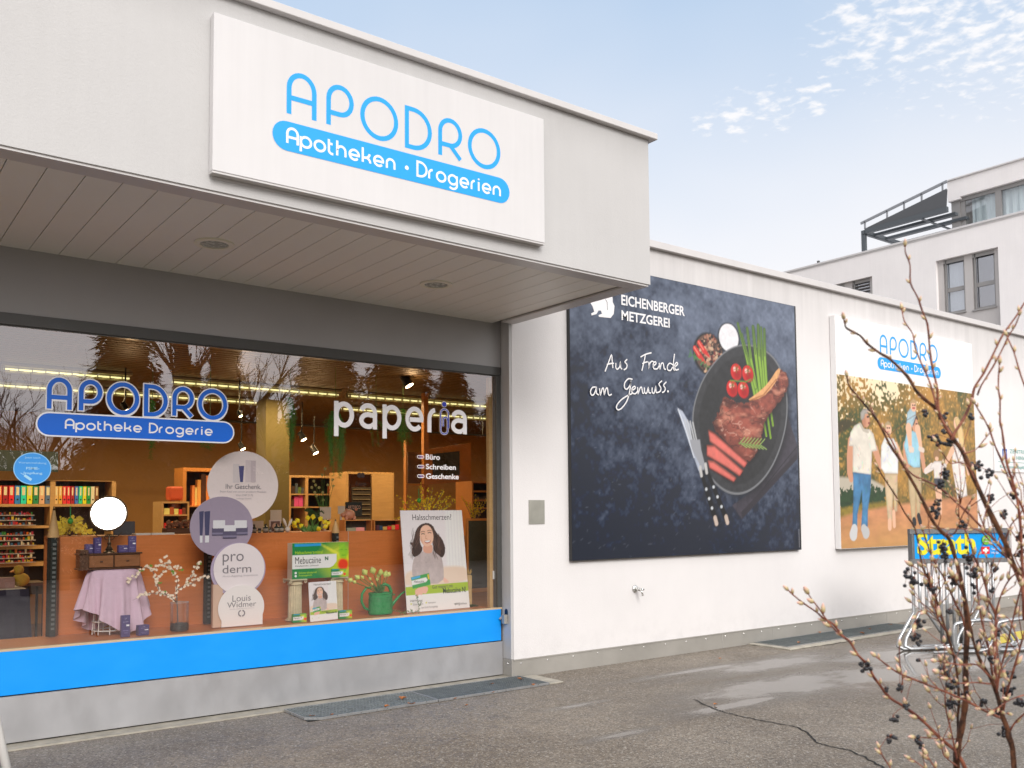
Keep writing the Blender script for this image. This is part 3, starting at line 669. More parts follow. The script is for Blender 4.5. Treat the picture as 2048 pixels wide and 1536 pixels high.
for i, (a, b, s, gr) in enumerate(((625, 1433, .020, 1), (661, 1431, .018, 1), (803, 1399, .030, 1), (823, 1409, .028, 1), (769, 1415, .026, 1), (907, 1399, .020, 1), (982, 1369, .020, 1), (1044, 1360, .03, 1), (1067, 1371, .018, 1),
        (984, 1386, .016, 1), (1345, 1305, .032, 0), (930, 1412, .018, 0), (1163, 1333, .015, 0), (1728, 1268, .035, 2), (1742, 1259, .02, 2), (1596, 1286, .02, 2), (1778, 1251, .03, 0), (1805, 1238, .03, 0), (1440, 1318, .015, 0), (1640, 1266, .02, 2), (1428, 1410, .018, 0))):
    z = .024 if gr else .004; p = on(a, b, 2, z); mb = MB(); an = rnd.uniform(0, 6.28); c, q_ = math.cos(an), math.sin(an)
    for k in range(3):
        aa = an + (k - 1) * .9; mb.leaf((p[0], p[1], z + .002), (math.cos(aa), math.sin(aa), .35), (0, 0, 1), s * 1.8, s * 1.1, fold=.3)
    lf = mb.build('fallen_leaf', M_leaf)
    tag(lf, LEAF[i], 'leaf', ('leaves on bare asphalt', 'leaves on the grates before the window', 'leaves on the long grate')[gr])
# white tube leg at the left edge
mb = MB(); a = on(-22, 1380, 1, 5.0); b = on(14, 1545, 1, 5.0); a = np.array(a); b = np.array(b); d = (b - a)
e = b + d * ((0.0 - b[2]) / d[2]) if d[2] else b; top = a - d * 3.0
sg = thing('pavement_sign', 'white tubular leg of a pavement sign at the left edge', 'pavement sign', (e[0], e[1], 0))
mb.tube([tuple(top), (e[0], e[1], .012)], .020, 14); mb.build('leg', M_white, sg, True)
mb = MB(); mb.tube([(top[0], top[1], top[2]), (top[0] - .75, top[1], top[2])], .02, 12); mb.tube([(top[0] - .75, top[1], top[2]), (e[0] - .95, e[1], .012)], .02, 12); mb.build('frame', M_white, sg, True)
mb = MB(); mb.lathe((e[0], e[1], 0), [(.024, 0), (.024, .03)], 12); mb.build('foot_cap', M_black, sg)
# ================================================================== signs and posters outside
SKYB = D((8, 170, 250)); SKYB = (.002, .335, .84)
WHITE = (.80, .785, .78)
def sheet(name, x0, x1, z0, z1, yf, depth, m, parent, bev=.003):
    mb = MB(); mb.box(x0, x1, yf, yf + depth, z0, z1, bev=bev); return mb.build(name, m, parent)
M_signface = stucco('sign_sheet', (.655, .642, .645), .02, .4, grime_shade=(3.4, 4.5, .06, 0), bumpy=False)
# --- big sign on the canopy
yf = YK - .07
sgn = thing('canopy_sign', 'large white sign board with blue APODRO lettering on the canopy front', 'sign', (3.0, YK, 3.6))
sheet('board', 1.752, 4.236, 3.596, 4.540, yf, .062, M_signface, sgn)
mb = MB(); mb.box(1.77, 4.22, YK - .006, YK - .001, 3.57, 4.55); mb.box(1.752, 4.236, yf + .004, YK - .012, 3.584, 3.5945); mb.build('backing_rail', M_coping, sgn)
pl = Plane((0, yf, 0))
W_ = .0205
def pill(pl, x0, x1, z0, z1, col, n=12):
    r = (z1 - z0) / 2; zc = (z0 + z1) / 2
    pl.poly(arc(x1 - r, zc, r, r, -90, 90, n) + arc(x0 + r, zc, r, r, 90, 270, n), col)
logo(pl, 2.203, 3.829, 4.052, 4.312, SKYB, .0315)
pill(pl, 2.113, 3.908, 3.817, 4.001, SKYB)
geo_text(pl, 'Apotheken . Drogerien', 2.208, 3.866, 3.822, 3.962, WHITE, .0155)
pl.build('lettering', sgn)

# --- butcher's poster
yf = YW - .05
p1 = thing('food_poster', 'large dark poster of a steak on a black plate with white handwriting', 'poster', (8.0, YW, 1.09))
X0, X1, Z0, Z1 = 6.095, 9.905, 1.10, 4.222
M_pedge = mat('poster_edge_black', (.015, .016, .018), .4)
sheet('board', X0, X1, Z0, Z1, yf, .045, M_pedge, p1, .002)
mb = MB(); mb.box(X1 + .001, X1 + .03, yf + .002, YW - .002, Z0 - .0, Z1); mb.build('side_rail', M_pedge, p1)
cv = Canvas(X0 + .004, X1 - .004, Z0 + .004, Z1 - .004, .0115, D((38, 46, 62)))
t = tracer(1130, 540, 2.559, yf)
n1 = cv.noise(.9, 1); n2 = cv.noise(.22, 2); n3 = cv.noise(.07, 3); n4 = cv.noise(.04, 8)
lum = np.clip((n1 - .5) * 1.0 + (n2 - .5) * 1.1 + (n3 - .5) * 1.0 + (cv.Z - 2.35) * .34 + (cv.X - 7.4) * .13, -1, 2)
n5 = cv.noise(.035, 44, 1, 2); lum = lum + (n5 - .5) * .6
cv.I = np.array(D((48, 58, 78))) + np.clip(lum, -.42, 2)[..., None] * (np.array(D((112, 122, 142))) - np.array(D((44, 52, 70)))) * .62
cv.I = np.clip(cv.I, np.array(D((30, 36, 50))), 1)
rg = np.random.RandomState(4)
for k in range(110):
    x, z = rg.uniform(X0, X1 - 1.3), rg.uniform(Z0, Z0 + 1.9); a = rg.uniform(-1, 1); l = rg.uniform(.012, .04)
    cv.line([(x, z), (x + l * math.cos(a), z + l * math.sin(a) * .6 + .01)], .0025, D((125, 132, 148)), alpha=.38)
def T(pts): return [t(a, b) for a, b in pts]
def c_(a, b, ra, rb): (x, z) = t(a, b); (x1, _) = t(a + ra, b); (_, z1) = t(a, b - rb); return x, z, abs(x1 - x), abs(z1 - z)
def EL(a, b, ra, rb, col, **k): x, z, rx, rz = c_(a, b, ra, rb); cv.ell(x, z, rx, rz, col, **k)
tex = .6 + .8 * cv.noise(.05, 11); tex2 = .45 + 1.1 * cv.noise(.16, 12, 1.6, 4)
cv.poly(T([(1140, 750), (1190, 900), (1190, 965), (905, 1275), (855, 1205), (960, 1130)]), D((62, 58, 68)), tex=tex)
cv.line(T([(1186, 905), (1100, 1010), (930, 1225)]), .006, D((25, 25, 30)))
cv.poly(T([(900, 1240), (1186, 935), (1188, 968), (908, 1272)]), D((46, 42, 50)))
EL(735, 430, 78, 110, D((22, 22, 25)), soft=.03); EL(737, 428, 69, 98, D((95, 70, 58)))
for k in range(240):
    r, a = math.sqrt(rg.rand()), rg.rand() * 6.28; EL(737 + 66 * r * math.cos(a), 428 + 94 * r * math.sin(a), 6, 8, D([(60, 40, 34), (168, 120, 95), (200, 165, 135), (120, 50, 45), (35, 28, 28)][rg.randint(5)]))
EL(838, 350, 56, 80, D((20, 21, 26)), soft=.03); EL(838, 347, 49, 71, D((228, 226, 230)), tex=.85 + .3 * n4)
plate = [(900, 378), (980, 385), (1060, 430), (1115, 520), (1140, 640), (1138, 780), (1100, 930), (1040, 1050), (960, 1130), (880, 1157), (800, 1130), (720, 1040), (670, 920), (648, 800), (655, 690), (700, 560), (770, 460), (830, 405)]
def smooth_poly(p, n=3):
    for _ in range(n):
        q = []
        for i in range(len(p)):
            a, b = p[i], p[(i + 1) % len(p)]; q += [(a[0] * .75 + b[0] * .25, a[1] * .75 + b[1] * .25), (a[0] * .25 + b[0] * .75, a[1] * .25 + b[1] * .75)]
        p = q
    return p
sp_ = smooth_poly(plate, 2)
cv.poly(T([(a + 14, b + 22) for a, b in sp_]), D((16, 18, 24)), soft=.12, alpha=.8)
cv.poly(T(sp_), D((118, 120, 124)))
cv.poly(T([(897 + (a - 897) * .975, 768 + (b - 768) * .975 - 2) for a, b in sp_]), D((52, 53, 56)), tex=tex)
cv.poly(T([(897 + (a - 897) * .86, 768 + (b - 768) * .86) for a, b in sp_]), D((40, 41, 43)), tex=tex, soft=.03)
g_ = np.clip((3.0 - cv.Z) * .9, 0, 1)
for pts, w0, w1 in (([(884, 275), (925, 430), (972, 640)], 7, 9), ([(932, 300), (950, 450), (985, 640)], 8, 9), ([(962, 292), (975, 430), (1000, 640)], 9, 9), ([(988, 285), (993, 440), (1012, 600)], 9, 9), ([(1020, 305), (1022, 440), (1030, 590)], 8, 9), ([(905, 330), (950, 500), (975, 600)], 6, 8), ([(1003, 295), (1010, 460), (1020, 600)], 6, 8)):
    P = T(pts); k = .0026; cv.line(P, [w0 * k * 1.25, w0 * k * 1.5, w1 * k * 1.5], D((60, 88, 28))); cv.line(P, [w0 * k * .7, w0 * k * .9, w1 * k], D((135, 172, 62))); cv.line(P[:2], [w0 * k, w0 * k * .4], D((62, 90, 40)), alpha=.8)
for pts in ([(1015, 760), (1030, 848)], [(1035, 740), (1052, 858)], [(1050, 700), (1064, 795)]): cv.line(T(pts), .016, D((140, 178, 50))); cv.line(T(pts), .006, D((90, 130, 30)))
for a, b in ((686, 372), (664, 400)):
    P = T([(a, b), (a + 25, b + 40), (a + 52, b + 72)]); cv.line(P, [.03, .035, .012], D((205, 45, 40))); cv.line([(p[0] - .01, p[1] + .01) for p in P[:2]], .007, D((245, 140, 120)))
for k in range(16):
    a0 = (640 + k * 6, 425 + k * 4.4); cv.line(T([a0, (a0[0] + rg.uniform(-25, 10), a0[1] + rg.uniform(-22, 26))]), .007, D((70, 120, 70)))
for a, b in ((876, 522), (935, 531), (855, 606), (912, 613)):
    EL(a, b, 31, 46, D((40, 12, 12)), soft=.03, alpha=.7); EL(a, b, 28, 42, D((205, 28, 26))); EL(a + 6, b + 14, 18, 24, D((160, 12, 16)), soft=.06); EL(a - 9, b - 15, 6, 11, D((250, 205, 195)), soft=.02); EL(a + 8, b - 14, 4, 6, D((245, 150, 140)), soft=.02)
cv.line(T([(845, 565), (880, 568), (925, 572), (950, 560)]), .008, D((100, 130, 50)))
for a, b in ((878, 505), (936, 515), (858, 588), (912, 596)):
    for q in range(5): an = q * 1.26 + .4; cv.line(T([(a, b), (a + 14 * math.cos(an), b + 20 * math.sin(an))]), .005, D((80, 110, 40)))
meat = smooth_poly([(815, 650), (850, 665), (905, 690), (960, 672), (1030, 625), (1075, 570), (1098, 512), (1128, 515), (1146, 565), (1125, 640), (1065, 715), (1020, 765), (1008, 850), (985, 940), (925, 990), (850, 900), (742, 795), (785, 735), (792, 690)], 1)
cv.poly(T([(a + 6, b + 14) for a, b in meat]), D((18, 12, 12)), soft=.06, alpha=.8)
cv.poly(T(meat), D((138, 70, 56)), tex=tex2 * (.65 + .7 * cv.noise(.045, 55, 1.5, 2)), wob=.06, edge=.75, ew=.07)
hl = np.clip((cv.noise(.11, 21, 2.2, 4) - .58) * 6, 0, 1) * (cv.sd(T(meat)) < -.02)
cv.blend(hl * .6, D((214, 148, 122))); rn = cv.noise(.10, 61, 2.0, 3); hs_ = np.clip(1 - np.abs(rn - .5) * 32, 0, 1) * np.clip((cv.noise(.12, 62, 1, 1) - .45) * 6, 0, 1) * (cv.sd(T(meat)) < -.02); cv.blend(hs_ * .55, D((228, 180, 160))); rk_ = np.clip(1 - np.abs(rn - .40) * 24, 0, 1) * (cv.sd(T(meat)) < -.01); cv.blend(rk_ * .6, D((40, 16, 14))); dk = np.clip((cv.noise(.13, 22, 2.4, 3) - .57) * 7, 0, 1) * (cv.sd(T(meat)) < -.01); cv.blend(dk * .75, D((52, 20, 18)))
cv.poly(T(smooth_poly([(925, 672), (1010, 655), (1070, 590), (1106, 512), (1090, 500), (1040, 580), (985, 630)], 1)), D((222, 165, 110)), tex=.75 + .5 * n4)
cv.line(T([(945, 668), (1015, 640), (1080, 560)]), .010, D((150, 80, 45)), alpha=.7)
for q in ([(735, 822), (765, 838), (932, 985), (920, 1008), (860, 960), (742, 872)], [(727, 900), (765, 900), (910, 1028), (895, 1052), (835, 1010), (727, 945)], [(733, 978), (760, 982), (874, 1066), (864, 1082), (740, 1010)]):
    cv.poly(T([(a - 2, b + 9) for a, b in q]), D((60, 22, 20))); cv.poly(T(q), D((205, 84, 76)), tex=.55 + .8 * cv.noise(.05, 31), edge=.5, ew=.03); cv.line(T([q[0], q[1], q[2]]), .012, D((104, 48, 36)), alpha=.9); cv.poly(T([(a * .96 + 31, b * .96 + 40) for a, b in q]), D((232, 132, 118)), soft=.04, alpha=.5)
for k in range(14):
    f = k / 13; a0 = (893 + 110 * f, 888 + 10 * f); s_ = 1 if k % 2 else -1; cv.line(T([a0, (a0[0] + 28, a0[1] + s_ * 26 - 6)]), .006, D((150, 178, 96)))
cv.line(T([(890, 886), (1010, 903)]), .007, D((110, 140, 70)))
# knife and fork
cv.line(T([(640, 830), (700, 1000), (735, 1110), (790, 1290)]), .045, D((10, 11, 15)), soft=.08, alpha=.7)
cv.poly(T([(575, 706), (600, 722), (640, 790), (650, 870), (690, 1000), (700, 1035), (688, 1040), (660, 960)]), D((176, 184, 200)), tex=.6 + .7 * cv.noise(.2, 41))
cv.line(T([(578, 712), (618, 820), (660, 960)]), .005, D((235, 240, 250)))
for k in range(4): cv.line(T([(612 + k * 14, 765 + k * 5), (640 + k * 11, 870 + k * 1)]), .009, D((188, 190, 192)))
cv.poly(T([(638, 868), (690, 868), (697, 920), (722, 1020), (704, 1024), (650, 920)]), D((150, 152, 158)))
for (a, b), (c, d) in (((695, 1030), (772, 1285)), ((722, 1015), (828, 1280))):
    cv.line(T([(a, b), ((a + c) / 2, (b + d) / 2), (c, d)]), [.028, .038, .042], D((15, 15, 18)))
    cv.line(T([(a - 3, b - 20), (a + 3, b + 22)]), .022, D((190, 188, 186)))
    for f in (.36, .55, .74): EL(a + (c - a) * f, b + (d - b) * f, 6, 8, D((200, 205, 210)))
    cv.line(T([(c - 4, d - 16), (c + 3, d + 12)]), .030, D((196, 178, 165)))
cv.mesh('picture', p1, y=yf - .0012, m=mat_print('print_satin', .32, .5))
pl = Plane((0, yf - .0015, 0))
WT = (.78, .77, .78)
def tb(txt, a, b, c, d, col=WT, bold=.0, pl=None): x0, z1 = t(a, b); x1, z0 = t(c, d); pl.text(txt, x0, z0, x1, z1, col, bold)
tb('EICHENBERGER', 287, 125, 612, 237, WT, .022, pl); tb('METZGEREI', 288, 205, 535, 297, WT, .022, pl)
pl.poly(T([(128, 150), (165, 146), (195, 150), (222, 126), (241, 128), (243, 165), (252, 185), (248, 225), (232, 246), (172, 240), (170, 231), (188, 224), (182, 208), (170, 208), (160, 226), (135, 233), (132, 223), (148, 214), (140, 187), (128, 168)]), WT)
pl.stroke(T([(205, 150), (214, 165), (216, 205)]), .006, D((38, 46, 62)))
hand = ["203,520 222,470 236,436 240,470 243,502", "212,484 232,479 248,478", "258,476 258,500 266,508 277,496 281,474 283,500 290,508", "316,458 304,470 314,484 312,502 298,512",
 "384,446 410,432 440,424", "408,436 400,476 390,516", "392,480 406,474 420,470", "426,470 425,500 430,480 440,468 450,470", "448,492 462,480 458,470 448,480 450,504 468,506 478,490", "478,476 482,506 488,482 498,478 504,506 512,508", "548,486 532,478 520,492 522,512 536,514 546,498", "556,430 551,470 550,500 556,516", "556,498 572,482 566,474 556,490 562,512 578,508",
 "152,600 136,602 126,620 130,640 144,636 156,604 156,630 168,640", "172,606 176,638 184,612 192,606 196,636 204,610 212,606 216,632 222,642 234,636",
 "340,560 318,558 300,580 300,604 312,610 328,590 332,572 326,620 312,670 286,706 266,716 258,700 272,676 300,652 340,632", "336,618 354,606 350,596 338,606 338,628 354,634 366,620", "366,600 368,632 378,606 386,602 392,630 398,630", "400,602 402,628 412,630 420,604 424,628 434,630", "440,602 440,626 450,630 458,600 460,626 468,628", "490,568 474,584 484,604 480,622 466,628", "512,574 498,590 506,606 502,622 490,628"]
for s_ in hand:
    pts = [tuple(float(v) for v in q.split(',')) for q in s_.split()]
    q = []
    for i in range(len(pts) - 1):      # Catmull-Rom
        p0, pa, pb, p3 = pts[max(i - 1, 0)], pts[i], pts[i + 1], pts[min(i + 2, len(pts) - 1)]
        for k in range(4):
            u = k / 4; q.append(tuple(.5 * (2 * pa[j] + (pb[j] - p0[j]) * u + (2 * p0[j] - 5 * pa[j] + 4 * pb[j] - p3[j]) * u * u + (3 * pa[j] - p0[j] - 3 * pb[j] + p3[j]) * u ** 3) for j in (0, 1)))
    q.append(pts[-1]); pl.stroke(T(q), .015, WT)
x, z, rx, rz = c_(520, 622, 4, 5); pl.disc(x, z, .013, .013, WT)
x, z = t(1192, 1420); x2, z2 = t(1192, 1325); pl.rect(x - .004, z, x + .004, z2, D((150, 150, 155)))
pl.build('lettering', p1)

# --- family poster
yf = YW - .09
p2 = thing('family_poster', 'tall white poster with blue logo above a picture of a family walking in autumn', 'poster', (12.6, YW, 1.09))
sheet('board', 10.733, 14.43, 1.082, 4.203, yf, .085, mat('white_board', WHITE, .4), p2)
cv = Canvas(10.738, 14.425, 1.088, 3.408, .0105, D((120, 100, 45)))
t = tracer(1640, 780, 5.02, yf)
a1 = cv.noise(.55, 1, 1, 4); a2 = cv.noise(.16, 2, 1, 3); a3 = cv.noise(.05, 3, 1, 2)
def mixc(f, a, b): return np.array(a) + np.clip(f, 0, 1)[..., None] * (np.array(b) - np.array(a))
a4 = cv.noise(.034, 14, 1, 1); a1 = a1 * .75 + a2 * .25; tree_ = mixc((a1 - .33) * 2.6 + (a4 - .5) * .5, D((72, 80, 36)), D((186, 136, 60)))
dk = np.clip((.50 - a2) * 3 + (a4 - .5) * 1.2 + (1.9 - cv.Z) * .8, 0, 1) * .7; tree_ = tree_ * (1 - dk[..., None]) + dk[..., None] * np.array(D((44, 48, 26)))
hi = np.clip((a3 * .5 + a4 * .5 - .55) * 4, 0, 1); tree_ = tree_ * (1 - .5 * hi[..., None]) + .5 * hi[..., None] * np.array(D((222, 170, 84)))
cv.I = tree_
skyf = np.clip((cv.Z - 3.12 + (a2 - .5) * .9 + (a4 - .5) * .5 - np.abs(cv.X - 11.95) * .45) * 9, 0, 1) + .8 * np.clip((cv.Z - 3.2 + (a3 - .5) * 1.3 + (a4 - .5) * 1.0 - (cv.X - 10.7) * .2) * 7, 0, 1); cv.blend(np.clip(skyf, 0, 1), D((246, 226, 188)))
for k in range(9): cv.line(T([(180, 330 + k * 14), (260 + k * 12, 300 + k * 4), (330 + k * 10, 180 + k * 30)]), [.02, .012, .004], D((60, 44, 26)), alpha=.45)
cv.poly(T([(180, 870), (330, 885), (520, 900), (640, 965), (640, 1050), (180, 1050)]), D((188, 178, 160)), soft=.04)
cv.poly(T([(200, 1010), (300, 990), (640, 990), (660, 1120), (420, 1180), (210, 1200)]), D((38, 62, 32)), wob=.25, tex=.6 + .9 * a3)
cv.poly(T([(205, 1190), (400, 1150), (680, 1120), (680, 1180), (205, 1290)]), D((140, 120, 45)), tex=.7 + .6 * a3, soft=.05)
gr = T([(190, 1285), (420, 1215), (700, 1165), (1000, 1120), (1300, 1085), (1700, 1045), (1800, 1700), (190, 1700)])
cv.poly(gr, D((200, 138, 96)), soft=.06, tex=.62 + .75 * cv.noise(.09, 9, 2.5, 3)); bl = np.clip((1.55 - cv.Z) * 1.6, 0, .7) * (cv.sd(gr) < 0); cv.blend(bl * (.5 + a2), D((198, 152, 88)))
SK = D((208, 150, 118)); SKl = D((232, 184, 152))
def PL(p, col, **k):
    P_ = T(p); cv.poly(P_, col, edge=.42, ew=.035, soft=.018, **k); a = np.array(p); lo, hi = a.min(0), a.max(0); ar = (hi[0] - lo[0]) * (hi[1] - lo[1])
    if ar < 9000: return
    keep = cv.I.copy(); sd_ = cv.sd(P_)
    for _ in range(int(ar / 3500)):
        x, y = rg.uniform(lo[0], hi[0]), rg.uniform(lo[1], hi[1]); l = rg.uniform(20, 70); an = rg.uniform(.9, 2.2)
        cv.line(T([(x, y), (x + l * math.cos(an) * .5 + 5, y + l * math.sin(an) * .6), (x + l * math.cos(an), y + l * math.sin(an))]), [.002, .007, .002], tuple(q * (.5 if rg.rand() < .65 else 1.2) for q in col), soft=.022, alpha=.5)
    cv.I = np.where((sd_ < 0)[..., None], cv.I, keep)
def LN(p, r, col, **k): cv.line(T(p), [q * .00365 for q in r] if isinstance(r, (list, tuple)) else r * .00365, col, **k)
sh = .78 + .4 * cv.noise(.12, 17)
# older man
LN([(315, 520), (300, 680), (298, 830), (312, 890)], [22, 20, 17, 14], SK); LN([(555, 600), (580, 680), (610, 760)], [20, 17, 15], SK)
PL([(290, 560), (305, 430), (345, 360), (400, 330), (440, 395), (495, 395), (535, 440), (575, 605), (520, 618), (512, 860), (328, 825), (330, 565)], D((228, 220, 206)), tex=sh)
PL([(332, 825), (512, 850), (508, 1000), (480, 1200), (478, 1385), (412, 1388), (425, 1180), (418, 1010), (375, 1250), (372, 1400), (322, 1395), (335, 1100)], D((72, 128, 172)), tex=.55 + .9 * cv.noise(.13, 18))
EL(460, 300, 38, 74, SK); EL(440, 320, 20, 60, D((165, 105, 80)), soft=.05, alpha=.6); PL([(410, 300), (405, 230), (430, 192), (480, 190), (500, 225), (482, 236), (452, 240), (440, 285), (425, 300)], D((168, 162, 154))); LN([(487, 332), (498, 334)], 4, D((140, 70, 60))); LN([(474, 270), (486, 268)], 4, D((60, 40, 30)))
LN([(345, 1400), (335, 1450)], [20, 24], D((205, 205, 205))); LN([(440, 1395), (460, 1430)], [18, 24], D((190, 190, 190)))
LN([(405, 345), (435, 400), (480, 420)], 6, D((190, 180, 165)))
# woman in white
LN([(760, 560), (820, 700), (860, 760)], [16, 13, 11], SKl)
PL([(610, 700), (615, 560), (650, 475), (740, 490), (785, 600), (782, 840), (650, 838), (612, 780)], D((236, 236, 232)), tex=sh)
PL([(650, 838), (778, 842), (775, 1215), (745, 1225), (735, 1000), (722, 1310), (682, 1312), (655, 1000)], D((212, 186, 150)), tex=sh)
EL(684, 395, 33, 68, SKl); LN([(672, 380), (680, 382)], 3, D((90, 60, 50))); LN([(692, 380), (700, 382)], 3, D((90, 60, 50))); LN([(678, 425), (695, 424)], 4, D((190, 100, 95))); PL([(648, 400), (650, 340), (680, 312), (712, 335), (716, 380), (700, 350), (665, 350), (658, 420)], D((188, 164, 124)))
LN([(700, 1320), (700, 1380)], 13, SKl); LN([(740, 1230), (745, 1360)], 11, SKl)
# father with a child on his shoulders
LN([(860, 560), (862, 680), (880, 760)], [20, 18, 15], SK); LN([(1005, 600), (1030, 690), (1045, 800)], [19, 15, 13], SK)
PL([(842, 560), (868, 435), (930, 410), (985, 430), (1003, 560), (1005, 775), (950, 790), (885, 740)], D((158, 208, 226)), tex=sh)
PL([(882, 775), (1012, 780), (1018, 1000), (1002, 1250), (970, 1252), (962, 1010), (958, 1300), (922, 1305), (892, 1000)], D((200, 176, 136)), tex=sh)
EL(953, 350, 32, 72, SK); LN([(962, 340), (976, 342)], 3, D((70, 45, 35))); LN([(962, 395), (976, 392)], 4, D((150, 80, 70))); PL([(925, 330), (930, 262), (975, 258), (985, 300), (960, 290), (940, 360)], D((84, 62, 46)))
PL([(875, 230), (905, 185), (960, 205), (962, 260), (925, 370), (865, 385)], D((170, 198, 208)), tex=sh); EL(938, 160, 30, 58, SKl); LN([(926, 152), (934, 154)], 3, D((90, 60, 50))); LN([(946, 154), (954, 152)], 3, D((90, 60, 50))); LN([(930, 182), (950, 182)], 4, D((180, 80, 75))); PL([(905, 200), (903, 120), (935, 85), (968, 110), (968, 200), (955, 130), (915, 130)], D((196, 160, 112)))
LN([(890, 385), (900, 500), (908, 600)], [22, 15, 12], SKl); LN([(980, 395), (1000, 500), (1012, 590)], [20, 14, 12], SKl); LN([(928, 640 - 40), (905, 590)], 12, D((225, 205, 190))); LN([(1000, 590), (1035, 605)], 10, D((225, 205, 190)))
LN([(945, 1310), (948, 1335)], 14, D((35, 35, 38))); LN([(990, 1265), (1005, 1325)], 13, D((35, 35, 38)))
# girl and mother
LN([(1060, 815), (1120, 770)], [12, 16], D((228, 214, 205))); LN([(1270, 720), (1310, 640)], [12, 12], SKl)
PL([(1115, 750), (1150, 715), (1215, 715), (1270, 745), (1270, 775), (1240, 785), (1235, 890), (1148, 888), (1140, 790), (1100, 800)], D((232, 222, 216)), tex=sh)
PL([(1148, 888), (1230, 890), (1222, 1010), (1150, 1005)], D((70, 72, 84))); LN([(1175, 1005), (1195, 1230)], [15, 11], SKl); LN([(1205, 1005), (1210, 1230)], [14, 11], SKl)
EL(1170, 650, 30, 50, D((150, 112, 72))); EL(1172, 690, 18, 22, SKl)
PL([(1335, 500), (1420, 470), (1440, 640), (1478, 1060), (1380, 1095), (1325, 760), (1330, 640)], D((236, 228, 222)), tex=sh); EL(1372, 335, 30, 64, SKl)
PL([(1350, 290), (1385, 270), (1410, 320), (1440, 430), (1450, 620), (1405, 600), (1380, 420)], D((222, 190, 132)), tex=sh); LN([(1330, 600), (1280, 700)], [16, 12], SKl); LN([(1440, 600), (1490, 830)], [14, 12], SKl)
cv.mesh('picture', p2, y=yf - .0012)
pl = Plane((0, yf - .0005, 0))
logo(pl, 11.80, 13.368, 3.800, 4.052, SKYB, .0315); pill(pl, 11.728, 13.444, 3.566, 3.738, SKYB); geo_text(pl, 'Apotheken . Drogerien', 11.815, 3.612, 13.36, 3.702, WHITE, .0155)
pl.build('lettering', p2)

# --- small parking sign
yf = YW - .02
ps = thing('parking_sign', 'small white parking sign with a blue P square beyond the family poster', 'sign', (15.8, YW, 2.2))
sheet('plate', 15.19, 16.62, 2.205, 2.62, yf, .018, mat('white_board', WHITE, .4), ps)
t = tracer(1640, 780, 5.02, yf); pl = Plane((0, yf, 0)); GR = D((70, 165, 155))
x0, z1 = t(1828, 590); x1, z0 = t(1880, 695); pl.rect(x0, z0, x1, z1, D((50, 100, 185))); pl.text('P', x0 + (x1 - x0) * .25, z0 + (z1 - z0) * .18, x1 - (x1 - x0) * .2, z1 - (z1 - z0) * .15, WHITE, .03)
pl.text('ZENTRUM', 15.72, 2.52, 16.42, 2.585, GR); pl.text('HINWIL', 15.95, 2.415, 16.42, 2.48, GR); pl.rect(15.30, 2.365, 16.5, 2.372, GR); pl.text('Kundenparkplätze', 15.36, 2.25, 16.42, 2.32, GR)
pl.build('lettering', ps)

# ================================================================== lettering on the window glass (outer face)
yg = YS - .004
M_dec = mat_print('print_vinyl', .35, .4)
win = thing('window_lettering', 'blue APODRO window lettering with a white outline above a blue pill', 'window lettering', (1.95, YS, 2.2))
pl = Plane((0, yg, 0), step=.0004); BL = D((10, 88, 186), .75); BW = (.84, .84, .86)
logo(pl, 1.277, 2.593, 2.366, 2.590, BW, .050); pill(pl, 1.204, 2.658, 2.172, 2.352, BW)
# hollow the letters: the inner blue stroke lies on top
logo(pl, 1.277, 2.593, 2.374, 2.590, BL, .032); pill(pl, 1.215, 2.647, 2.183, 2.341, BL)
geo_text(pl, 'Apotheke Drogerie', 1.402, 2.234, 2.475, 2.303, BW, .0115); pl.build('lettering', win, M_dec)
st = thing('round_sticker', 'round blue vaccination sticker on the left of the window glass', 'sticker', (1.19, YS, 1.82))
pl = Plane((0, yg, 0), step=.0004); pl.disc(1.191, 1.937, .122, .115, D((120, 170, 215), .7), 40); pl.disc(1.191, 1.937, .116, .109, D((52, 128, 196), .7), 40); LB = D((150, 195, 230), .8)
pl.text('Jetzt noch', 1.14, 2.005, 1.24, 2.022, LB); pl.text('Voranmeldung', 1.10, 1.968, 1.28, 1.985, LB); pl.text('FSME-', 1.15, 1.93, 1.235, 1.948, LB, .02); pl.text('Impfung', 1.135, 1.892, 1.255, 1.913, LB, .02)
pl.stroke([(1.115, 1.905), (1.145, 1.885)], .004, LB); pl.stroke([(1.14, 1.888), (1.185, 1.855)], .018, LB); pl.build('print', st, M_dec)
pw = thing('shop_name_lettering', 'white paperia window lettering with a blue paperclip as the letter i', 'window lettering', (4.24, YS, 2.27))
pl = Plane((0, yg, 0), step=.0004); IW = (.88, .86, .88)
tz = tracer(500, 700, 4, yg)
for ch, a, b in (('p', 672, 832), ('a', 866, 1016), ('p', 1059, 1210), ('e', 1240, 1386), ('r', 1418, 1496), ('a', 1600, 1732)):
    xa, xb = tz(a, 550)[0], tz(b, 550)[0]; wd = .043; gw = {'p': .66, 'a': .51, 'e': .64, 'r': .28}[ch]; su = (xb - xa - wd) / gw; z0_, xh = 2.353, .232
    for st in G[ch][1]:
        closed = st[-1] == 'c'; q = [v for v in st if v != 'c']; cap_ = (ch in 'pr' and q[0][0] == 0)
        f_ = (xh - wd) / .66; pts = [(xa + wd / 2 + u * su, z0_ + wd / 2 + v * f_) for u, v in q]
        if cap_ and not closed: pts[0] = (pts[0][0], 2.276 if ch == 'p' else z0_)
        if ch == 'p' and not closed: pts[-1] = (pts[-1][0], z0_ + xh)
        if ch == 'a' and q[-1][1] == 0 : pts[-1] = (pts[-1][0], z0_)
        pl.stroke(pts, wd, IW, closed)
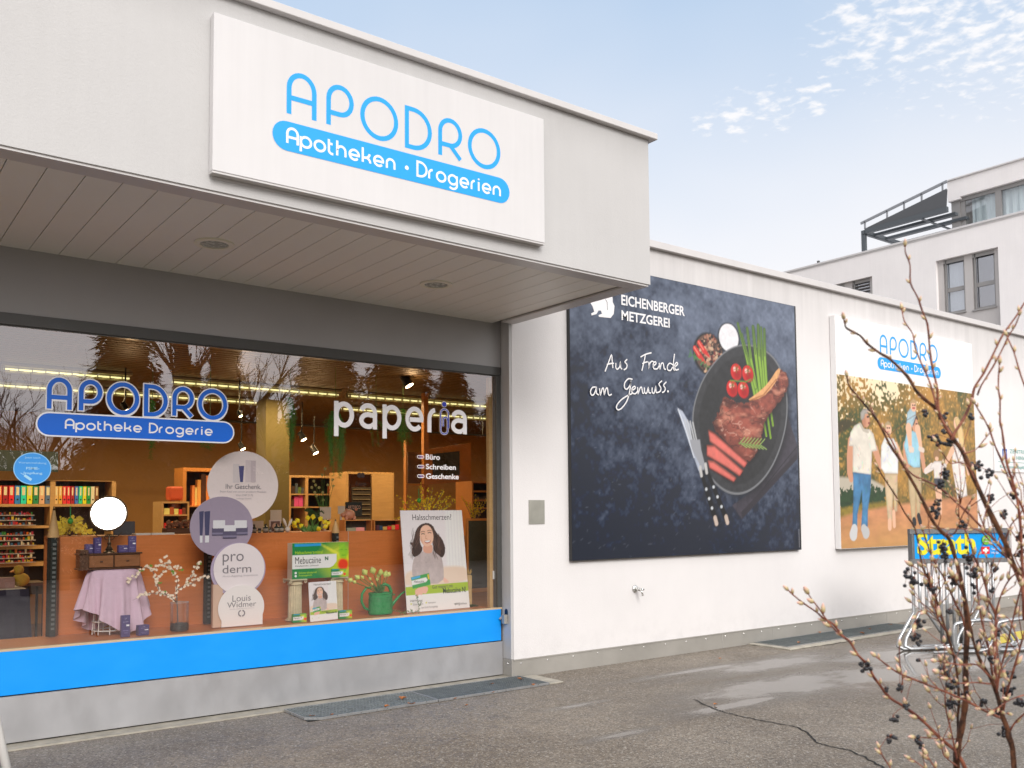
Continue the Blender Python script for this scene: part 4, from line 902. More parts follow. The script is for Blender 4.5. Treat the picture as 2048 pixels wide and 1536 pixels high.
NV = D((32, 42, 140), .6); pl.disc(4.681, 2.627, .028, .028, IW, 24); pl.disc(4.681, 2.627, .024, .024, NV, 24)
def clip(cx, z0, z1, r, wd, col):   # paperclip outline
    return [(cx + r, z0 + r * 1.3), (cx + r, z1 - r)] + arc(cx, z1 - r, r, r, 0, 180, 10) + [(cx - r, z0 + r * .8)] + arc(cx - r * .1, z0 + r * .8, r * .9, r * .8, 180, 360, 10) + [(cx + r * .8, z1 - r * 2.3)] + arc(cx + r * .2, z1 - r * 2.3, r * .55, r * .6, 0, 180, 8) + [(cx - r * .35, z0 + r * 1.6)]
pl.stroke(clip(4.684, 2.345, 2.580, .044, .02, IW), .019, IW); pl.stroke(clip(4.684, 2.345, 2.580, .044, .01, NV), .011, NV)
for txt, z0, z1, x1 in (('Büro', 2.096, 2.148, 4.630), ('Schreiben', 2.006, 2.056, 4.808), ('Geschenke', 1.917, 1.968, 4.840)):
    pl.text(txt, 4.474, z0, x1, z1, IW, .02); zc = (z0 + z1) / 2 - .002
    pl.stroke(arc(4.397, zc, .014, .013, 90, 270, 6) + arc(4.44, zc, .014, .013, -90, 90, 6), .006, IW, True); pl.stroke([(4.40, zc + .004), (4.435, zc + .004), (4.435, zc - .005), (4.405, zc - .005)], .005, D((120, 110, 170), .8))
pl.build('lettering', pw, M_dec)
# ================================================================== things in the shop window
YD = 7.50; ZS = .672
def XZ(px, py, Y=YD): p = on(px, py, 1, Y); return float(p[0]), float(p[2])
def I(c, e=.80): return tuple(min(.9, q / e) for q in lin(c))
mb = MB(); mb.box(XL, 5.286, YS + .045, 7.93, .60, .664); tag(mb.build('display_platform', M_wood), 'reddish wooden platform running along the inside of the shop window', 'platform')
mb = MB(); mb.box(1.50, 5.20, 7.90, 7.93, .665, 1.432); mb.box(1.50, 5.20, 7.932, 8.55, 1.405, 1.43); mb.box(1.50, 5.2, 8.52, 8.55, .06, 1.404)
mb.cur = 1
for x in (2.75, 4.0): mb.box(x, x + .004, 7.897, 7.8995, .67, 1.43)
tag(mb.build('wooden_counter', [M_wood, M_seam]), 'reddish wooden counter with a flat panel front behind the window display', 'counter')
mb = MB(); mb.box(5.245, 5.285, YS + .05, YS + .10, .665, 2.94, bev=.003); tag(mb.build('window_post', M_lightwood), 'slim pale post standing inside the glass at the right edge of the window', 'post')

# giant pencils
M_pblack = mat('black_lacquer', (.022, .028, .026), .25)
def pencil(x, y, zt, zc, r, lab):
    t = thing('giant_pencil', lab, 'decoration pencil', (x, y, ZS), 'giant pencils between the window items')
    mb = MB(); mb.lathe((x, y, ZS), [(r, 0), (r, zc - ZS)], 6); mb.build('barrel', M_pblack, t)
    mb = MB(); mb.lathe((x, y, zc), [(r * 1.0, 0), (r * 1.03, .012), (r * .22, (zt - zc) * .86)], 14); mb.build('wood_cone', M_lightwood, t, 'auto')
    mb = MB(); mb.lathe((x, y, zc + (zt - zc) * .86), [(r * .22, 0), (.002, (zt - zc) * .14)], 10); mb.build('lead_tip', M_pblack, t, True)
    pl = Plane((x, y - r * .9, 0)); k = 0; z = ZS + .05
    while z < zc - .03: pl.rect(-.012, z, .012, z + .018, D((95, 100, 98), 1)); z += .036
    pl.build('stamped_letters', t)
a = XZ(108, 1012, 7.82); b = XZ(108, 1075, 7.82); pencil(a[0], 7.82, a[1], b[1], .042, 'black giant pencil at the free end of the counter, left of the lilac table')
a = XZ(417, 1010, 7.84); b = XZ(417, 1062, 7.84); pencil(a[0], 7.84, a[1], b[1], .036, 'black giant pencil half hidden behind the stack of round cards')
a = XZ(671, 1040, 7.84); b = XZ(671, 1066, 7.84); pencil(a[0], 7.84, a[1] + .01, b[1], .036, 'black giant pencil whose wooden tip rises above the green medicine pack')

# lilac cloth table
cx, cy_ = (XZ(225, 1270, 7.70)[0]), 7.70
M_cloth = mat('lilac_cloth', I((196, 170, 188)), .8, nscale=30, namt=.05, bump=.15, bscale=300)
tbl = thing('side_table', 'small white wire framed table hidden under a lilac cloth', 'table', (cx, cy_, ZS))
ztop = XZ(225, 1139, 7.70)[1]
mb = MB(); mb.lathe((cx, cy_, ztop - .018), [(.115, 0), (.115, .012)], 24); mb.build('table_top', M_white, tbl)
mb = MB()
for z in (ZS + .03, ZS + .10):
    mb.tube([(cx + .15 * math.cos(a), cy_ + .11 * math.sin(a), z) for a in np.linspace(0, 2 * math.pi, 24)], .005, 6)
for k in range(10): a = k * .628; mb.tube([(cx + .15 * math.cos(a), cy_ + .11 * math.sin(a), ZS), (cx + .12 * math.cos(a), cy_ + .10 * math.sin(a), ztop - .02)], .004, 6)
mb.build('wire_frame', M_white, tbl)
# cloth: radial folds, hem drooping in points
mb = MB(); NA, NR = 120, 22; vs = []
hem = lambda a: .13 + .10 * max(0, math.cos(2 * a + .5)) ** 1.5 + .05 * math.sin(3 * a + 1) + .03 * math.sin(7 * a)
for j in range(NR + 1):
    f = j / NR
    for i in range(NA):
        a = 2 * math.pi * i / NA
        if f < .3: r = .165 * f / .3; z = ztop + .003
        else:
            g = (f - .3) / .7; drop = (ztop - ZS - .012) * g * (.80 + .2 * math.cos(2 * (a + 1.2)) * 1.0 if True else 1)
            drop = min(drop, ztop - ZS - .006); r = .165 + .05 * g + .030 * g * math.sin(12 * a + .6 * math.sin(2 * a)) + .014 * g * math.sin(21 * a + 1); z = ztop + .003 - drop
            if g > .0: r += .012 * min(1, g * 6)
        vs.append((cx + r * 1.12 * math.cos(a), cy_ + r * .80 * math.sin(a), z))
fs = [(j * NA + i, j * NA + (i + 1) % NA, (j + 1) * NA + (i + 1) % NA, (j + 1) * NA + i) for j in range(NR) for i in range(NA)]
mb.add(vs, fs); cl = mb.build('tablecloth', M_cloth, None, True); tag(cl, 'lilac cloth hanging in folds over a small round table', 'tablecloth')
# organiser with two drawers
x0, zt = XZ(157, 1108, 7.63); x1, zb = XZ(284, 1137, 7.63); zb = ztop + .006
M_dwood = mat('dark_stained_wood', (.085, .038, .018), .35, nscale=10, namt=.25, stretch=(1, 8, 8)); M_mwood = mat('drawer_wood', (.25, .10, .035), .4, nscale=10, namt=.2, stretch=(1, 8, 8))
og = thing('drawer_box', 'dark wooden table organiser with two small drawers', 'organiser', ((x0 + x1) / 2, 7.7, zb))
mb = MB(); mb.box(x0 + .015, x1 - .015, 7.63, 7.77, zb + .012, zt - .012); mb.box(x0, x1, 7.615, 7.78, zb, zb + .012, bev=.003); mb.box(x0, x1, 7.62, 7.78, zt - .012, zt, bev=.003)
mb.box(x0 + .01, x0 + .07, 7.62, 7.77, zb + .012, zt + .03); mb.build('carcass', M_dwood, og)
xm = (x0 + x1) / 2 + .02
for q0, q1 in ((x0 + .075, xm - .006), (xm + .006, x1 - .02)):
    mb = MB(); mb.box(q0, q1, 7.615, 7.63, zb + .018, zt - .018, bev=.002); dr = mb.build('drawer', M_mwood, og)
    mb = MB(); mb.sphere(((q0 + q1) / 2, 7.61, (zb + zt) / 2), .007, 8, (1.8, .8, .8)); mb.build('handle', M_dwood, dr, True)
# mirror
mx, mz = XZ(217, 1027, 7.69); mi = thing('table_mirror', 'round table mirror on an ornate dark stand', 'mirror', (mx, 7.7, zt))
M_bronze = mat('dark_bronze', (.10, .07, .045), .35, .8)
nrm = Vector((-.30, -1, .30)).normalized(); e1 = nrm.cross(Vector((0, 0, 1))).normalized() * -1; e2 = e1.cross(nrm).normalized() * -1
rx = .118
mb = MB(); c0 = Vector((mx, 7.69, mz)); ring = [c0 + e1 * rx * 1.14 * math.cos(a) + e2 * rx * 1.17 * math.sin(a) for a in np.linspace(0, 2 * math.pi, 40)]
mb.tube([tuple(q) for q in ring], .008, 8, False); mb.add([tuple(q - nrm * .004) for q in ring[:-1]], [tuple(range(39))]); mb.build('rim', M_bronze, mi, True)
mb = MB(); mb.add([tuple(c0 + e1 * rx * 1.08 * math.cos(a) + e2 * rx * 1.11 * math.sin(a) + nrm * .003) for a in np.linspace(0, 2 * math.pi, 40)[:-1]], [tuple(range(39))]); mb.build('mirror_glass', mat('mirror', (.95, .95, .95), .02, 1.0), mi)
mb = MB(); prof = [(.045, 0), (.043, .008), (.026, .02), (.03, .03), (.018, .045), (.012, .06), (.016, .075), (.008, .09), (.007, .14)]
mb.lathe((mx + .012, 7.70, zt), prof, 16)
for s in (-1, 1):
    mb.tube([(mx + .012 + s * (.006 + .03 * math.sin(a)), 7.70, zt + .10 + .022 * (1 - math.cos(a))) for a in np.linspace(0, 4.6, 12)], .003, 6)
    mb.tube([(mx + .012, 7.70, zt + .13), (mx + s * .07, 7.70, zt + .125), (mx + s * .105, 7.695, zt + .16)], .0035, 6)
mb.build('stand', M_bronze, mi, 'auto')
# purple cream boxes
M_purple = mat('purple_carton', (.075, .055, .19), .45, nscale=20, namt=.1)
def carton(px0, py0, px1, py1, Y, dep, rot, lab, zbase=None, z_off=0):
    xa, za = XZ(px0, py0, Y); xb, zb_ = XZ(px1, py1, Y); zb0 = zbase if zbase is not None else zb_
    t = thing('cream_carton', lab, 'carton', ((xa + xb) / 2, Y, zb0), 'purple cream cartons'); h = za - zb_
    mb = MB(); mb.box(xa, xb, Y, Y + dep, zb0, zb0 + h, bev=.0015); mb.build('carton', M_purple, t)
    pl = Plane((0, Y, 0)); w_ = xb - xa; PK = D((175, 170, 195), .9)
    pl.text('LW', xa + w_ * .38, zb0 + h * .82, xa + w_ * .62, zb0 + h * .90, PK); pl.text('pro derm', xa + w_ * .2, zb0 + h * .66, xa + w_ * .8, zb0 + h * .74, PK)
    pl.rect(xa + w_ * .55, zb0 + h * .50, xa + w_ * .9, zb0 + h * .58, D((225, 225, 235), .9)); pl.rect(xa + w_ * .2, zb0 + h * .28, xa + w_ * .8, zb0 + h * .32, D((120, 110, 160), .9)); pl.rect(xa + w_ * .3, zb0 + h * .18, xa + w_ * .7, zb0 + h * .21, D((120, 110, 160), .9))
    pl.build('print', t); t.location = tuple(t.location); t.rotation_euler = (0, 0, rot); return t
carton(171, 1090, 187, 1108, 7.66, .05, .0, 'flat purple carton at the left end of the dark organiser', zt + .001)
carton(189, 1089, 203, 1120, 7.625, .03, .25, 'tall leaning purple carton beside the flat one on the organiser', zt + .001)
carton(237, 1104, 256, 1118, 7.64, .05, .0, 'low purple carton on the organiser, right of the mirror foot', zt + .001)
carton(257, 1085, 272, 1117, 7.64, .03, -.1, 'tall upright purple carton at the right end of the organiser', zt + .001)
carton(243, 1232, 260, 1274, 7.43, .035, .0, 'tall purple carton standing on the platform before the cloth', ZS - .006)
carton(277, 1252, 299, 1271, 7.44, .05, .15, 'low purple carton on the platform at the hem of the cloth', ZS - .006)
# glass vase with a flowering branch
M_vglass = glass_mat('vase_glass', .06, (.93, .94, .93), .55)
vx = XZ(361, 1262, 7.50)[0]; vt = XZ(361, 1205, 7.50)[1]
vs_ = thing('glass_vase', 'clear cylindrical glass vase half filled with dark gravel', 'vase', (vx, 7.53, ZS))
mb = MB(); R = .072; n = 28
for (r, ) in ((R,),):
    ring = [(vx + r * math.cos(2 * math.pi * i / n), 7.53 + r * math.sin(2 * math.pi * i / n)) for i in range(n)]
    for i in range(n): a, b = ring[i], ring[(i + 1) % n]; mb.quad((*a, ZS), (*b, ZS), (*b, vt), (*a, vt))
mb.build('vase_wall', M_vglass, vs_, True)
mb = MB(); mb.tube([(vx + R * math.cos(a), 7.53 + R * math.sin(a), vt) for a in np.linspace(0, 2 * math.pi, 30)], .0022, 6); mb.build('rim', mat('glass_rim', (.6, .62, .6), .1, .3), vs_, True)
mb = MB(); mb.lathe((vx, 7.53, ZS), [(.0, .002), (R - .004, .002), (R - .004, .045), (0, .055)], 24)
for k in range(260): a, r = rnd.uniform(0, 6.28), R * .93 * math.sqrt(rnd.random()); r = r if rnd.random() < .5 else R * .93; mb.sphere((vx + r * math.cos(a), 7.53 + r * math.sin(a), ZS + (.05 + rnd.uniform(0, .006) if r < R * .92 else rnd.uniform(.004, .052))), .005, 5, jit=.2)
tag(mb.build('gravel', mat('dark_gravel', (.035, .028, .024), .5, nscale=80, namt=.4), vs_), kind='stuff')
fb = thing('blossom_branch', 'bare branch with small cream blossoms standing in the glass vase', 'branch', (vx, 7.53, ZS + .02))
M_bark = mat('pale_bark', (.20, .14, .11), .7, nscale=40, namt=.2)
def B3(pts, Y0, Y1): n = len(pts); return [(*XZ(a, b, 7.53)[:1], 7.53 + (Y0 + (Y1 - Y0) * i / max(1, n - 1)), XZ(a, b, 7.53)[1]) for i, (a, b) in enumerate(pts)]
mb = MB(); tw = []
for pts, ya, yb_, r0, r1 in (([(356, 1250), (354, 1210), (352, 1180), (366, 1172), (385, 1166), (388, 1150)], 0, -.03, .006, .002), ([(354, 1206), (344, 1195), (330, 1187), (318, 1180), (312, 1160), (305, 1140), (290, 1135), (272, 1150), (252, 1162)], 0, .0, .005, .0015), ([(344, 1195), (325, 1186), (300, 1186), (282, 1190), (262, 1200)], 0, -.05, .003, .001),
        ([(352, 1180), (356, 1160), (345, 1140), (335, 1128), (320, 1120)], 0, .03, .003, .001), ([(312, 1160), (322, 1145), (340, 1135), (362, 1130)], 0, .0, .002, .001), ([(305, 1140), (318, 1132), (340, 1125), (330, 1115)], 0, .0, .002, .001), ([(385, 1166), (398, 1155), (412, 1152)], -.02, -.04, .002, .001), ([(366, 1172), (380, 1155), (388, 1140), (396, 1128), (401, 1122)], -.02, 0, .002, .001)):
    p = B3(pts, ya, yb_); mb.tube(p, [r0 + (r1 - r0) * i / (len(p) - 1) for i in range(len(p))], 6); tw.append(p)
mb.build('twigs', M_bark, fb, True)
mb = MB(); M_bl = mat('cream_blossom', I((232, 205, 185)), .7)
for p in tw:
    for i in range(len(p) - 1):
        for k in range(7):
            f = rnd.random(); q = [p[i][j] * (1 - f) + p[i + 1][j] * f for j in range(3)]
            if q[2] < vt + .02: continue
            if rnd.random() < .75:
                c = Vector(q) + Vector((rnd.gauss(0, .008), rnd.gauss(0, .008), rnd.gauss(0, .008)))
                for w__ in range(5): a = w__ * 1.256; mb.leaf(c, (math.cos(a), -.3 + rnd.uniform(-.3, .3), math.sin(a)), (0, 1, 0), .014, .011)
mb.build('blossoms', M_bl, fb); mb = MB()
for a, b in ((282, 1143), (320, 1168), (362, 1140), (373, 1168), (328, 1186), (398, 1128), (300, 1133), (345, 1145)):
    x, z = XZ(a, b, 7.52)
    for k in range(4): mb.leaf((x, 7.52, z), (rnd.uniform(-1, 1), -.2, rnd.uniform(-.2, 1)), (0, 1, 0), .025, .012)
mb.build('young_leaves', mat('fresh_leaf', (.16, .34, .04), .5), fb)

# stack of round cards
cd = thing('card_display', 'tall cardboard display made of four overlapping round cards', 'cardboard display', (2.75, 7.5, ZS))
def card(px, py, rpx, rpy, Y, name, col, base=None):
    x, z = XZ(px, py, Y); rx = abs(XZ(px + rpx, py, Y)[0] - XZ(px - rpx, py, Y)[0]) / 2; rz = abs(XZ(px, py - rpy, Y)[1] - XZ(px, py + rpy, Y)[1]) / 2
    mb = MB(); m_ = mat('card_' + name, col, .4)
    if base:
        b0 = XZ(base[0], 1253, Y)[0]; b1 = XZ(base[1], 1251, Y)[0]; zb = ZS
        a0 = math.degrees(math.acos(max(-1, min(1, (b1 - x) / rx)))); pts = arc(x, z, rx, rz, -a0, 180 + math.degrees(math.acos((x - b0) / rx)), 40) + [(b0, zb), (b1, zb)]
        mb.prism(pts, Y, Y + .006)
    else: mb.prism(arc(x, z, rx, rz, 0, 360, 44)[:-1], Y, Y + .006)
    mb.build(name, m_, cd); return x, z, rx, rz, Plane((0, Y - .0003, 0))
GRY = D((120, 115, 122), .8); LG = D((165, 158, 165), .8)
x, z, rx, rz, pl = card(487, 971, 71, 69, 7.54, 'gift_card', I((222, 208, 208)))
def R_(pl, x, z, rx, rz, a, b, c, d, col): pl.rect(x + a * rx, z + b * rz, x + c * rx, z + d * rz, col)
R_(pl, x, z, rx, rz, -.30, .08, -.12, .62, D((205, 195, 198), .8)); pl.poly([(x - .14 * rx, z + .56 * rz), (x + .01 * rx, z + .57 * rz), (x - .02 * rx, z + .10 * rz), (x - .10 * rx, z + .10 * rz)], D((70, 70, 120), .8)); R_(pl, x, z, rx, rz, .05, .10, .22, .74, D((205, 192, 196), .8)); R_(pl, x, z, rx, rz, .20, .10, .34, .73, D((190, 176, 182), .8))
pl.text('Ihr Geschenk.', x - .50 * rx, z - .10 * rz, x + .50 * rx, z + .04 * rz, GRY); pl.text('Beim Kauf von einem proderm Produkt.', x - .65 * rx, z - .22 * rz, x + .66 * rx, z - .15 * rz, LG); pl.text('Wert CHF 21.75', x - .22 * rx, z - .31 * rz, x + .26 * rx, z - .25 * rz, LG); pl.text('(solange Vorrat)', x - .2 * rx, z - .41 * rz, x + .22 * rx, z - .35 * rz, LG)
pl.build('print', cd)
x, z, rx, rz, pl = card(444, 1053, 63, 60, 7.52, 'product_card', I((150, 138, 158)))
for a, c in ((-.72, -.58), (-.56, -.38)): pl.poly([(x + a * rx, z + .50 * rz), (x + c * rx, z + .52 * rz), (x + (c - .03) * rx, z - .30 * rz), (x + (a + .03) * rx, z - .28 * rz)], D((62, 62, 96), .8)); pl.rect(x + (a + .03) * rx, z - .52 * rz, x + (c - .03) * rx, z - .29 * rz, D((205, 205, 212), .8))
for a, b, c, d in ((-.32, -.20, .12, .15), (.36, -.20, .82, .14), (.02, -.30, .46, -.02)):
    pl.rect(x + a * rx, z + (b - .10) * rz, x + c * rx, z + (b + .16) * rz, D((84, 78, 104), .8)); pl.rect(x + (a + .03) * rx, z + (b + .14) * rz, x + (c - .03) * rx, z + (d + .06) * rz, D((208, 208, 214), .8)); pl.rect(x + a * rx, z + (b - .06) * rz, x + c * rx, z + (b - .0) * rz, D((120, 114, 140), .8))
pl.build('print', cd)
card(477, 1139, 55, 54, 7.505, 'lilac_backing', I((165, 152, 178)))
x, z, rx, rz, pl = card(479, 1137, 51, 51, 7.495, 'title_card', I((222, 212, 216)))
pl.text('pro', x - .66 * rx, z + .15 * rz, x + .16 * rx, z + .58 * rz, GRY); pl.text('derm', x - .66 * rx, z - .17 * rz, x + .46 * rx, z + .15 * rz, GRY); pl.text('Anti-Ageing Intensive', x - .66 * rx, z - .34 * rz, x + .72 * rx, z - .24 * rz, LG); pl.build('print', cd)
x, z, rx, rz, pl = card(483, 1215, 46, 45, 7.485, 'base_card', I((226, 216, 216)), (443, 525))
pl.text('Louis', x - .40 * rx, z + .28 * rz, x + .40 * rx, z + .56 * rz, GRY); pl.text('Widmer', x - .62 * rx, z + .02 * rz, x + .64 * rx, z + .26 * rz, GRY); pl.text('SWISS DERMATOLOGICA', x - .52 * rx, z - .07 * rz, x + .56 * rx, z - .03 * rz, LG)
for s in (-1, 1): pl.stroke(arc(x, z - .25 * rz, s * .13 * rx, .13 * rz, -80, 75, 8), .05 * rx, GRY)
pl.build('print', cd); x0_, _ = XZ(425, 1160, 7.49); mb = MB(); mb.box(x0_ + .01, x0_ + .09, 7.50, 7.54, ZS, z + .2); mb.build('back_support', mat('card_support', I((190, 160, 140)), .6), cd)

# plaster columns
M_plaster = mat('aged_plaster', I((205, 192, 160), .9), .75, nscale=14, namt=.22)
def column(px0, px1, lab):
    xa = XZ(px0, 1200, 7.50)[0]; xb = XZ(px1, 1200, 7.50)[0]; x = (xa + xb) / 2; r = (xb - xa) / 2; zt_ = XZ(600, 1158, 7.50)[1]; y = 7.50 + r
    t = thing('plaster_column', lab, 'column', (x, y, ZS), 'plaster columns carrying the green pack'); n = 48
    mb = MB(); z0, z1 = ZS + .02, zt_ - .055; vs = []; fs = []
    for j, zz_ in enumerate(np.linspace(z0, z1, 5)):
        for i in range(n):
            rr = r * .76 * (1 - .08 * j / 4) * (1 - (.09 if i % 3 == 0 else 0)); a = 2 * math.pi * i / n; vs.append((x + rr * math.cos(a), y + rr * math.sin(a), zz_))
    for j in range(4):
        for i in range(n): fs.append((j * n + i, j * n + (i + 1) % n, (j + 1) * n + (i + 1) % n, (j + 1) * n + i))
    mb.add(vs, fs); mb.build('shaft', M_plaster, t)
    mb = MB(); mb.lathe((x, y, z1), [(r * .72, 0), (r * .86, .006), (r * .78, .014), (r * .8, .03), (r * .95, .036)], 24); mb.box(x - r, x + r, y - r, y + r, zt_ - .014, zt_ - .001, bev=.003)
    for sx in (-1, 1):
        for sy in (-1, 1): mb.tube([(x + sx * r * .86 + .014 * math.cos(a) * (1 - a / 16), y + sy * r * .80, zt_ - .026 + .012 * math.sin(a) * (1 - a / 16)) for a in np.linspace(0, 9, 16)], .0045, 6)
    mb.build('capital', M_plaster, t, 'auto')
    mb = MB(); mb.lathe((x, y, ZS), [(r * 1.05, 0), (r * 1.05, .008), (r * .9, .012), (r * .92, .018), (r * .78, .022)], 28); mb.build('base', M_plaster, t, 'auto'); return zt_
zc_ = column(580, 615, 'fluted cream plaster column under the left end of the green pack'); column(664, 697, 'fluted cream plaster column under the right end of the green pack')

def green_art(cv, x0, x1, z0, z1, big=True):
    w_, h = x1 - x0, z1 - z0; U = (cv.X - x0) / w_; V = (cv.Z - z0) / h
    f = np.clip(1.15 - np.hypot((U - .92) * 1.2, (V - .45)) * 1.6 + (cv.noise(w_ * .25, 3, 1, 2) - .5) * .35, 0, 1)
    cv.I = np.array(D((18, 128, 62), .85)) + f[..., None] * (np.array(D((214, 228, 30), .85)) - np.array(D((18, 128, 62), .85)))
    for k in range(5): cv.line([(x0 + w_ * (.5 + k * .06), z0 + h * (.95 - k * .05)), (x0 + w_ * (.72 + k * .03), z0 + h * (.72 - k * .02)), (x0 + w_ * .9, z0 + h * (.9 - k * .2))], w_ * .012, D((225, 235, 70), .85), soft=w_ * .04, alpha=.5)
    cv.ell(x0 + w_ * .90, z0 + h * .36, w_ * .10, h * .18, D((232, 60, 25), .85), soft=w_ * .05)
    cv.poly([(x0 + w_ * .83, z0 + h * .95), (x0 + w_ * .93, z0 + h * .97), (x0 + w_ * .99, z0 + h * .7), (x0 + w_ * .95, z0 + h * .5), (x0 + w_ * .84, z0 + h * .55), (x0 + w_ * .82, z0 + h * .75)], D((120, 196, 40), .85), soft=w_ * .03, alpha=.7)
    for a, b in ((.87, .78), (.95, .78)): cv.line([(x0 + w_ * (a - .02), z0 + h * b), (x0 + w_ * (a + .02), z0 + h * b)], w_ * .004, D((40, 130, 50), .85), alpha=.7)
    cv.line([(x0 + w_ * .88, z0 + h * .62), (x0 + w_ * .94, z0 + h * .62)], w_ * .006, D((60, 140, 40), .85), alpha=.7)
    cv.poly([(x0, z0 + h * .28), (x0, z0 + h * .665), (x0 + w_ * .78, z0 + h * .665), (x0 + w_ * .78, z0 + h * .45), (x0 + w_ * .72, z0 + h * .33), (x0 + w_ * .66, z0 + h * .28)], D((232, 234, 228), .85))
    cv.poly([(x0 + w_ * .04, z0 + h * .90), (x0 + w_ * .50, z0 + h * .91), (x0 + w_ * .50, z0 + h * .98), (x0 + w_ * .04, z0 + h * .975)], D((40, 150, 215), .85))
def pack(px0, py0, px1, py1, Y, dep, lab, zb=None, big=False, name='medicine_carton', cat='carton', group='small green medicine cartons', rot=0):
    xa, za = XZ(px0, py0, Y); xb, zb_ = XZ(px1, py1, Y); h = za - zb_; zb = zb if zb is not None else zb_
    t = thing(name, lab, cat, ((xa + xb) / 2, Y, zb), group)
    mb = MB(); mb.box(xa, xb, Y, Y + dep, zb, zb + h); mb.build('carton', mat('carton_side', I((215, 200, 185)), .5) if big else mat('carton_green', D((60, 160, 60), .9), .5), t)
    cv = Canvas(xa, xb, zb, zb + h, (xb - xa) / (150 if big else 34), (0, 0, 0)); green_art(cv, xa, xb, zb, zb + h); cv.mesh('picture', t, y=Y - .0006)
    w_ = xb - xa; pl = Plane((0, Y - .0006, 0), step=.0003); BK = D((40, 38, 40), .85)
    pl.text('Mebucaïne', xa + w_ * .05, zb + h * .42, xa + w_ * .50, zb + h * .61, BK); pl.text('N', xa + w_ * .57, zb + h * .49, xa + w_ * .63, zb + h * .60, D((20, 90, 50), .85), .04)
    if big:
        YL = D((190, 225, 40), .85); pl.text('Halsschmerzmittel', xa + w_ * .05, zb + h * .69, xa + w_ * .53, zb + h * .78, YL); pl.text('Cetylpyridin, Lidocain', xa + w_ * .05, zb + h * .33, xa + w_ * .46, zb + h * .385, BK)
        pl.text('Schmerzlindernd', xa + w_ * .11, zb + h * .14, xa + w_ * .42, zb + h * .20, YL); pl.text('Antiseptisch', xa + w_ * .11, zb + h * .055, xa + w_ * .34, zb + h * .12, YL)
        for v in (.17, .085): pl.disc(xa + w_ * .06, zb + h * v, w_ * .02, w_ * .02, D((235, 240, 235), .85))
    pl.build('lettering', t); return t
pack(584.5, 1089, 697, 1155, 7.505, .10, 'large green and yellow medicine display pack resting on two plaster columns', zc_, True, 'display_pack', 'display pack', None)
pack(663, 1138, 692, 1153, 7.492, .012, 'small medicine carton leaning against the large pack on the right column', zc_ - .001)
pack(586, 1230, 613, 1245, 7.44, .03, 'small medicine carton at the foot of the left plaster column', ZS - .006)
pack(679, 1222, 704, 1237, 7.43, .03, 'small medicine carton at the foot of the right plaster column', ZS - .006)

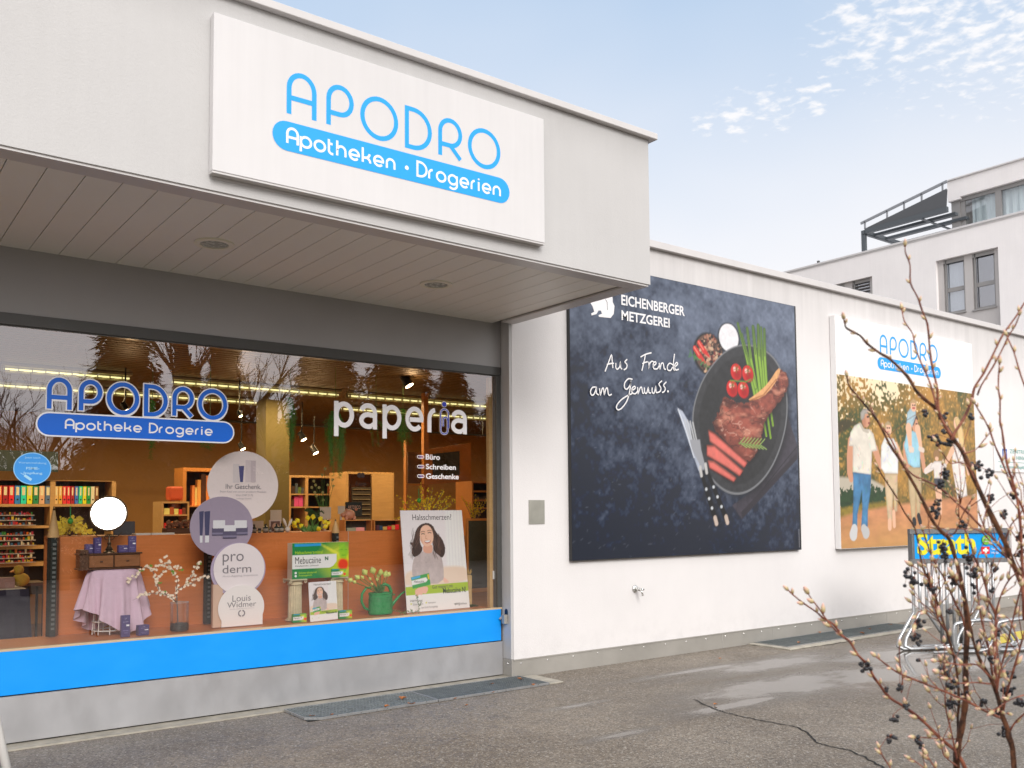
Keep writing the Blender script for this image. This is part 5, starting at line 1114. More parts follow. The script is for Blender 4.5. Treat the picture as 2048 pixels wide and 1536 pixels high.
# poster of a smiling woman, drawn once in unit coordinates
def ub(a, b):
    t_ = (b - 303) / 850; xl = 1025 + 60 * (b - 303) / 875; xr = 1545 + 75 * (b - 303) / 827; u = (a - xl) / (xr - xl)
    return u, 1 - (b - 303) / (875 - 48 * u)
def woman_poster(name, bl, br, tl_px, tl_y, res, lab, cat, small=False):
    BLp, BRp = on(*bl, 2, ZS - .004), on(*br, 2, ZS - .004); TLp = on(*tl_px, 1, BLp[1] + tl_y); ux = BRp - BLp; uz = TLp - BLp
    Wd, Hd = np.linalg.norm(ux), np.linalg.norm(uz); nn = np.cross(ux, uz); nn = nn / np.linalg.norm(nn)
    t = thing(name, lab, cat, (BLp + BRp) / 2)
    mb = MB(); th = .006; c = [BLp, BRp, BRp + uz, TLp]; mb.add([tuple(q - nn * th) for q in c] + [tuple(q) for q in c], [(3, 2, 1, 0), (4, 5, 6, 7), (0, 1, 5, 4), (1, 2, 6, 5), (2, 3, 7, 6), (3, 0, 4, 7)]); mb.build('board', mat('poster_card', I((225, 222, 222)), .5), t)
    cv = Canvas(0, 1, 0, 1, res, I((222, 216, 220), .85))
    def Q(p): return [ub(a, b) for a, b in p]
    def PY(p, c, **k): cv.poly(Q(smooth_poly(p, 1)), I(c, .85), **k)
    tx = .8 + .35 * cv.noise(.05, 3); wv = .55 + .8 * cv.noise(.05, 5, .5, 3)
    cv.poly(Q([(1400, 303), (1545, 303), (1600, 830), (1420, 830)]), I((232, 228, 232), .85), soft=.05)
    for k in range(5): cv.line(Q([(1420 + k * 26, 310), (1445 + k * 27, 800)]), .004, I((205, 200, 208), .85), soft=.02, alpha=.6)
    PY([(1060, 850), (1130, 815), (1300, 800), (1460, 780), (1600, 790), (1610, 930), (1070, 975)], (222, 200, 182), soft=.03)
    PY([(1140, 700), (1215, 650), (1290, 655), (1365, 690), (1388, 780), (1392, 930), (1185, 935), (1128, 880), (1122, 800)], (186, 172, 172), tex=tx)
    PY([(1385, 870), (1435, 910), (1430, 925), (1390, 925)], (226, 180, 160))
    PY([(1215, 600), (1292, 590), (1296, 665), (1255, 678), (1212, 660)], (214, 160, 138))
    hair = [(1245, 407), (1295, 432), (1325, 500), (1372, 545), (1403, 620), (1400, 680), (1375, 718), (1345, 690), (1300, 655), (1296, 560), (1283, 480), (1240, 440), (1198, 465), (1185, 540), (1190, 590), (1215, 640), (1180, 690), (1135, 712), (1116, 655), (1130, 612), (1103, 590), (1112, 572), (1130, 590), (1140, 540), (1150, 480), (1185, 428)]
    PY(hair, (62, 42, 38), tex=wv, wob=.01)
    for k in range(46):
        a0 = rnd.choice([(1150, 470), (1180, 430), (1290, 450), (1330, 520), (1130, 560), (1310, 560)]); a0 = (a0[0] + rnd.uniform(-20, 20), a0[1] + rnd.uniform(-15, 40)); sgn_ = -1 if a0[0] < 1240 else 1
        cv.line(Q([a0, (a0[0] + sgn_ * 12, a0[1] + 45), (a0[0] + sgn_ * 2, a0[1] + 85), (a0[0] + sgn_ * 22, a0[1] + 125)]), .004, I((108, 76, 64) if k % 2 else (34, 22, 20), .85), soft=.012, alpha=.5)
    PY([(1185, 500), (1200, 445), (1245, 425), (1283, 455), (1302, 520), (1298, 575), (1262, 618), (1225, 612), (1192, 570)], (228, 182, 158))
    cv.poly(Q([(1190, 560), (1200, 520), (1215, 600), (1225, 612)]), I((200, 145, 120), .85), soft=.02, alpha=.6)
    for a, b in ((1213, 507), (1268, 497)): cv.line(Q([(a - 14, b + 2), (a, b - 3), (a + 14, b + 2)]), .004, I((70, 45, 40), .85)); cv.line(Q([(a - 18, b - 16), (a, b - 22), (a + 16, b - 17)]), .004, I((110, 75, 60), .85), alpha=.8)
    cv.line(Q([(1238, 520), (1234, 545), (1248, 550)]), .004, I((196, 140, 118), .85))
    PY([(1222, 568), (1250, 562), (1280, 560), (1272, 582), (1248, 590), (1230, 584)], (170, 70, 66)); PY([(1226, 569), (1250, 564), (1276, 562), (1268, 576), (1248, 581), (1232, 577)], (245, 240, 235))
    cv.poly([(0, .185 + .0), (1, .185), (1, .265), (0, .265)] if False else Q([(1069, 962), (1606, 914), (1613, 990), (1077, 1033)]), I((158, 186, 30), .85))
    cv.poly(Q([(1077, 1033), (1613, 990), (1622, 1131), (1084, 1180)]), I((228, 226, 226), .85))
    PY([(1150, 975), (1245, 950), (1262, 975), (1240, 1020), (1215, 1010), (1205, 1030), (1185, 1020), (1165, 1045), (1150, 1020)], (230, 175, 155))
    cv.poly(Q([(1114, 878), (1264, 842), (1279, 940), (1130, 976)]), I((40, 150, 66), .85)); cv.poly(Q([(1118, 880), (1190, 862), (1192, 880), (1122, 900)]), I((60, 160, 210), .85)); cv.poly(Q([(1120, 908), (1240, 878), (1254, 900), (1240, 918), (1126, 946)]), I((235, 236, 232), .85)); cv.poly(Q([(1250, 856), (1264, 852), (1270, 895), (1258, 895)]), I((220, 190, 30), .85))
    for a, b in ((1117, 1103), (1242, 1092)): x, z = ub(a, b); cv.ell(x, z, .012, .008, I((200, 200, 20), .85))
    def fr(X, Z): return BLp + np.outer(X, ux) + np.outer(Z, uz) + nn * .0006
    cv.mesh('picture', t, fr=fr)
    pl = Plane(tuple(BLp + nn * .0008), tuple(ux), tuple(uz), tuple(nn), step=.0003); S = lambda u, v: (u * Wd, v * Hd)
    BK = I((60, 56, 58), .85)
    def TX(s, a, b, c, d, col=BK, bo=0): u0, v1 = ub(a, b); u1, v0 = ub(c, d); pl.text(s, u0 * Wd, v0 * Hd, u1 * Wd, v1 * Hd, col, bo)
    TX('Halsschmerzen?', 1122, 338, 1455, 385 if not small else 380)
    TX('Mebucaïne', 1140, 905, 1225, 922, BK); TX('Gut reagiert mit', 1290, 945, 1470, 972); TX('Mebucaïne N!', 1382, 968, 1585, 1000, I((20, 45, 25), .85), .015)
    if not small:
        TX('3-fach Wirkung', 1106, 1070, 1210, 1084); TX('Schmerzlindernd', 1130, 1098, 1215, 1110, I((140, 138, 140), .85)); TX('Antiseptisch', 1256, 1086, 1322, 1098, I((140, 138, 140), .85)); TX('Lesen Sie die Packungsbeilage', 1200, 1124, 1340, 1134, I((150, 148, 150), .85)); TX('spirig', 1482, 1090, 1530, 1112, BK); TX('healthcare', 1532, 1090, 1592, 1102, I((120, 118, 120), .85))
    pl.build('lettering', t); return t
woman_poster('standing_poster', (814.3, 1226), (939.6, 1215), (800.2, 1021), .17, .0048, 'large upright poster of a smiling dark haired woman holding a green carton', 'poster')
woman_poster('small_poster', (621, 1244), (676, 1238), (617, 1165), .05, .011, 'small cardboard poster of the same smiling woman between the plaster columns', 'poster', True)

# green watering can with tulips
M_can = mat('green_plastic', (.012, .30, .075), .3, nscale=30, namt=.08)
wx = XZ(763, 1210, 7.52)[0]; wz = ZS; can_r = abs(XZ(783, 1210, 7.47)[0] - XZ(738, 1210, 7.47)[0]) / 2; ct = XZ(763, 1186, 7.47)[1]
wc = thing('watering_can', 'green plastic watering can with a black rose on its spout', 'watering can', (wx, 7.54, wz)); h = ct - wz
mb = MB(); n = 32; prof = [(1.0, 0), (1.04, .01), (1.02, .03), (1.0, h * .5), (.97, h * .9), (1.03, h * .93), (1.03, h), (.9, h), (.88, h * .8)]
vs = []; fs = []
for r, zz_ in prof:
    for i in range(n): a = 2 * math.pi * i / n; vs.append((wx + can_r * r * math.cos(a), 7.54 + can_r * .72 * r * math.sin(a), wz + zz_))
for j in range(len(prof) - 1):
    for i in range(n): fs.append((j * n + i, j * n + (i + 1) % n, (j + 1) * n + (i + 1) % n, (j + 1) * n + i))
fs.append(tuple(range(n))[::-1]); mb.add(vs, fs)
for zz_ in (.30, .62, .70, .78): mb.tube([(wx + can_r * 1.03 * math.cos(a), 7.54 + can_r * .745 * math.sin(a), wz + h * zz_) for a in np.linspace(0, 2 * math.pi, 33)], .0018, 5)
mb.build('body', M_can, wc, 'auto')
def W2(a, b, Y=7.54): x, z = XZ(a, b, Y); return (x, Y, z)
mb = MB(); mb.tube([W2(741, 1176), W2(733, 1175), W2(724, 1188), W2(723, 1203), W2(729, 1216), W2(741, 1222)], [.012, .012, .012, .012, .012, .010], 10); mb.build('side_handle', M_can, wc, True)
mb = MB(); mb.tube([W2(762, 1172), W2(770, 1168), W2(778, 1172), W2(782, 1182), W2(783, 1192)], [.012, .015, .016, .016, .013], 10); mb.build('carrying_handle', M_can, wc, True)
mb = MB(); mb.tube([W2(780, 1214), W2(790, 1202), W2(802, 1188), W2(818, 1178)], [.022, .014, .009, .008], 12); mb.sphere(W2(788, 1189), .010, 8); mb.build('spout', M_can, wc, True)
mb = MB(); mb.tube([W2(815, 1180), W2(820, 1176), W2(828, 1170)], [.009, .012, .026], 14); mb.build('spray_rose', M_black, wc, True)
tl_ = thing('tulip_bunch', 'bunch of pale green and pink tulips standing in the watering can', 'flowers', (wx, 7.54, ct))
M_tp = mat('tulip_pale', I((205, 215, 120)), .5, nscale=60, namt=.1); M_tpk = mat('tulip_pink', I((228, 165, 160)), .5); M_stem = mat('tulip_leaf', (.10, .24, .045), .5, nscale=20, namt=.2)
heads = [(706, 1160, .016), (720, 1156, .017), (734, 1148, .019), (748, 1146, .020), (761, 1149, .017), (769, 1153, .018), (775, 1151, .014), (742, 1158, .010), (755, 1160, .010), (746, 1168, .009)]; heads = [(a, b + 3, r * 1.75) for a, b, r in heads]; heads += [(728, 1158, .02), (757, 1157, .022), (713, 1166, .02)]
base = Vector((wx - .005, 7.54, ct - .02)); ms = MB(); mh = MB()
for a, b, r in heads:
    Y = 7.54 + rnd.uniform(-.04, .04); p = Vector(W2(a, b, Y)); d = (p - base).normalized(); ms.tube([tuple(base), tuple((base + p) / 2 + Vector((0, 0, .01))), tuple(p)], .0035, 6)
    for k in range(6):
        an = k * 1.047; o = d.orthogonal().normalized(); o2 = d.cross(o); sd_ = o * math.cos(an) + o2 * math.sin(an); mh.cur = 0
        q0 = p; q1 = p + d * r * 1.1 + sd_ * r * .75; q2 = p + d * r * 2.3 + sd_ * r * .25; sid = d.cross(sd_) * r * .55
        mh.add([tuple(q0), tuple(q1 + sid), tuple(q2), tuple(q1 - sid), tuple(q1 + sd_ * r * .2)], [(0, 1, 4), (1, 2, 4), (2, 3, 4), (3, 0, 4)])
    mh.cur = 1; mh.sphere(tuple(p + d * r * 2.1), r * .22, 6)
for k in range(20):
    an = rnd.uniform(0, 6.28); d = Vector((math.cos(an) * .7, math.sin(an) * .4, 1)); ms.leaf(base, d, (math.cos(an), math.sin(an), .2), rnd.uniform(.08, .13), .036, fold=.2)
ms.build('stems', M_stem, tl_); mh.build('tulip_heads', [M_tp, M_tpk], tl_, True)
# sprig on the platform
sp2 = MB(); M_sprig = mat('sprig_green', (.09, .20, .04), .5)
for pts in ([(800, 1228), (812, 1222), (826, 1226), (838, 1222)], [(786, 1221), (800, 1224), (815, 1229)], [(836, 1228), (838, 1212), (834, 1198), (832, 1190)], [(838, 1212), (843, 1203)], [(826, 1226), (820, 1218)]):
    P = [Vector(W2(a, b, 7.385)) for a, b in pts]; sp2.tube([tuple(q) for q in P], .0015, 5)
    for i in range(len(P) - 1):
        for k in range(9):
            f = k / 9; q = P[i].lerp(P[i + 1], f); sp2.leaf(q, (rnd.uniform(-1, 1), -.3, rnd.uniform(-.4, 1)), (0, 1, 0), .020, .006)
tag(sp2.build('leafy_sprig', M_sprig), 'thin leafy green sprig trailing over the platform at the foot of the large poster', 'sprig')
# ================================================================== shop interior behind the display
def ibox(mb, px0, py0, px1, py1, Y, dep, bev=0): xa, za = XZ(px0, py0, Y); xb, zb = XZ(px1, py1, Y); mb.box(xa, xb, Y, Y + dep, zb, za, bev=bev); return xa, xb, zb, za
CT = 1.4305                                            # top of the counter
# ceiling light strips (lit): louvred fittings with their own light
M_tube = mat('lit_louvre', (.8, .8, .5), .5, emit=(1.0, .93, .42), estr=1.0)
M_fit = mat('fitting_metal', (.5, .45, .3), .3, .6)
k = 0
for Y, segs in ((10.0, ((1.35, 2.55), (2.95, 4.95), (5.05, 7.4), (7.55, 9.4))), (11.3, ((-.4, 2.0), (2.2, 4.6), (5.6, 8.9)))):
    for xa, xb in segs:
        t = thing('ceiling_light', 'lit yellow louvred strip light in the %s row, %s' % (('front', 'rear')[Y > 11], ('first from the left', 'second from the left', 'third from the left', 'fourth from the left')[segs.index((xa, xb))]), 'strip light', ((xa + xb) / 2, Y, 3.0), 'strip lights under the shop ceiling')
        mb = MB(); mb.box(xa, xb, Y - .05, Y + .05, 3.055, 3.08); mb.box(xa, xb, Y + .045, Y + .05, 3.0, 3.055); mb.build('housing', M_fit, t)
        mb = MB(); mb.box(xa + .02, xb - .02, Y - .008, Y + .008, 3.02, 3.036); x = xa + .02
        mb.build('tube', M_tube, t)
        mb = MB()
        while x < xb: mb.box(x, x + .006, Y - .045, Y + .044, 3.0, 3.05); mb.box(x + .006, x + .05, Y - .014, Y + .014, 3.012, 3.018); x += .12
        mb.build('louvre', M_fit, t)
        ld = bpy.data.lights.new('strip_glow', 'AREA'); ld.shape = 'RECTANGLE'; ld.size = xb - xa; ld.size_y = .08; ld.energy = 13 * (xb - xa); ld.color = (1.0, .72, .36)
        lo = bpy.data.objects.new('strip_glow', ld); COL.objects.link(lo); lo.parent = t; lo.location = (0, 0, -.02)
# spotlights
M_spot = mat('spot_black', (.015, .014, .012), .4); M_lamp = mat('lit_lamp', (1, .8, .6), .5, emit=(1.0, .72, .45), estr=14)
for (a, b, Y, s, lab) in ((813, 762, 8.6, .075, 'large black ceiling spotlight near the right end of the window'), (604, 873, 11.0, .06, 'lit black spotlight beside the hanging fern, the higher of two'), (628, 900, 11.0, .06, 'lit black spotlight beside the hanging fern, the lower of two'), (483, 893, 11.2, .05, 'black spotlight just above the large round card'), (250, 815, 9.6, .05, 'bright spotlight seen through the letter O of the window lettering'), (479, 828, 9.8, .035, 'small bright spotlight at the right end of the window lettering')):
    x, z = XZ(a, b, Y); t = thing('spotlight', lab, 'spotlight', (x, Y, z), 'spotlights in the shop'); d = Vector((.35, -.35, -.8)).normalized(); c = Vector((x, Y, z))
    mb = MB(); mb.tube([tuple(c - d * s), tuple(c + d * s * .8)], [s * .6, s * .75], 14); mb.tube([tuple(c - d * s), (x, Y, z + s * 1.6), (x, Y, min(3.08, z + .45))], .008, 6); mb.build('housing', M_spot, t, 'auto')
    mb = MB(); mb.tube([tuple(c + d * s * .81), tuple(c + d * s * .86)], s * .62, 14); mb.build('lamp', M_lamp, t)
    ld = bpy.data.lights.new('spot_glow', 'POINT'); ld.energy = 2.5; ld.color = (1, .66, .34); ld.shadow_soft_size = .04; lo = bpy.data.objects.new('spot_glow', ld); COL.objects.link(lo); lo.parent = t; lo.location = tuple(d * s * 1.6)
# binder shelf
Y = 12.6; sh_ = thing('binder_shelf', 'pale wooden wall shelf with rows of office binders at the left', 'shelf', (1.9, Y, .06))
mb = MB(); xa, xb, zb, za = ibox(mb, -60, 958, 228, 963, Y, .36); ibox(mb, -60, 1008, 228, 1013, Y, .36); ibox(mb, -60, 963, -55, 1300, Y, .36); ibox(mb, 101, 963, 107, 1160, Y - .01, .36); ibox(mb, 224, 963, 229, 1160, Y, .36)
for b in (1053, 1094, 1128): ibox(mb, -55, b, 100, b + 3, Y, .36); 
mb.build('frame', M_lightwood, sh_); mb = MB(); ibox(mb, -60, 960, 228, 1180, Y + .37, .02); mb.build('back_panel', M_shelfdark, sh_)
cols = [(205, 60, 30), (110, 15, 22), (215, 20, 30), (30, 90, 180), (20, 165, 135), (195, 215, 20), (25, 95, 60), (165, 120, 95), (60, 80, 110)]
names = ['orange', 'dark red', 'bright red', 'blue', 'turquoise', 'lime', 'dark green', 'beige', 'slate']
zb0 = XZ(10, 1008, Y)[1] + .002
seq = [(5 + (i * 12.2) - 12, names[i], cols[i], 'left') for i in range(9)]
names2 = ['beige', 'ochre', 'brick red', 'carmine', 'dark red', 'blue', 'turquoise', 'lime', 'green', 'cream', 'brown']; cols2 = [(175, 130, 90), (160, 120, 50), (165, 40, 40), (150, 20, 40), (110, 15, 30), (40, 80, 160), (30, 150, 120), (190, 210, 25), (20, 110, 60), (200, 170, 140), (90, 60, 35)]
seq += [(109 + i * 8.1, names2[i], cols2[i], 'right') for i in range(11)]
for px, nm, c, side in seq:
    w_ = 11.2 if side == 'left' else 7.6; x0, _ = XZ(px, 1000, Y); x1, _ = XZ(px + w_, 1000, Y); h = XZ(50, 971, Y)[1] - XZ(50, 1007, Y)[1]
    t = thing('binder', '%s ring binder with a pale label in the %s half of the binder shelf' % (nm, side), 'binder', ((x0 + x1) / 2, Y, zb0), 'office binders')
    mb = MB(); mb.box(x0, x1 - .004, Y - .0, Y + .28, zb0, zb0 + h); mb.build('cover', mat('binder_' + nm.replace(' ', '_') + '_' + side, I(c, .35), .4), t)
    mb = MB(); mb.box(x0 + .012, x1 - .016, Y - .002, Y - .0005, zb0 + h * .48, zb0 + h * .93); mb.build('label', mat('paper_label', I((240, 215, 180), .8), .6), t)
    mb = MB(); mb.lathe(((x0 + x1) / 2, Y - .0005, zb0 + h * .24), [(.010, 0), (.010, -.002)], 10, 'y'); mb.build('finger_hole', M_dark, t)
# pen racks: rows of little coloured goods
pc = [(205, 40, 30), (225, 120, 40), (60, 150, 70), (215, 190, 60), (190, 60, 90), (60, 110, 160), (230, 220, 200), (150, 30, 30), (120, 60, 30)]
M_pr = mat_print('print_goods', .4)
for b0, b1, lab in ((1022, 1053, 'upper'), (1062, 1094, 'middle'), (1100, 1128, 'lower')):
    rk = thing('pen_rack', 'metal rack with rows of small colourful pens on the %s shelf board' % lab, 'pen rack', (1.4, Y - .1, XZ(20, b1, Y)[1]), 'pen racks under the binders')
    mr = MB(); mg = MB()
    for r in range(3):
        bb = b0 + (b1 - b0) * (r + .9) / 3.1; x0, z0 = XZ(-20, bb, Y); x1, _ = XZ(68 if r else 66, bb, Y); mr.box(x0, x1, Y - .10 + r * -.02, Y - .09 - r * .02 + .03, z0 - .006, z0 + .006); x = x0
        while x < x1 - .03: h = rnd.uniform(.012, .045); w_ = rnd.uniform(.008, .028); mg.box(x, x + w_, Y - .08 - r * .02, Y - .04 - r * .02, z0 + .0065, z0 + .0065 + h, col=I(rnd.choice(pc), 1.3)); x += w_ + rnd.uniform(0, .02)
    mr.build('rails', M_galv, rk); tag(mg.build('pens', M_pr, rk), kind='stuff')
# goods boards inside the right half of the binder shelf
# generic wall units -----------------------------------------------------------
def unit(name, lab, cat, px0, py0, px1, py1, Y, dep, m, backm=None, wall=.03, shelves=(), splits=()):
    xa, za = XZ(px0, py0, Y); xb, zb = XZ(px1, py1, Y); t = thing(name, lab, cat, ((xa + xb) / 2, Y, zb)); mb = MB()
    mb.box(xa, xb, Y, Y + dep, za - wall, za); mb.box(xa, xa + wall, Y + .001, Y + dep, zb, za - wall); mb.box(xb - wall, xb, Y + .001, Y + dep, zb, za - wall)
    for s in shelves: z = XZ(px0, s, Y)[1]; mb.box(xa + wall, xb - wall, Y + .004, Y + dep - .01, z - .012, z + .006)
    for s in splits: x = XZ(s, py0, Y)[0]; mb.box(x - .02, x + .02, Y + .002, Y + dep - .01, zb, za - wall)
    mb.build('frame', m, t); mb = MB(); mb.box(xa + wall, xb - wall, Y + dep - .01, Y + dep, zb, za - wall); mb.build('back_panel', backm or M_shelfdark, t); return xa, xb, zb, za, t
def goods(t, px0, px1, py, Y, hmax, palette, e=.35, name='goods', wr=(.03, .08)):
    x0, z = XZ(px0, py, Y); x1, _ = XZ(px1, py, Y); mb = MB(); x = x0
    while x < x1 - wr[0]:
        w_ = rnd.uniform(*wr); h = hmax * rnd.uniform(.55, 1); mb.box(x, min(x1, x + w_), Y, Y + .08, z, z + h, col=I(rnd.choice(palette), e)); x += w_ + .004
    return tag(mb.build(name, M_pr, t), kind='stuff')
warm = [(120, 60, 30), (170, 90, 50), (80, 45, 25), (200, 150, 90), (140, 30, 30), (60, 60, 60)]
xa, xb, zb, za, t = unit('book_shelf', 'brightly lit orange shelf of upright brown books left of the round cards', 'shelf', 366, 935, 470, 1066, 11.5, .35, M_orange, wall=.045, shelves=(1012,))
goods(t, 384, 466, 1011, 11.55, .40, [(190, 110, 60), (225, 160, 100), (60, 35, 25), (120, 70, 40), (200, 130, 70)], .5, wr=(.02, .06)); goods(t, 384, 466, 1064, 11.55, .3, warm, .4)
xa, xb, zb, za, t = unit('display_unit', 'low wooden unit with a red lantern and boxes behind the lilac table', 'shelf', 324, 1003, 378, 1072, 10.6, .35, M_lightwood, wall=.02, shelves=(1030,))
goods(t, 328, 374, 1029, 10.62, .10, warm); goods(t, 328, 374, 1066, 10.62, .16, warm)
lx, lz = XZ(357, 990, 10.6); mb = MB(); mb.lathe((lx, 10.75, lz - .20), [(.07, 0), (.075, .02), (.07, .13), (.07, .14)], 14); mb.cur = 1; mb.box(lx - .08, lx + .08, 10.67, 10.83, lz - .058, lz + .10, bev=.02); tag(mb.build('red_lantern', [mat('amber_jar', (.35, .12, .03), .3), mat('lantern_red', (.55, .09, .03), .5)]), 'red topped jar standing on the low wooden unit', 'jar')
xa, xb, zb, za, t = unit('dark_niche_shelf', 'wide wall niche with a dark interior, divided by one pale upright', 'shelf', 578, 950, 694, 1066, 11.4, .4, M_lightwood, wall=.03, shelves=(988, 1014), splits=(614,))
goods(t, 583, 610, 987, 11.45, .14, [(50, 60, 70), (60, 80, 40), (40, 30, 25)]); goods(t, 660, 688, 987, 11.45, .12, warm); goods(t, 583, 610, 1013, 11.45, .16, [(200, 60, 110), (60, 40, 30), (90, 90, 40)]); goods(t, 650, 688, 1040, 11.45, .20, [(200, 40, 60), (230, 220, 210), (60, 30, 30), (150, 60, 70)])
xa, xb, zb, za, t = unit('tall_cabinet', 'pale wooden cabinet with a grey slatted opening behind the pink piggy bank', 'cabinet', 693, 943, 788, 1066, 10.8, .5, M_lightwood, M_lightwood, wall=.03)
mb = MB(); ibox(mb, 704, 974, 742, 1066, 10.78, .02); mb.build('slatted_opening', M_shelfdark, t); mb = MB(); ibox(mb, 744, 946, 785, 1066, 10.78, .03); mb.build('door', M_lightwood, t); mb = MB()
for k in range(7): ibox(mb, 706, 978 + k * 10, 741, 979.5 + k * 10, 10.765, .012)
mb.build('slats', M_fit, t)
a, b = XZ(719, 958, 10.77); pl = Plane((0, 10.775, 0)); pl.text('Avène', a - .06, b - .09, a + .10, b - .03, D((20, 20, 40), .5)); pl.disc(a + .0, b + .05, .035, .035, D((20, 20, 40), .5)); pl.disc(a + .05, b + .05, .03, .035, D((20, 20, 40), .5)); pl.build('lettering', t)
# olive column and orange frame wall
mb = MB(); xa, za = XZ(533, 700, 10.4); xb, _ = XZ(580, 700, 10.4); mb.box(xa, xb, 10.4, 10.7, .06, 3.08); tag(mb.build('interior_column', mat('olive_plaster', (.17, .135, .04), .7, nscale=2, namt=.1)), 'olive yellow square column inside the shop, right of the large round card', 'column')
fr = thing('orange_partition', 'orange timber partition with a dark picture board behind the white word list', 'partition', (5.6, 9.6, .06)); Y = 9.6
mb = MB(); xa, _ = XZ(848, 900, Y); xb, _ = XZ(857, 900, Y); mb.box(xa, xb, Y, Y + .06, .06, 3.08); ibox(mb, 812, 880, 815, 1040, Y, .06); ibox(mb, 815, 968, 848, 971, Y, .05); mb.build('posts', M_orange, fr)
mb = MB(); A, B_, C_, D_ = XZ(857, 898, Y), XZ(942, 886, Y), XZ(942, 962, Y), XZ(857, 969, Y); mb.prism([A, B_, C_, D_], Y + .002, Y + .03); mb.build('board', M_orange, fr)
mb = MB(); mb.prism([XZ(866, 908, Y - .01), XZ(919, 902, Y - .01), XZ(919, 950, Y - .01), XZ(866, 954, Y - .01)], Y - .012, Y - .002); mb.build('picture', mat('dark_picture', (.07, .075, .07), .3, nscale=6, namt=.5), fr)
mb = MB(); ibox(mb, 816, 904, 847, 967, Y + .1, .02); mb.build('infill_panel', mat('brown_infill', (.12, .07, .035), .5), fr)
# right shelves
xa, xb, zb, za, t = unit('grid_shelf', 'dark shelf with thin bright rails at the right end of the window', 'shelf', 944, 962, 1010, 1070, 8.9, .35, M_orange, wall=.02, shelves=(982, 1000, 1016))
goods(t, 948, 1000, 1000, 8.93, .05, [(60, 50, 40), (90, 70, 50)], .4)
# chalkboard, planter at the right end
cbx = thing('chalkboard', 'dark chalkboard in an orange wooden frame right of the large poster', 'board', (5.3, 7.95, ZS)); mb = MB(); Y = 7.96
ibox(mb, 934, 1037, 980, 1041, Y, .03); ibox(mb, 934, 1041, 937.5, 1175, Y, .03); ibox(mb, 976.5, 1041, 980, 1175, Y, .03); mb.build('frame', M_orange, cbx); mb = MB(); ibox(mb, 937.5, 1041, 976.5, 1175, Y + .01, .01); mb.build('slate', mat('slate_green', (.05, .055, .04), .5, nscale=5, namt=.3), cbx)
mb = MB(); x0, z0 = XZ(936, 1190, 7.62); x1, _ = XZ(981, 1190, 7.62); zt2 = XZ(950, 1150, 7.62)[1]; mb.box(x0, 5.24, 7.62, 7.76, ZS - .007, zt2, bev=.008); pt = mb.build('stone_planter', mat('sandstone', I((165, 140, 95), .6), .85, nscale=14, namt=.25, bump=.5, bscale=60)); tag(pt, 'rough stone planter box at the right end of the display', 'planter')
mb = MB(); M_straw = mat('straw', (.50, .33, .10), .7)
for k in range(46): x = rnd.uniform(x0 + .02, 5.22); mb.leaf((x, 7.66 + rnd.uniform(-.03, .03), zt2 + .001), (rnd.uniform(-.8, .8), rnd.uniform(-.3, .3), 1), (0, 1, 0), rnd.uniform(.02, .075), .012)
tag(mb.build('dried_flowers', M_straw), 'small dried yellow flowers growing from the stone planter', 'flowers')
mb = MB(); M_moss = mat('moss', (.07, .13, .02), .9)
for k in range(900): x = rnd.uniform(4.98, 5.24); y = rnd.uniform(7.50, 7.62); mb.leaf((x, y, ZS - .006), (rnd.uniform(-.6, .6), rnd.uniform(-.6, .6), 1), (1, 0, 0), rnd.uniform(.01, .028), .004)
tag(mb.build('artificial_grass', M_moss), 'strip of green artificial grass before the stone planter', 'grass', kind='stuff')
mb = MB(); ibox(mb, 986, 1142, 993, 1158, YS + .04, .012, .002); tag(mb.build('glass_lock', M_white), 'small pale lock plate on the post at the right edge of the window', 'lock')
# things on the counter
Y = 8.05
for i, (a, w_, h_, sh) in enumerate(((508, 9, 17, 1), (519, 6, 9, 0), (531, 10, 18, 1), (540, 5, 12, 1), (553, 9, 18, 1), (563, 9, 18, 1))):
    x, z = XZ(a, 1066, Y); wm = abs(XZ(a + w_, 1066, Y)[0] - x) / 2; h = (XZ(a, 1066 - h_, Y)[1] - z)
    t = thing('bottle', ('small dark bottle on the counter, %s in the row beside the round card' % ['first', 'second', 'third', 'fourth', 'fifth', 'sixth'][i]), 'bottle', (x, Y, CT), 'dark bottles on the counter')
    mb = MB(); mb.lathe((x, Y, CT), [(wm, 0), (wm, h * .62), (wm * .4, h * .72), (wm * .4, h), (0, h)] if sh else [(wm, 0), (wm, h)], 14); mb.build('glass', M_pblack, t, 'auto')
    mb = MB(); mb.lathe((x, Y, CT + h * .12), [(wm * 1.02, 0), (wm * 1.02, h * .35)], 14); mb.build('label', mat('label_grey', (.35, .33, .28), .6), t, True)
fx0, fz = XZ(539, 1040, 8.15); fx1, _ = XZ(562, 1064, 8.15)
t = thing('photo_frame', 'pale picture frame with a portrait on the counter', 'picture frame', (fx0, 8.15, CT)); mb = MB(); mb.box(fx0, fx1, 8.15, 8.165, CT, fz, bev=.002); mb.build('frame', mat('frame_rose', (.55, .42, .36), .5), t)
mb = MB(); mb.box(fx0 + .012, fx1 - .012, 8.147, 8.1495, CT + .012, fz - .012); mb.cur = 1; mb.lathe(((fx0 + fx1) / 2, 8.1465, (CT + fz) / 2), [(.03, 0), (.03, -.0008)], 16, 'y'); mb.build('portrait', [mat('portrait_dark', (.12, .05, .035), .5), mat('portrait_skin', (.5, .28, .18), .5)], t)
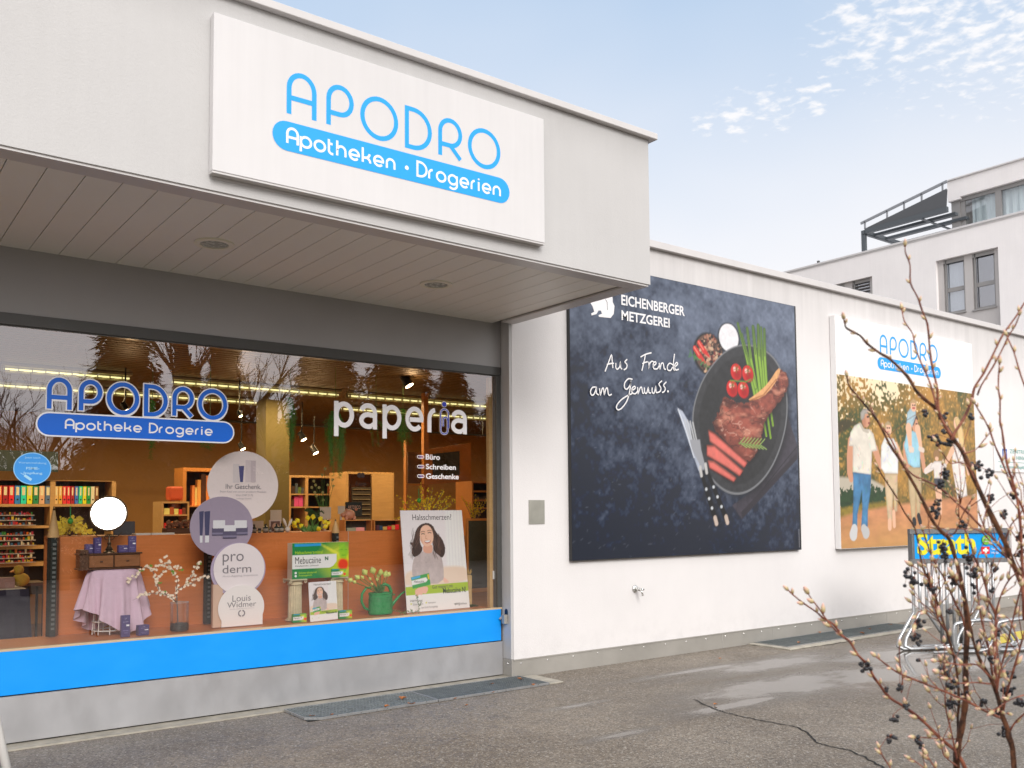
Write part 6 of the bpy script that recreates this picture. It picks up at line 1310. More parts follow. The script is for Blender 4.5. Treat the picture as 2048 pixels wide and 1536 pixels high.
for (a, b, c, d, lab) in ((497, 1042, 527, 1060, 'white leaflet card with a blue disc on the counter behind the round cards'), (541, 1020, 563, 1043, 'tilted white price card behind the picture frame'), (640, 1014, 662, 1038, 'white card behind the orange tulips'), (676, 1012, 690, 1028, 'small printed card beside the piggy bank')):
    mb = MB(); xa, xb, zb, za = ibox(mb, a, b, c, d, 8.35, .006); 
    if zb > CT + .001: mb.box((xa + xb) / 2 - .01, (xa + xb) / 2 + .01, 8.357, 8.37, CT, za - .01)
    tag(mb.build('info_card', mat('card_cream', (.50, .42, .32), .6)), lab, 'card', 'cards on the counter')
# rabbit
x, z = XZ(575, 1066, 8.0); t = thing('rabbit_figure', 'white ceramic rabbit head with two long ears on the counter', 'figurine', (x, 8.0, CT)); M_cer = mat('white_ceramic', (.62, .56, .50), .25)
mb = MB(); mb.sphere((x, 8.0, CT + .026), .026, 12, (1, 1, 1)); mb.build('head', M_cer, t, True)
for (ea, eb) in ((566, 1036), (584, 1037)):
    ex, ez = XZ(ea, eb, 8.0); mb = MB(); p0 = Vector((x + (-.006 if ea < 575 else .006), 8.0, CT + .045)); p1 = Vector((ex, 8.0, ez)); mb.tube([tuple(p0.lerp(p1, f)) for f in (0, .25, .6, .85, 1)], [.006, .010, .014, .010, .002], 8); mb.build('ear', M_cer, t, True)
# orange tulips
x, z = XZ(620, 1066, 8.0); t = thing('orange_tulips', 'low bunch of orange yellow tulips on the counter', 'flowers', (x, 8.0, CT)); M_ot = mat('tulip_orange', I((250, 150, 20), .42), .5, nscale=50, namt=.25); ms = MB(); mh = MB()
for a, b in ((592, 1050), (603, 1046), (617, 1042), (626, 1040), (638, 1043), (647, 1048), (654, 1050), (610, 1056), (629, 1060), (598, 1055), (643, 1056)):
    p = Vector((*XZ(a, b, 8.0)[:1], 8.0 + rnd.uniform(-.05, .05), XZ(a, b, 8.0)[1])); base = Vector((x + (p.x - x) * .4, 8.0, CT)); d = (p - base).normalized(); ms.tube([tuple(base), tuple(p)], .003, 5); r = .026
    for k in range(6):
        an = k * 1.047; o = d.orthogonal().normalized(); o2 = d.cross(o); sd_ = o * math.cos(an) + o2 * math.sin(an); q1 = p + d * r * 1.0 + sd_ * r * .8; q2 = p + d * r * 2.2 + sd_ * r * .3; sid = d.cross(sd_) * r * .55
        mh.add([tuple(p), tuple(q1 + sid), tuple(q2), tuple(q1 - sid), tuple(q1 + sd_ * r * .2)], [(0, 1, 4), (1, 2, 4), (2, 3, 4), (3, 0, 4)])
for k in range(26): ms.leaf((x + rnd.uniform(-.08, .08), 8.0 + rnd.uniform(-.03, .03), CT), (rnd.uniform(-.8, .8), rnd.uniform(-.5, .3), 1), (0, 1, 0), rnd.uniform(.05, .085), .022)
ms.build('stems', M_stem, t); mh.build('tulip_heads', M_ot, t, True)
# piggy bank
x, z = XZ(697, 1034, 8.12); PZ = XZ(697, 1040.5, 8.06)[1]; t = thing('piggy_bank', 'pink pig figure lying on top of the low wooden tray', 'figurine', (x, 8.11, PZ)); M_pig = mat('pig_pink', (.52, .22, .13), .45)
mb = MB(); zc = PZ + .055; mb.sphere((x, 8.11, zc), 0.055, 16, (1.15, .9, .95)); mb.build('body', M_pig, t, True)
for ex in (-.05, .045): mb = MB(); mb.leaf((x + ex, 8.07, zc + .035), (ex * 4, -.5, .5), (0, 1, 0), .04, .035); mb.build('ear', M_pig, t)
for ex in (-.04, .045): mb = MB(); mb.tube([(x + ex, 8.09, zc - .02), (x + ex, 8.08, PZ)], [.018, .014], 10); mb.build('leg', M_pig, t, True)
mb = MB(); mb.tube([(x - .055, 8.10, zc), (x - .085, 8.09, zc - .005)], [.022, .020], 12); mb.build('snout', M_pig, t, True)
# artdeco sign and small shelves on the counter
t = thing('counter_sign', 'small black counter sign with thin pale lettering', 'sign', (XZ(708, 1030)[0], 8.4, CT)); mb = MB(); xa, xb, zb, za = ibox(mb, 692, 1004, 724, 1032, 8.4, .02); mb.box((xa + xb) / 2 - .02, (xa + xb) / 2 + .02, 8.422, 8.44, CT, za - .02); mb.build('board', M_pblack, t)
pl = Plane((0, 8.4, 0)); pl.text('ARTDECO', xa + .02, za - .07, xb - .02, za - .035, D((170, 130, 110), .7)); pl.build('lettering', t)
for (a, b, c, d, lab, pal) in ((690, 1040, 744, 1064, 'low open wooden tray with pink and grey tins on the counter', [(190, 110, 105), (110, 110, 90), (190, 110, 105)]), (749, 1040, 803, 1061, 'low wooden tray of red and dark little boxes beside the large poster', [(170, 20, 30), (200, 30, 40), (60, 30, 40), (150, 120, 60), (30, 50, 70)])):
    xa, xb, zb, za, t = unit('wooden_tray', lab, 'tray', a, b, c, d, 8.02, .12, M_orange, wall=.008); t.location.z = t.location.z; goods(t, a + 4, c - 3, d - 1, 8.03, .055, pal, .45, wr=(.02, .05) if a > 745 else (.07, .1))
t = thing('tall_flower_vase', 'slim glass vase with pale green ball flowers behind the counter', 'vase', (XZ(650, 1050)[0], 8.45, CT)); x = XZ(648, 1050, 8.45)[0]
mb = MB(); mb.lathe((x, 8.45, CT), [(.02, 0), (.03, .06), (.028, .15)], 14); mb.build('vase', mat('smoky_glass', (.35, .33, .24), .15), t, True); ms = MB(); mh = MB()
for a, b in ((632, 962), (634, 970), (640, 975), (628, 985), (645, 985), (655, 970), (636, 992), (649, 1000), (622, 975), (662, 960), (641, 950), (646, 938), (668, 972)):
    p = (XZ(a, b, 8.45)[0], 8.45 + rnd.uniform(-.05, .05), XZ(a, b, 8.45)[1]); ms.tube([(x, 8.45, CT + .12), ((x + p[0]) / 2, 8.45, (CT + .12 + p[2]) / 2 + .01), p], .002, 5); mh.sphere(p, .015, 8, jit=.15)
ms.build('stems', M_sprig, t); mh.build('ball_flowers', mat('ball_flower', (.42, .42, .16), .8), t)
# monstera
x = XZ(625, 1060, 8.35)[0]; t = thing('monstera_plant', 'dark green leafy plant behind the tulips on the counter', 'plant', (x, 8.35, CT)); mb = MB()
mb.lathe((x, 8.35, CT), [(.035, 0), (.045, .05)], 14); mb.build('pot', M_pblack, t, True); mb = MB(); ms = MB()
for k in range(13):
    an = rnd.uniform(0, 6.28); d = Vector((math.cos(an) * rnd.uniform(.2, .8), math.sin(an) * .5, 1)).normalized(); tp_ = Vector((x, 8.35, CT + .05)) + d * rnd.uniform(.06, .17); ms.tube([(x, 8.35, CT + .05), tuple(tp_)], .002, 5)
    for q in range(-3, 4): aa = q * .42; mb.leaf(tp_, (math.sin(aa) * 1.0 + d.x * .4, -.35, math.cos(aa) * .8 - .1), (0, 1, 0), .05, .016)
ms.build('stems', M_sprig, t); mb.build('leaves', mat('dark_leaf', (.025, .07, .018), .4), t)
# forsythia bush and feather bunch
def yellow_bush(name, lab, px0, px1, py0, py1, Y, cxp, n, m, sz):
    x = XZ(cxp, py1, Y)[0]; zb = CT if Y < 8.5 else XZ(cxp, py1, Y)[1]; t = thing(name, lab, 'flowers', (x, Y, zb)); ms = MB(); mh = MB()
    for k in range(n):
        a = rnd.uniform(px0, px1); b = py0 + (py1 - py0) * rnd.random() ** .8 + abs(a - (px0 + px1) / 2) / (px1 - px0) * 18; p = Vector((XZ(a, b, Y)[0], Y + rnd.uniform(-.12, .12), max(zb + .03, XZ(a, b, Y)[1]))); q0 = Vector((x, Y, zb)); mid = q0.lerp(p, .5) + Vector((rnd.uniform(-.03, .03), 0, .03))
        ms.tube([tuple(q0), tuple(mid), tuple(p)], [.004, .003, .0015], 5)
        for j in range(10):
            f = rnd.uniform(.45, 1.05); c = (mid.lerp(p, (f - .5) * 2) if f > .5 else q0.lerp(mid, f * 2)) + Vector((rnd.gauss(0, .006), rnd.gauss(0, .006), rnd.gauss(0, .006)))
            for w__ in range(4): an = rnd.uniform(0, 6.28); mh.leaf(c, (math.cos(an), rnd.uniform(-1, .2), math.sin(an)), (0, 1, 0), sz, sz * .5)
    ms.build('stems', M_bark, t); mh.build('petals', m, t); return t
M_fors = mat('forsythia', I((205, 150, 25), .42), .6, nscale=10, namt=.25)
yellow_bush('forsythia_bunch', 'large loose bunch of yellow forsythia branches behind the large poster', 790, 905, 965, 1035, 8.3, 850, 46, M_fors, .017)
yellow_bush('forsythia_bunch', 'smaller bunch of yellow forsythia at the right end of the window', 925, 975, 985, 1030, 8.35, 950, 16, M_fors, .014)
yellow_bush('feather_bunch', 'bunch of soft yellow feathers behind the left giant pencil', 100, 182, 1030, 1070, 8.3, 140, 40, mat('yellow_feather', I((195, 150, 50), .42), .9, nscale=10, namt=.3), .026)
for (a, b, Y, r, lab) in ((141, 1042, 8.1, .022, 'shiny green egg hanging by a ribbon among the yellow feathers'), (838, 1001, 8.1, .022, 'shiny green ball hanging in the forsythia branches')):
    x, z = XZ(a, b, Y); t = thing('hanging_egg', lab, 'ornament', (x, Y, z)); mb = MB(); mb.sphere((x, Y, z), r, 16, (1, 1, 1.2)); mb.build('egg', mat('egg_green', (.05, .36, .05), .2), t, True); mb = MB(); mb.tube([(x, Y, z + r), (x - .003, Y, z + r + .10)], .004, 6); mb.build('ribbon', M_can, t)
# dark till and goods at the left part of the counter
t = thing('cash_register', 'flat dark grey cash screen on the counter behind the mirror', 'screen', (XZ(250, 1072, 8.3)[0], 8.3, CT)); mb = MB(); ibox(mb, 228, 1043, 270, 1071, 8.3, .03, .004); mb.build('screen', mat('till_grey', (.06, .065, .075), .4), t); mb = MB(); xx = XZ(250, 1071, 8.34)[0]; mb.box(xx - .03, xx + .03, 8.335, 8.40, CT, CT + .02); mb.build('foot', M_pblack, t)
for i, (a, c) in enumerate(((270, 300), (302, 348))):
    mb = MB(); x0, _ = XZ(a, 1071, 8.02); x1, _ = XZ(c, 1071, 8.02); mb.box(x0, x1, 8.0, 8.12, CT, CT + .016, bev=.002); tag(mb.build('paper_stack', mat('pale_paper', (.55, .55, .52), .6)), ('short', 'long')[i] + ' flat pale box lying on the counter edge beside the branch', 'box')
t = thing('goods_basket', 'dark basket of patterned brown bags behind the counter', 'basket', (XZ(350, 1060, 8.9)[0], 8.9, CT)); xa = XZ(325, 1060, 8.5)[0]; xb = XZ(376, 1060, 8.5)[0]
mb = MB(); mb.box(xa, xb, 8.38, 8.52, CT, CT + .05, bev=.004); mb.build('basket', M_dwood, t); mb = MB()
for k in range(60): mb.sphere((rnd.uniform(xa + .02, xb - .02), 8.45 + rnd.uniform(-.04, .04), CT + .06 + rnd.uniform(0, .05)), rnd.uniform(.012, .022), 7, jit=.3)
tag(mb.build('bags', mat('brown_bags', (.22, .09, .04), .7, nscale=20, namt=.4), t), kind='stuff')
# poster on the back wall, left; table with dark cloth; duck
mb = MB(); ibox(mb, -60, 898, 116, 944, 12.45, .02); tag(mb.build('wall_picture', mat('teal_print', (.035, .06, .055), .4, nscale=5, namt=.4)), 'long dark teal print above the binder shelf', 'picture')
t = thing('cloth_table', 'table under a dark purple cloth at the far left of the shop', 'table', (XZ(15, 1270, 8.9)[0], 8.9, .06)); x0 = XZ(-40, 1176, 8.6)[0]; x1 = XZ(52, 1176, 8.6)[0]; zt3 = XZ(20, 1178, 8.6)[1]
mb = MB(); mb.box(x0, x1, 8.6, 9.2, zt3 - .03, zt3, bev=.004); mb.build('top', mat('pale_top', (.4, .33, .25), .5), t)
mb = MB(); n = 44; vs = []
for j in range(10):
    g = j / 9
    for i in range(n + 1): u = i / n; vs.append((x0 - .01 + (x1 - x0 + .03) * u + .05 * g * u, 8.59 - .02 * g - .02 * g * math.sin(u * 21), zt3 - .005 - (zt3 - .28 + .12 * math.sin(u * 3)) * g))
mb.add(vs, [(j * (n + 1) + i, j * (n + 1) + i + 1, (j + 1) * (n + 1) + i + 1, (j + 1) * (n + 1) + i) for j in range(9) for i in range(n)]); mb.build('cloth', mat('dark_purple_cloth', (.018, .014, .03), .9), t, True)
mb = MB()
for x in (x0 + .05, x1 - .05):
    for y in (8.65, 9.15): mb = MB(); mb.box(x - .02, x + .02, y - .02, y + .02, .06, zt3 - .03); mb.build('leg', M_dwood, t)
x, z = XZ(42, 1143, 8.8); z0 = zt3; t = thing('toy_duck', 'yellow toy duck sitting on the dark clothed table', 'toy', (x, 8.8, z0)); M_duck = mat('duck_yellow', (.40, .24, .02), .9, nscale=20, namt=.2)
mb = MB(); mb.sphere((x, 8.8, z0 + .06), .06, 14, (1.15, .9, 1)); mb.sphere((x - .02, 8.79, z0 + .145), .042, 12); mb.build('body', M_duck, t, True); mb = MB(); mb.tube([(x - .055, 8.78, z0 + .14), (x - .09, 8.77, z0 + .132)], [.014, .004], 8); mb.build('beak', M_orange, t, True)
mb = MB(); x2 = XZ(30, 1160, 8.7)[0]; xl2 = XZ(0, 1160, 8.7)[0]; mb.box(xl2, x2, 8.7, 8.78, zt3, zt3 + .09, bev=.003); tag(mb.build('gift_box', mat('rose_box', (.26, .14, .11), .6, nscale=30, namt=.2)), 'pale striped box on the clothed table beside the duck', 'box')
# dark chairs
t = thing('shop_chair', 'thin dark legged stool beside the clothed table', 'stool', (XZ(75, 1200, 9.2)[0], 9.2, .06)); xa, z1_ = XZ(55, 1166, 9.0); xb, _ = XZ(92, 1166, 9.0)
mb = MB(); mb.box(xa, xb, 9.0, 9.35, z1_ - .03, z1_, bev=.004); mb.build('seat', M_dwood, t)
for x in (xa + .015, xb - .015):
    for y in (9.02, 9.33): mb = MB(); mb.tube([(x, y, z1_ - .03), (x, y, .06)], .012, 6); mb.build('leg', M_pblack, t)
# hanging ferns
M_fern = mat('fern_green', (.085, .36, .035), .5, nscale=12, namt=.3)
def fern(pxc, py0, py1, wpx, Y, n, lab):
    x, z1_ = XZ(pxc, py0, Y); _, z0_ = XZ(pxc, py1, Y); w_ = abs(XZ(pxc + wpx / 2, py0, Y)[0] - x); t = thing('hanging_fern', lab, 'hanging plant', (x, Y, z0_), 'artificial ferns hanging from the ceiling'); ms = MB(); ml = MB()
    ms.tube([(x, Y, 3.08), (x, Y, z1_)], .003, 5)
    for k in range(n):
        u = rnd.uniform(-1, 1); L = (z1_ - z0_) * rnd.uniform(.45, 1) * (1 - .35 * abs(u)); p = [Vector((x + u * w_ * .3, Y, z1_)), Vector((x + u * w_, Y + rnd.uniform(-.06, .06), z1_ - L * .4)), Vector((x + u * w_ * .8, Y + rnd.uniform(-.08, .06), z1_ - L))]
        ms.tube([tuple(q) for q in p], .0015, 4, False); m_ = int(L / .011)
        for j in range(m_):
            f = j / m_; c = p[0].lerp(p[1], f * 2.5) if f < .4 else p[1].lerp(p[2], (f - .4) / .6); s = 1 if j % 2 else -1
            ml.leaf(c, (s * rnd.uniform(.4, 1), rnd.uniform(-.6, .4), -rnd.uniform(.2, .9)), (0, 1, 0), rnd.uniform(.02, .036), .007)
    ms.build('stems', M_sprig, t); ml.build('leaves', M_fern, t)
fern(580, 795, 932, 22, 8.5, 12, 'slim green fern hanging between the window lettering and the two spotlights')
fern(671, 822, 990, 38, 8.4, 26, 'fullest green fern, hanging behind the p of the white lettering')
fern(806, 818, 930, 22, 8.6, 10, 'green fern hanging behind the r of the white lettering')
fern(305, 800, 955, 18, 8.7, 8, 'thin green fern hanging below the blue pill on the window')
fern(420, 872, 912, 44, 8.6, 9, 'short spreading fern just above the large round card')
fern(752, 840, 905, 40, 8.7, 5, 'sparse fern with one sideways frond behind the white lettering')
# cable rail for the spots
mb = MB(); mb.tube([(3.6, 11.05, XZ(600, 858, 11.05)[1] + .05), (8.2, 11.05, XZ(600, 858, 11.05)[1] + .05)], .012, 6)
for x in (3.9, 7.8): mb.tube([(x, 11.05, XZ(600, 858, 11.05)[1] + .05), (x, 11.05, 3.085)], .006, 6)
tag(mb.build('light_rail', M_spot), 'thin black rail hanging under the ceiling between the spotlights', 'rail')
# ================================================================== apartment building behind
XB = 30.0
def bz(px, py, X=XB): p = on(px, py, 0, X); return float(p[1]), float(p[2])
hb = thing('apartment_building', 'grey beige apartment building with a roof terrace behind the white wall', 'building', (XB, 25, 0))
def wallx(mb, X, th, y0, y1, z0, z1, holes):
    ys = sorted({y0, y1} | {a for h in holes for a in h[:2] if y0 < a < y1}); zs = sorted({z0, z1} | {a for h in holes for a in h[2:] if z0 < a < z1})
    for i in range(len(ys) - 1):
        for j in range(len(zs) - 1):
            yc, zc = (ys[i] + ys[i + 1]) / 2, (zs[j] + zs[j + 1]) / 2
            if any(h[0] < yc < h[1] and h[2] < zc < h[3] for h in holes): continue
            mb.box(X, X + th, ys[i], ys[i + 1], zs[j], zs[j + 1])
z1 = lambda zx, zy: bz(1640 + zx / 5.02, 480 + zy / 5.02)
nL, nR = z1(1160, 210), z1(1785, 70); ztop = (nL[1] + nR[1]) / 2
niche = (nR[0], nL[0], ztop - 9, ztop)                                   # tall recessed window band
kL, kR = z1(-160, 500), z1(522, 362); niche2 = (kR[0], kL[0], kR[1] - 9, kR[1])
ZR = bz(2048, 421)[1]; YN = 9.0; YF = 46.0
mb = MB(); wallx(mb, XB, .25, YN, YF, 0, ZR - .08, [niche, niche2]); mb.box(XB + .25, XB + 14, YN, YN + .3, 0, ZR - .08); mb.box(XB + .25, XB + 14, YN + .3, YF, ZR - .5, ZR - .4); mb.build('wall', M_house, hb)
mb = MB(); mb.box(XB - .05, XB + .35, YN - .05, YF, ZR - .078, ZR, bev=.01); mb.box(XB - .02, XB - .002, YN, YF, ZR - .12, ZR - .079); mb.build('roof_edge', M_coping, hb)
mb = MB(); mb.box(XB + .6, XB + .7, 22.0, 22.1, ZR - .4, ZR + .35); mb.build('roof_pipe', M_frame, hb) if False else None
M_wframe = mat('window_frame_taupe', (.27, .26, .255), .45); M_winglass = mat('house_glass', (.03, .035, .04), .04, 0, .9); M_curtain = mat('white_curtain', (.85, .88, .88), .8, nscale=3, namt=.12, stretch=(1, 9, .2))
wins = [(z1(1215, 200), z1(1425, 155), z1(1445, 705), True), (z1(1505, 135), z1(1730, 85), z1(1755, 655), False)]
W2s = []
for a, b, c, cur in wins: W2s.append((b[0], a[0], c[1] + .0, a[1] * .5 + b[1] * .5 - .0, cur))
a, b = z1(300, 410), z1(480, 370); hgt = W2s[0][3] - W2s[0][2]; W2s.append((b[0], a[0], (a[1] + b[1]) / 2 - hgt, (a[1] + b[1]) / 2, 'blind')); w_ = a[0] - b[0]; W2s.append((z1(225, 432)[0], z1(225, 432)[0] + w_ * 1.25, (a[1] + b[1]) / 2 - hgt, (a[1] + b[1]) / 2, False))
low = z1(1725, 843)[1]
for q in W2s[:2]: W2s.append((q[0], q[1], low - hgt, low, False))
M_hw = glass_mat('house_window_glass', .24, (.9, .93, .96), .5); mb = MB(); xb_ = XB + .13
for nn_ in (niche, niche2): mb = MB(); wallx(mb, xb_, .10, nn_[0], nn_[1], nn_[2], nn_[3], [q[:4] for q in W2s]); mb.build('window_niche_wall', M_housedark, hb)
for y0, y1, z0, zt_, cur in W2s:
    fr = MB(); X = xb_ + .08; f = .07; zm = z0 + (zt_ - z0) * .44
    for (a0, a1, b0, b1) in ((y0, y0 + f, z0, zt_), (y1 - f, y1, z0, zt_), (y0 + f, y1 - f, z0, z0 + f), (y0 + f, y1 - f, zt_ - f, zt_), (y0 + f, y1 - f, zm - .07, zm + .07)): fr.box(X, X + .06, a0, a1, b0, b1)
    fr.box(xb_ - .05, xb_ + .08, y0 - .03, y1 + .03, z0 - .05, z0 - .005); fr.box(xb_ + .01, xb_ + .04, y1 - .1, y1 - .07, z0, zt_); fr.box(xb_ + .01, xb_ + .05, y0, y1, zt_ - .13, zt_ - .0)
    fo = fr.build('window', M_wframe, hb)
    mb = MB(); mb.box(X + .03, X + .04, y0 + f, y1 - f, z0 + f, zt_ - f)
    mb.build('pane', M_hw, fo)
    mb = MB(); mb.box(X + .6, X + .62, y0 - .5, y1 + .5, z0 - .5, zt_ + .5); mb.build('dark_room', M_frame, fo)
    if cur is True:
        mb = MB(); n = 60; mb.add([(X + .15 + .03 * math.sin(i * 1.3), y0 + (y1 - y0) * i / n, zz_) for zz_ in (z0, zt_) for i in range(n + 1)], [(i, i + 1, i + n + 2, i + n + 1) for i in range(n)]); mb.build('curtain', M_curtain, fo)
    if cur == 'blind':
        mb = MB(); z = z0
        while z < zt_ - .05: mb.beam((xb_ + .05, y0 + .02, z), (xb_ + .05, y1 - .02, z), .07, .022, (.5, 0, 1)); z += .115
        mb.build('blind', mat('blind_slats', (.22, .21, .21), .4), fo)
# penthouse
XP = 31.6
def pz(px, py): return bz(px, py, XP)
c0 = pz(1894, 361); c1 = pz(2048, 314.5); ZP = (c0[1] + c1[1]) / 2; YC = c0[0]; zf = pz(1909, 396)[1]; zcor = pz(1896, 403)[1]
mb = MB(); mb.box(XP, XP + .3, 6, YC, zf, ZP - .06); mb.box(XP, XP + .3, YC - .45, YC, zcor - .02, zf - .001); mb.box(XP + .3, XP + 9, YC - .3, YC, zf - 2.4, ZP - .06); mb.box(XP + .3, XP + 9, 6, YC - .3, ZP - .4, ZP - .1); mb.build('penthouse_wall', M_house, hb)
mb = MB(); mb.box(XP - .06, XP + 9, 6, YC + .06, ZP - .058, ZP, bev=.01); mb.build('penthouse_roof_edge', M_coping, hb)
ya = pz(1916, 405)[0]; posts = [pz(1992, 380)[0]]
fr = MB(); fr.box(XP + .12, XP + .3, ya, ya + .30, zf - 2.3, zf - .002); fr.box(XP + .13, XP + .2, 6, ya, zf - .14, zf - .003); fr.box(XP + .16, XP + .22, ya - .16, ya - .001, zf - 2.3, zf - .14)
for y in posts: fr.box(XP + .13, XP + .22, y - .10, y + .10, zf - 2.3, zf - .14)
fo = fr.build('terrace_window', M_wframe, hb); mb = MB(); mb.box(XP + .19, XP + .2, 6, ya - .16, zf - 2.3, zf - .14); mb.build('pane', glass_mat('house_window_glass2', .08, (.92, .95, .96), .4), fo)
mb = MB(); n = 130; y9 = pz(1934, 400)[0]; mb.add([(XP + .36 + .03 * math.sin(i * 1.9), y9 + (6 - y9) * i / n, zz_) for zz_ in (zf - 2.3, zf) for i in range(n + 1)], [(i, i + 1, i + n + 2, i + n + 1) for i in range(n)]); mb.build('curtain', M_curtain, fo)
# pergola with awning
M_perg = mat('pergola_grey', (.075, .085, .095), .45); M_fab = mat('awning_fabric', (.085, .088, .095), .8, nscale=2, namt=.06)
XQ = 30.35; o_l, o_r = bz(1729, 462, XQ), bz(1893, 417, XQ); zb = (o_l[1] + o_r[1]) / 2
pg = thing('terrace_pergola', 'dark grey steel pergola with a fabric awning on the roof terrace', 'pergola', (XQ, o_l[0], ZR))
mb = MB(); XS = [XQ, float(on(1752, 466, 2, zb)[0]), float(on(1772, 474, 2, zb)[0]), float(on(1800, 483, 2, zb)[0])]
for i, X in enumerate(XS): mb.box(X, X + (.14 if i == 0 else .22), o_r[0], o_l[0], zb - .10, zb + (.08 if i == 0 else .0))
for y in (o_l[0], o_l[0] - 2.2): mb.box(XQ, XS[3] + .2, y - .01, y + .10, zb - .12, zb - .101)
mb.box(XQ, XS[3] + .2, o_l[0] - .02, o_l[0] + .14, zb - .10, zb + .04); mb.build('beams', M_perg, pg)
for X in (XQ, ): mb = MB(); mb.box(X, X + .14, o_l[0], o_l[0] + .14, ZR - .4, zb - .1); mb.build('post', M_perg, pg)
up = .62; mb = MB(); a = (XQ + .02, o_l[0], zb + .09); b = (XQ + .02, o_r[0], zb + .09); c = (XQ + .06, o_r[0], zb + .09 + up); d = (XQ + .1, o_l[0], zb + .13); mb.quad(a, b, c, d); mb.quad((a[0], a[1], a[2] - .01), (d[0] + .05, d[1], d[2] - .02), (c[0] + .05, c[1], c[2] - .02), (b[0], b[1], b[2] - .01)); mb.build('awning', M_fab, pg)
mb = MB(); r0 = (XQ + .1, o_l[0] + .2, zb + .35); r1 = (XQ + .1, o_r[0], zb + .09 + up + .26); mb.beam(r0, r1, .05, .09)
for f in (.05, .32, .52, .72, .95): p = Vector(r0).lerp(Vector(r1), f); mb.beam(tuple(p), (p.x, p.y, p.z - .28), .05, .05)
mb.build('upper_rail', mat('rail_grey', (.24, .25, .27), .4), pg)
mb = MB(); p = bz(1625, 520); mb.box(XB + .4, XB + .48, p[0], p[0] + .08, ZR - .05, ZR + .22); tag(mb.build('roof_pipe', M_frame), 'short dark vent pipe on the roof edge of the apartment building', 'pipe')

# ================================================================== bicycle rack with advertising board
dL, dR = 10.55, 10.75
def rk(px, py, f=None): f = (px - 1815) / 203 if f is None else f; return Vector(at(px, py, dL + (dR - dL) * f))
rackp = rk(1915, 1300); rack = thing('bicycle_rack', 'galvanised tube bicycle rack below a blue advertising board', 'bicycle rack', (rackp.x, rackp.y, 0))
TL_, TR_, BL_, BR_ = rk(1817, 1058), rk(2016, 1056), rk(1817, 1127), rk(2016, 1124); ux = (TR_ - TL_); ux.z = 0; uxn = ux.normalized(); nrm2 = Vector((uxn.y, -uxn.x, 0)); 
if nrm2.y > 0: nrm2 = -nrm2
wB = ux.length; zT, zB = (TL_.z + TR_.z) / 2, (BL_.z + BR_.z) / 2; O = Vector((TL_.x, TL_.y, zB)); hB = zT - zB
def RP(u, v, n=0): return tuple(O + uxn * u + Vector((0, 0, v)) + nrm2 * n)
mb = MB(); f = .055
M_rbar = mat('weathered_frame', (.22, .22, .225), .5, .5, nscale=90, namt=.35, bump=.3, bscale=200)
for a, b in ((RP(0, f / 2), RP(wB, f / 2)), (RP(0, hB - f / 2), RP(wB, hB - f / 2)), (RP(f / 2, f), RP(f / 2, hB - f)), (RP(wB - f / 2, f), RP(wB - f / 2, hB - f))): mb.beam(a, b, .05, f)
mb.build('board_frame', M_rbar, rack)
bd = MB(); c = [RP(f, f, .005), RP(wB - f, f, .005), RP(wB - f, hB - f, .005), RP(f, hB - f, .005)]; bd.add(c + [tuple(Vector(q) - nrm2 * .02) for q in c], [(0, 1, 2, 3), (7, 6, 5, 4), (0, 4, 5, 1), (1, 5, 6, 2), (2, 6, 7, 3), (3, 7, 4, 0)]); bd.build('advert_board', mat('board_blue', SKYB, .4), rack)
pl = Plane(RP(0, 0, .006), tuple(uxn), (0, 0, 1), tuple(nrm2), step=.0015); YL = (.78, .72, .03); a_ = wB / 203
pl.text('Strath', .017 * 0 + wB * .075, hB * .24, wB * .66, hB * .90, YL, .035); pl.rect(wB * .715, hB * .25, wB * .80, hB * .46, (.75, .02, .03)); pl.rect(wB * .730, hB * .325, wB * .785, hB * .385, WHITE); pl.rect(wB * .746, hB * .28, wB * .769, hB * .43, WHITE)
pl.text('Swiss', wB * .815, hB * .355, wB * .885, hB * .425, WHITE); pl.text('Made', wB * .815, hB * .245, wB * .885, hB * .315, WHITE); pl.disc(wB * .765, hB * .66, wB * .045, wB * .045, D((120, 190, 60)), 24); pl.text('100%', wB * .738, hB * .68, wB * .792, hB * .74, WHITE); pl.text('natural', wB * .735, hB * .60, wB * .795, hB * .65, WHITE)
pl.build('lettering', rack)
zf_ = .012; r_ = .019
def leg(u, du, n0, fwd):   # vertical tube that kinks outwards, runs to the ground and back along it
    P = [RP(u, -.0 + .01), RP(u, -hB * .0 - (zB - .42)), RP(u + du * .04, -(zB - .36)), RP(u + du * .22, -(zB - .13), fwd * .3), RP(u + du * .26, -(zB - .05), fwd * .5), RP(u + du * .20, -(zB - .018), fwd * .6), RP(u - du * .15, -(zB - .018), fwd * .6)]
    mb = MB(); q = [Vector(p) for p in P]; s = [q[0]]
    for i in range(1, len(q) - 1): s += [q[i].lerp(q[i - 1], .25), q[i], q[i].lerp(q[i + 1], .25)]
    s.append(q[-1]); mb.tube([tuple(p) for p in s], r_, 10); mb.build('leg', M_galv, rack, True)
for (u, du, fw) in ((.035, -1, .15), (.115, -1, .18), (.20, 1, -.1), (.285, 1, -.1), (.78, -1, .12), (.86, -1, .15), (.985, 1, .1), (1.05, 1, .12)): leg(u, du, 0, fw)
mb = MB()
for u in (.38, .455, .54, .62, .70): mb.tube([RP(u, .01), RP(u, -(zB - .05))], r_, 10)
mb.build('uprights', M_galv, rack, True)
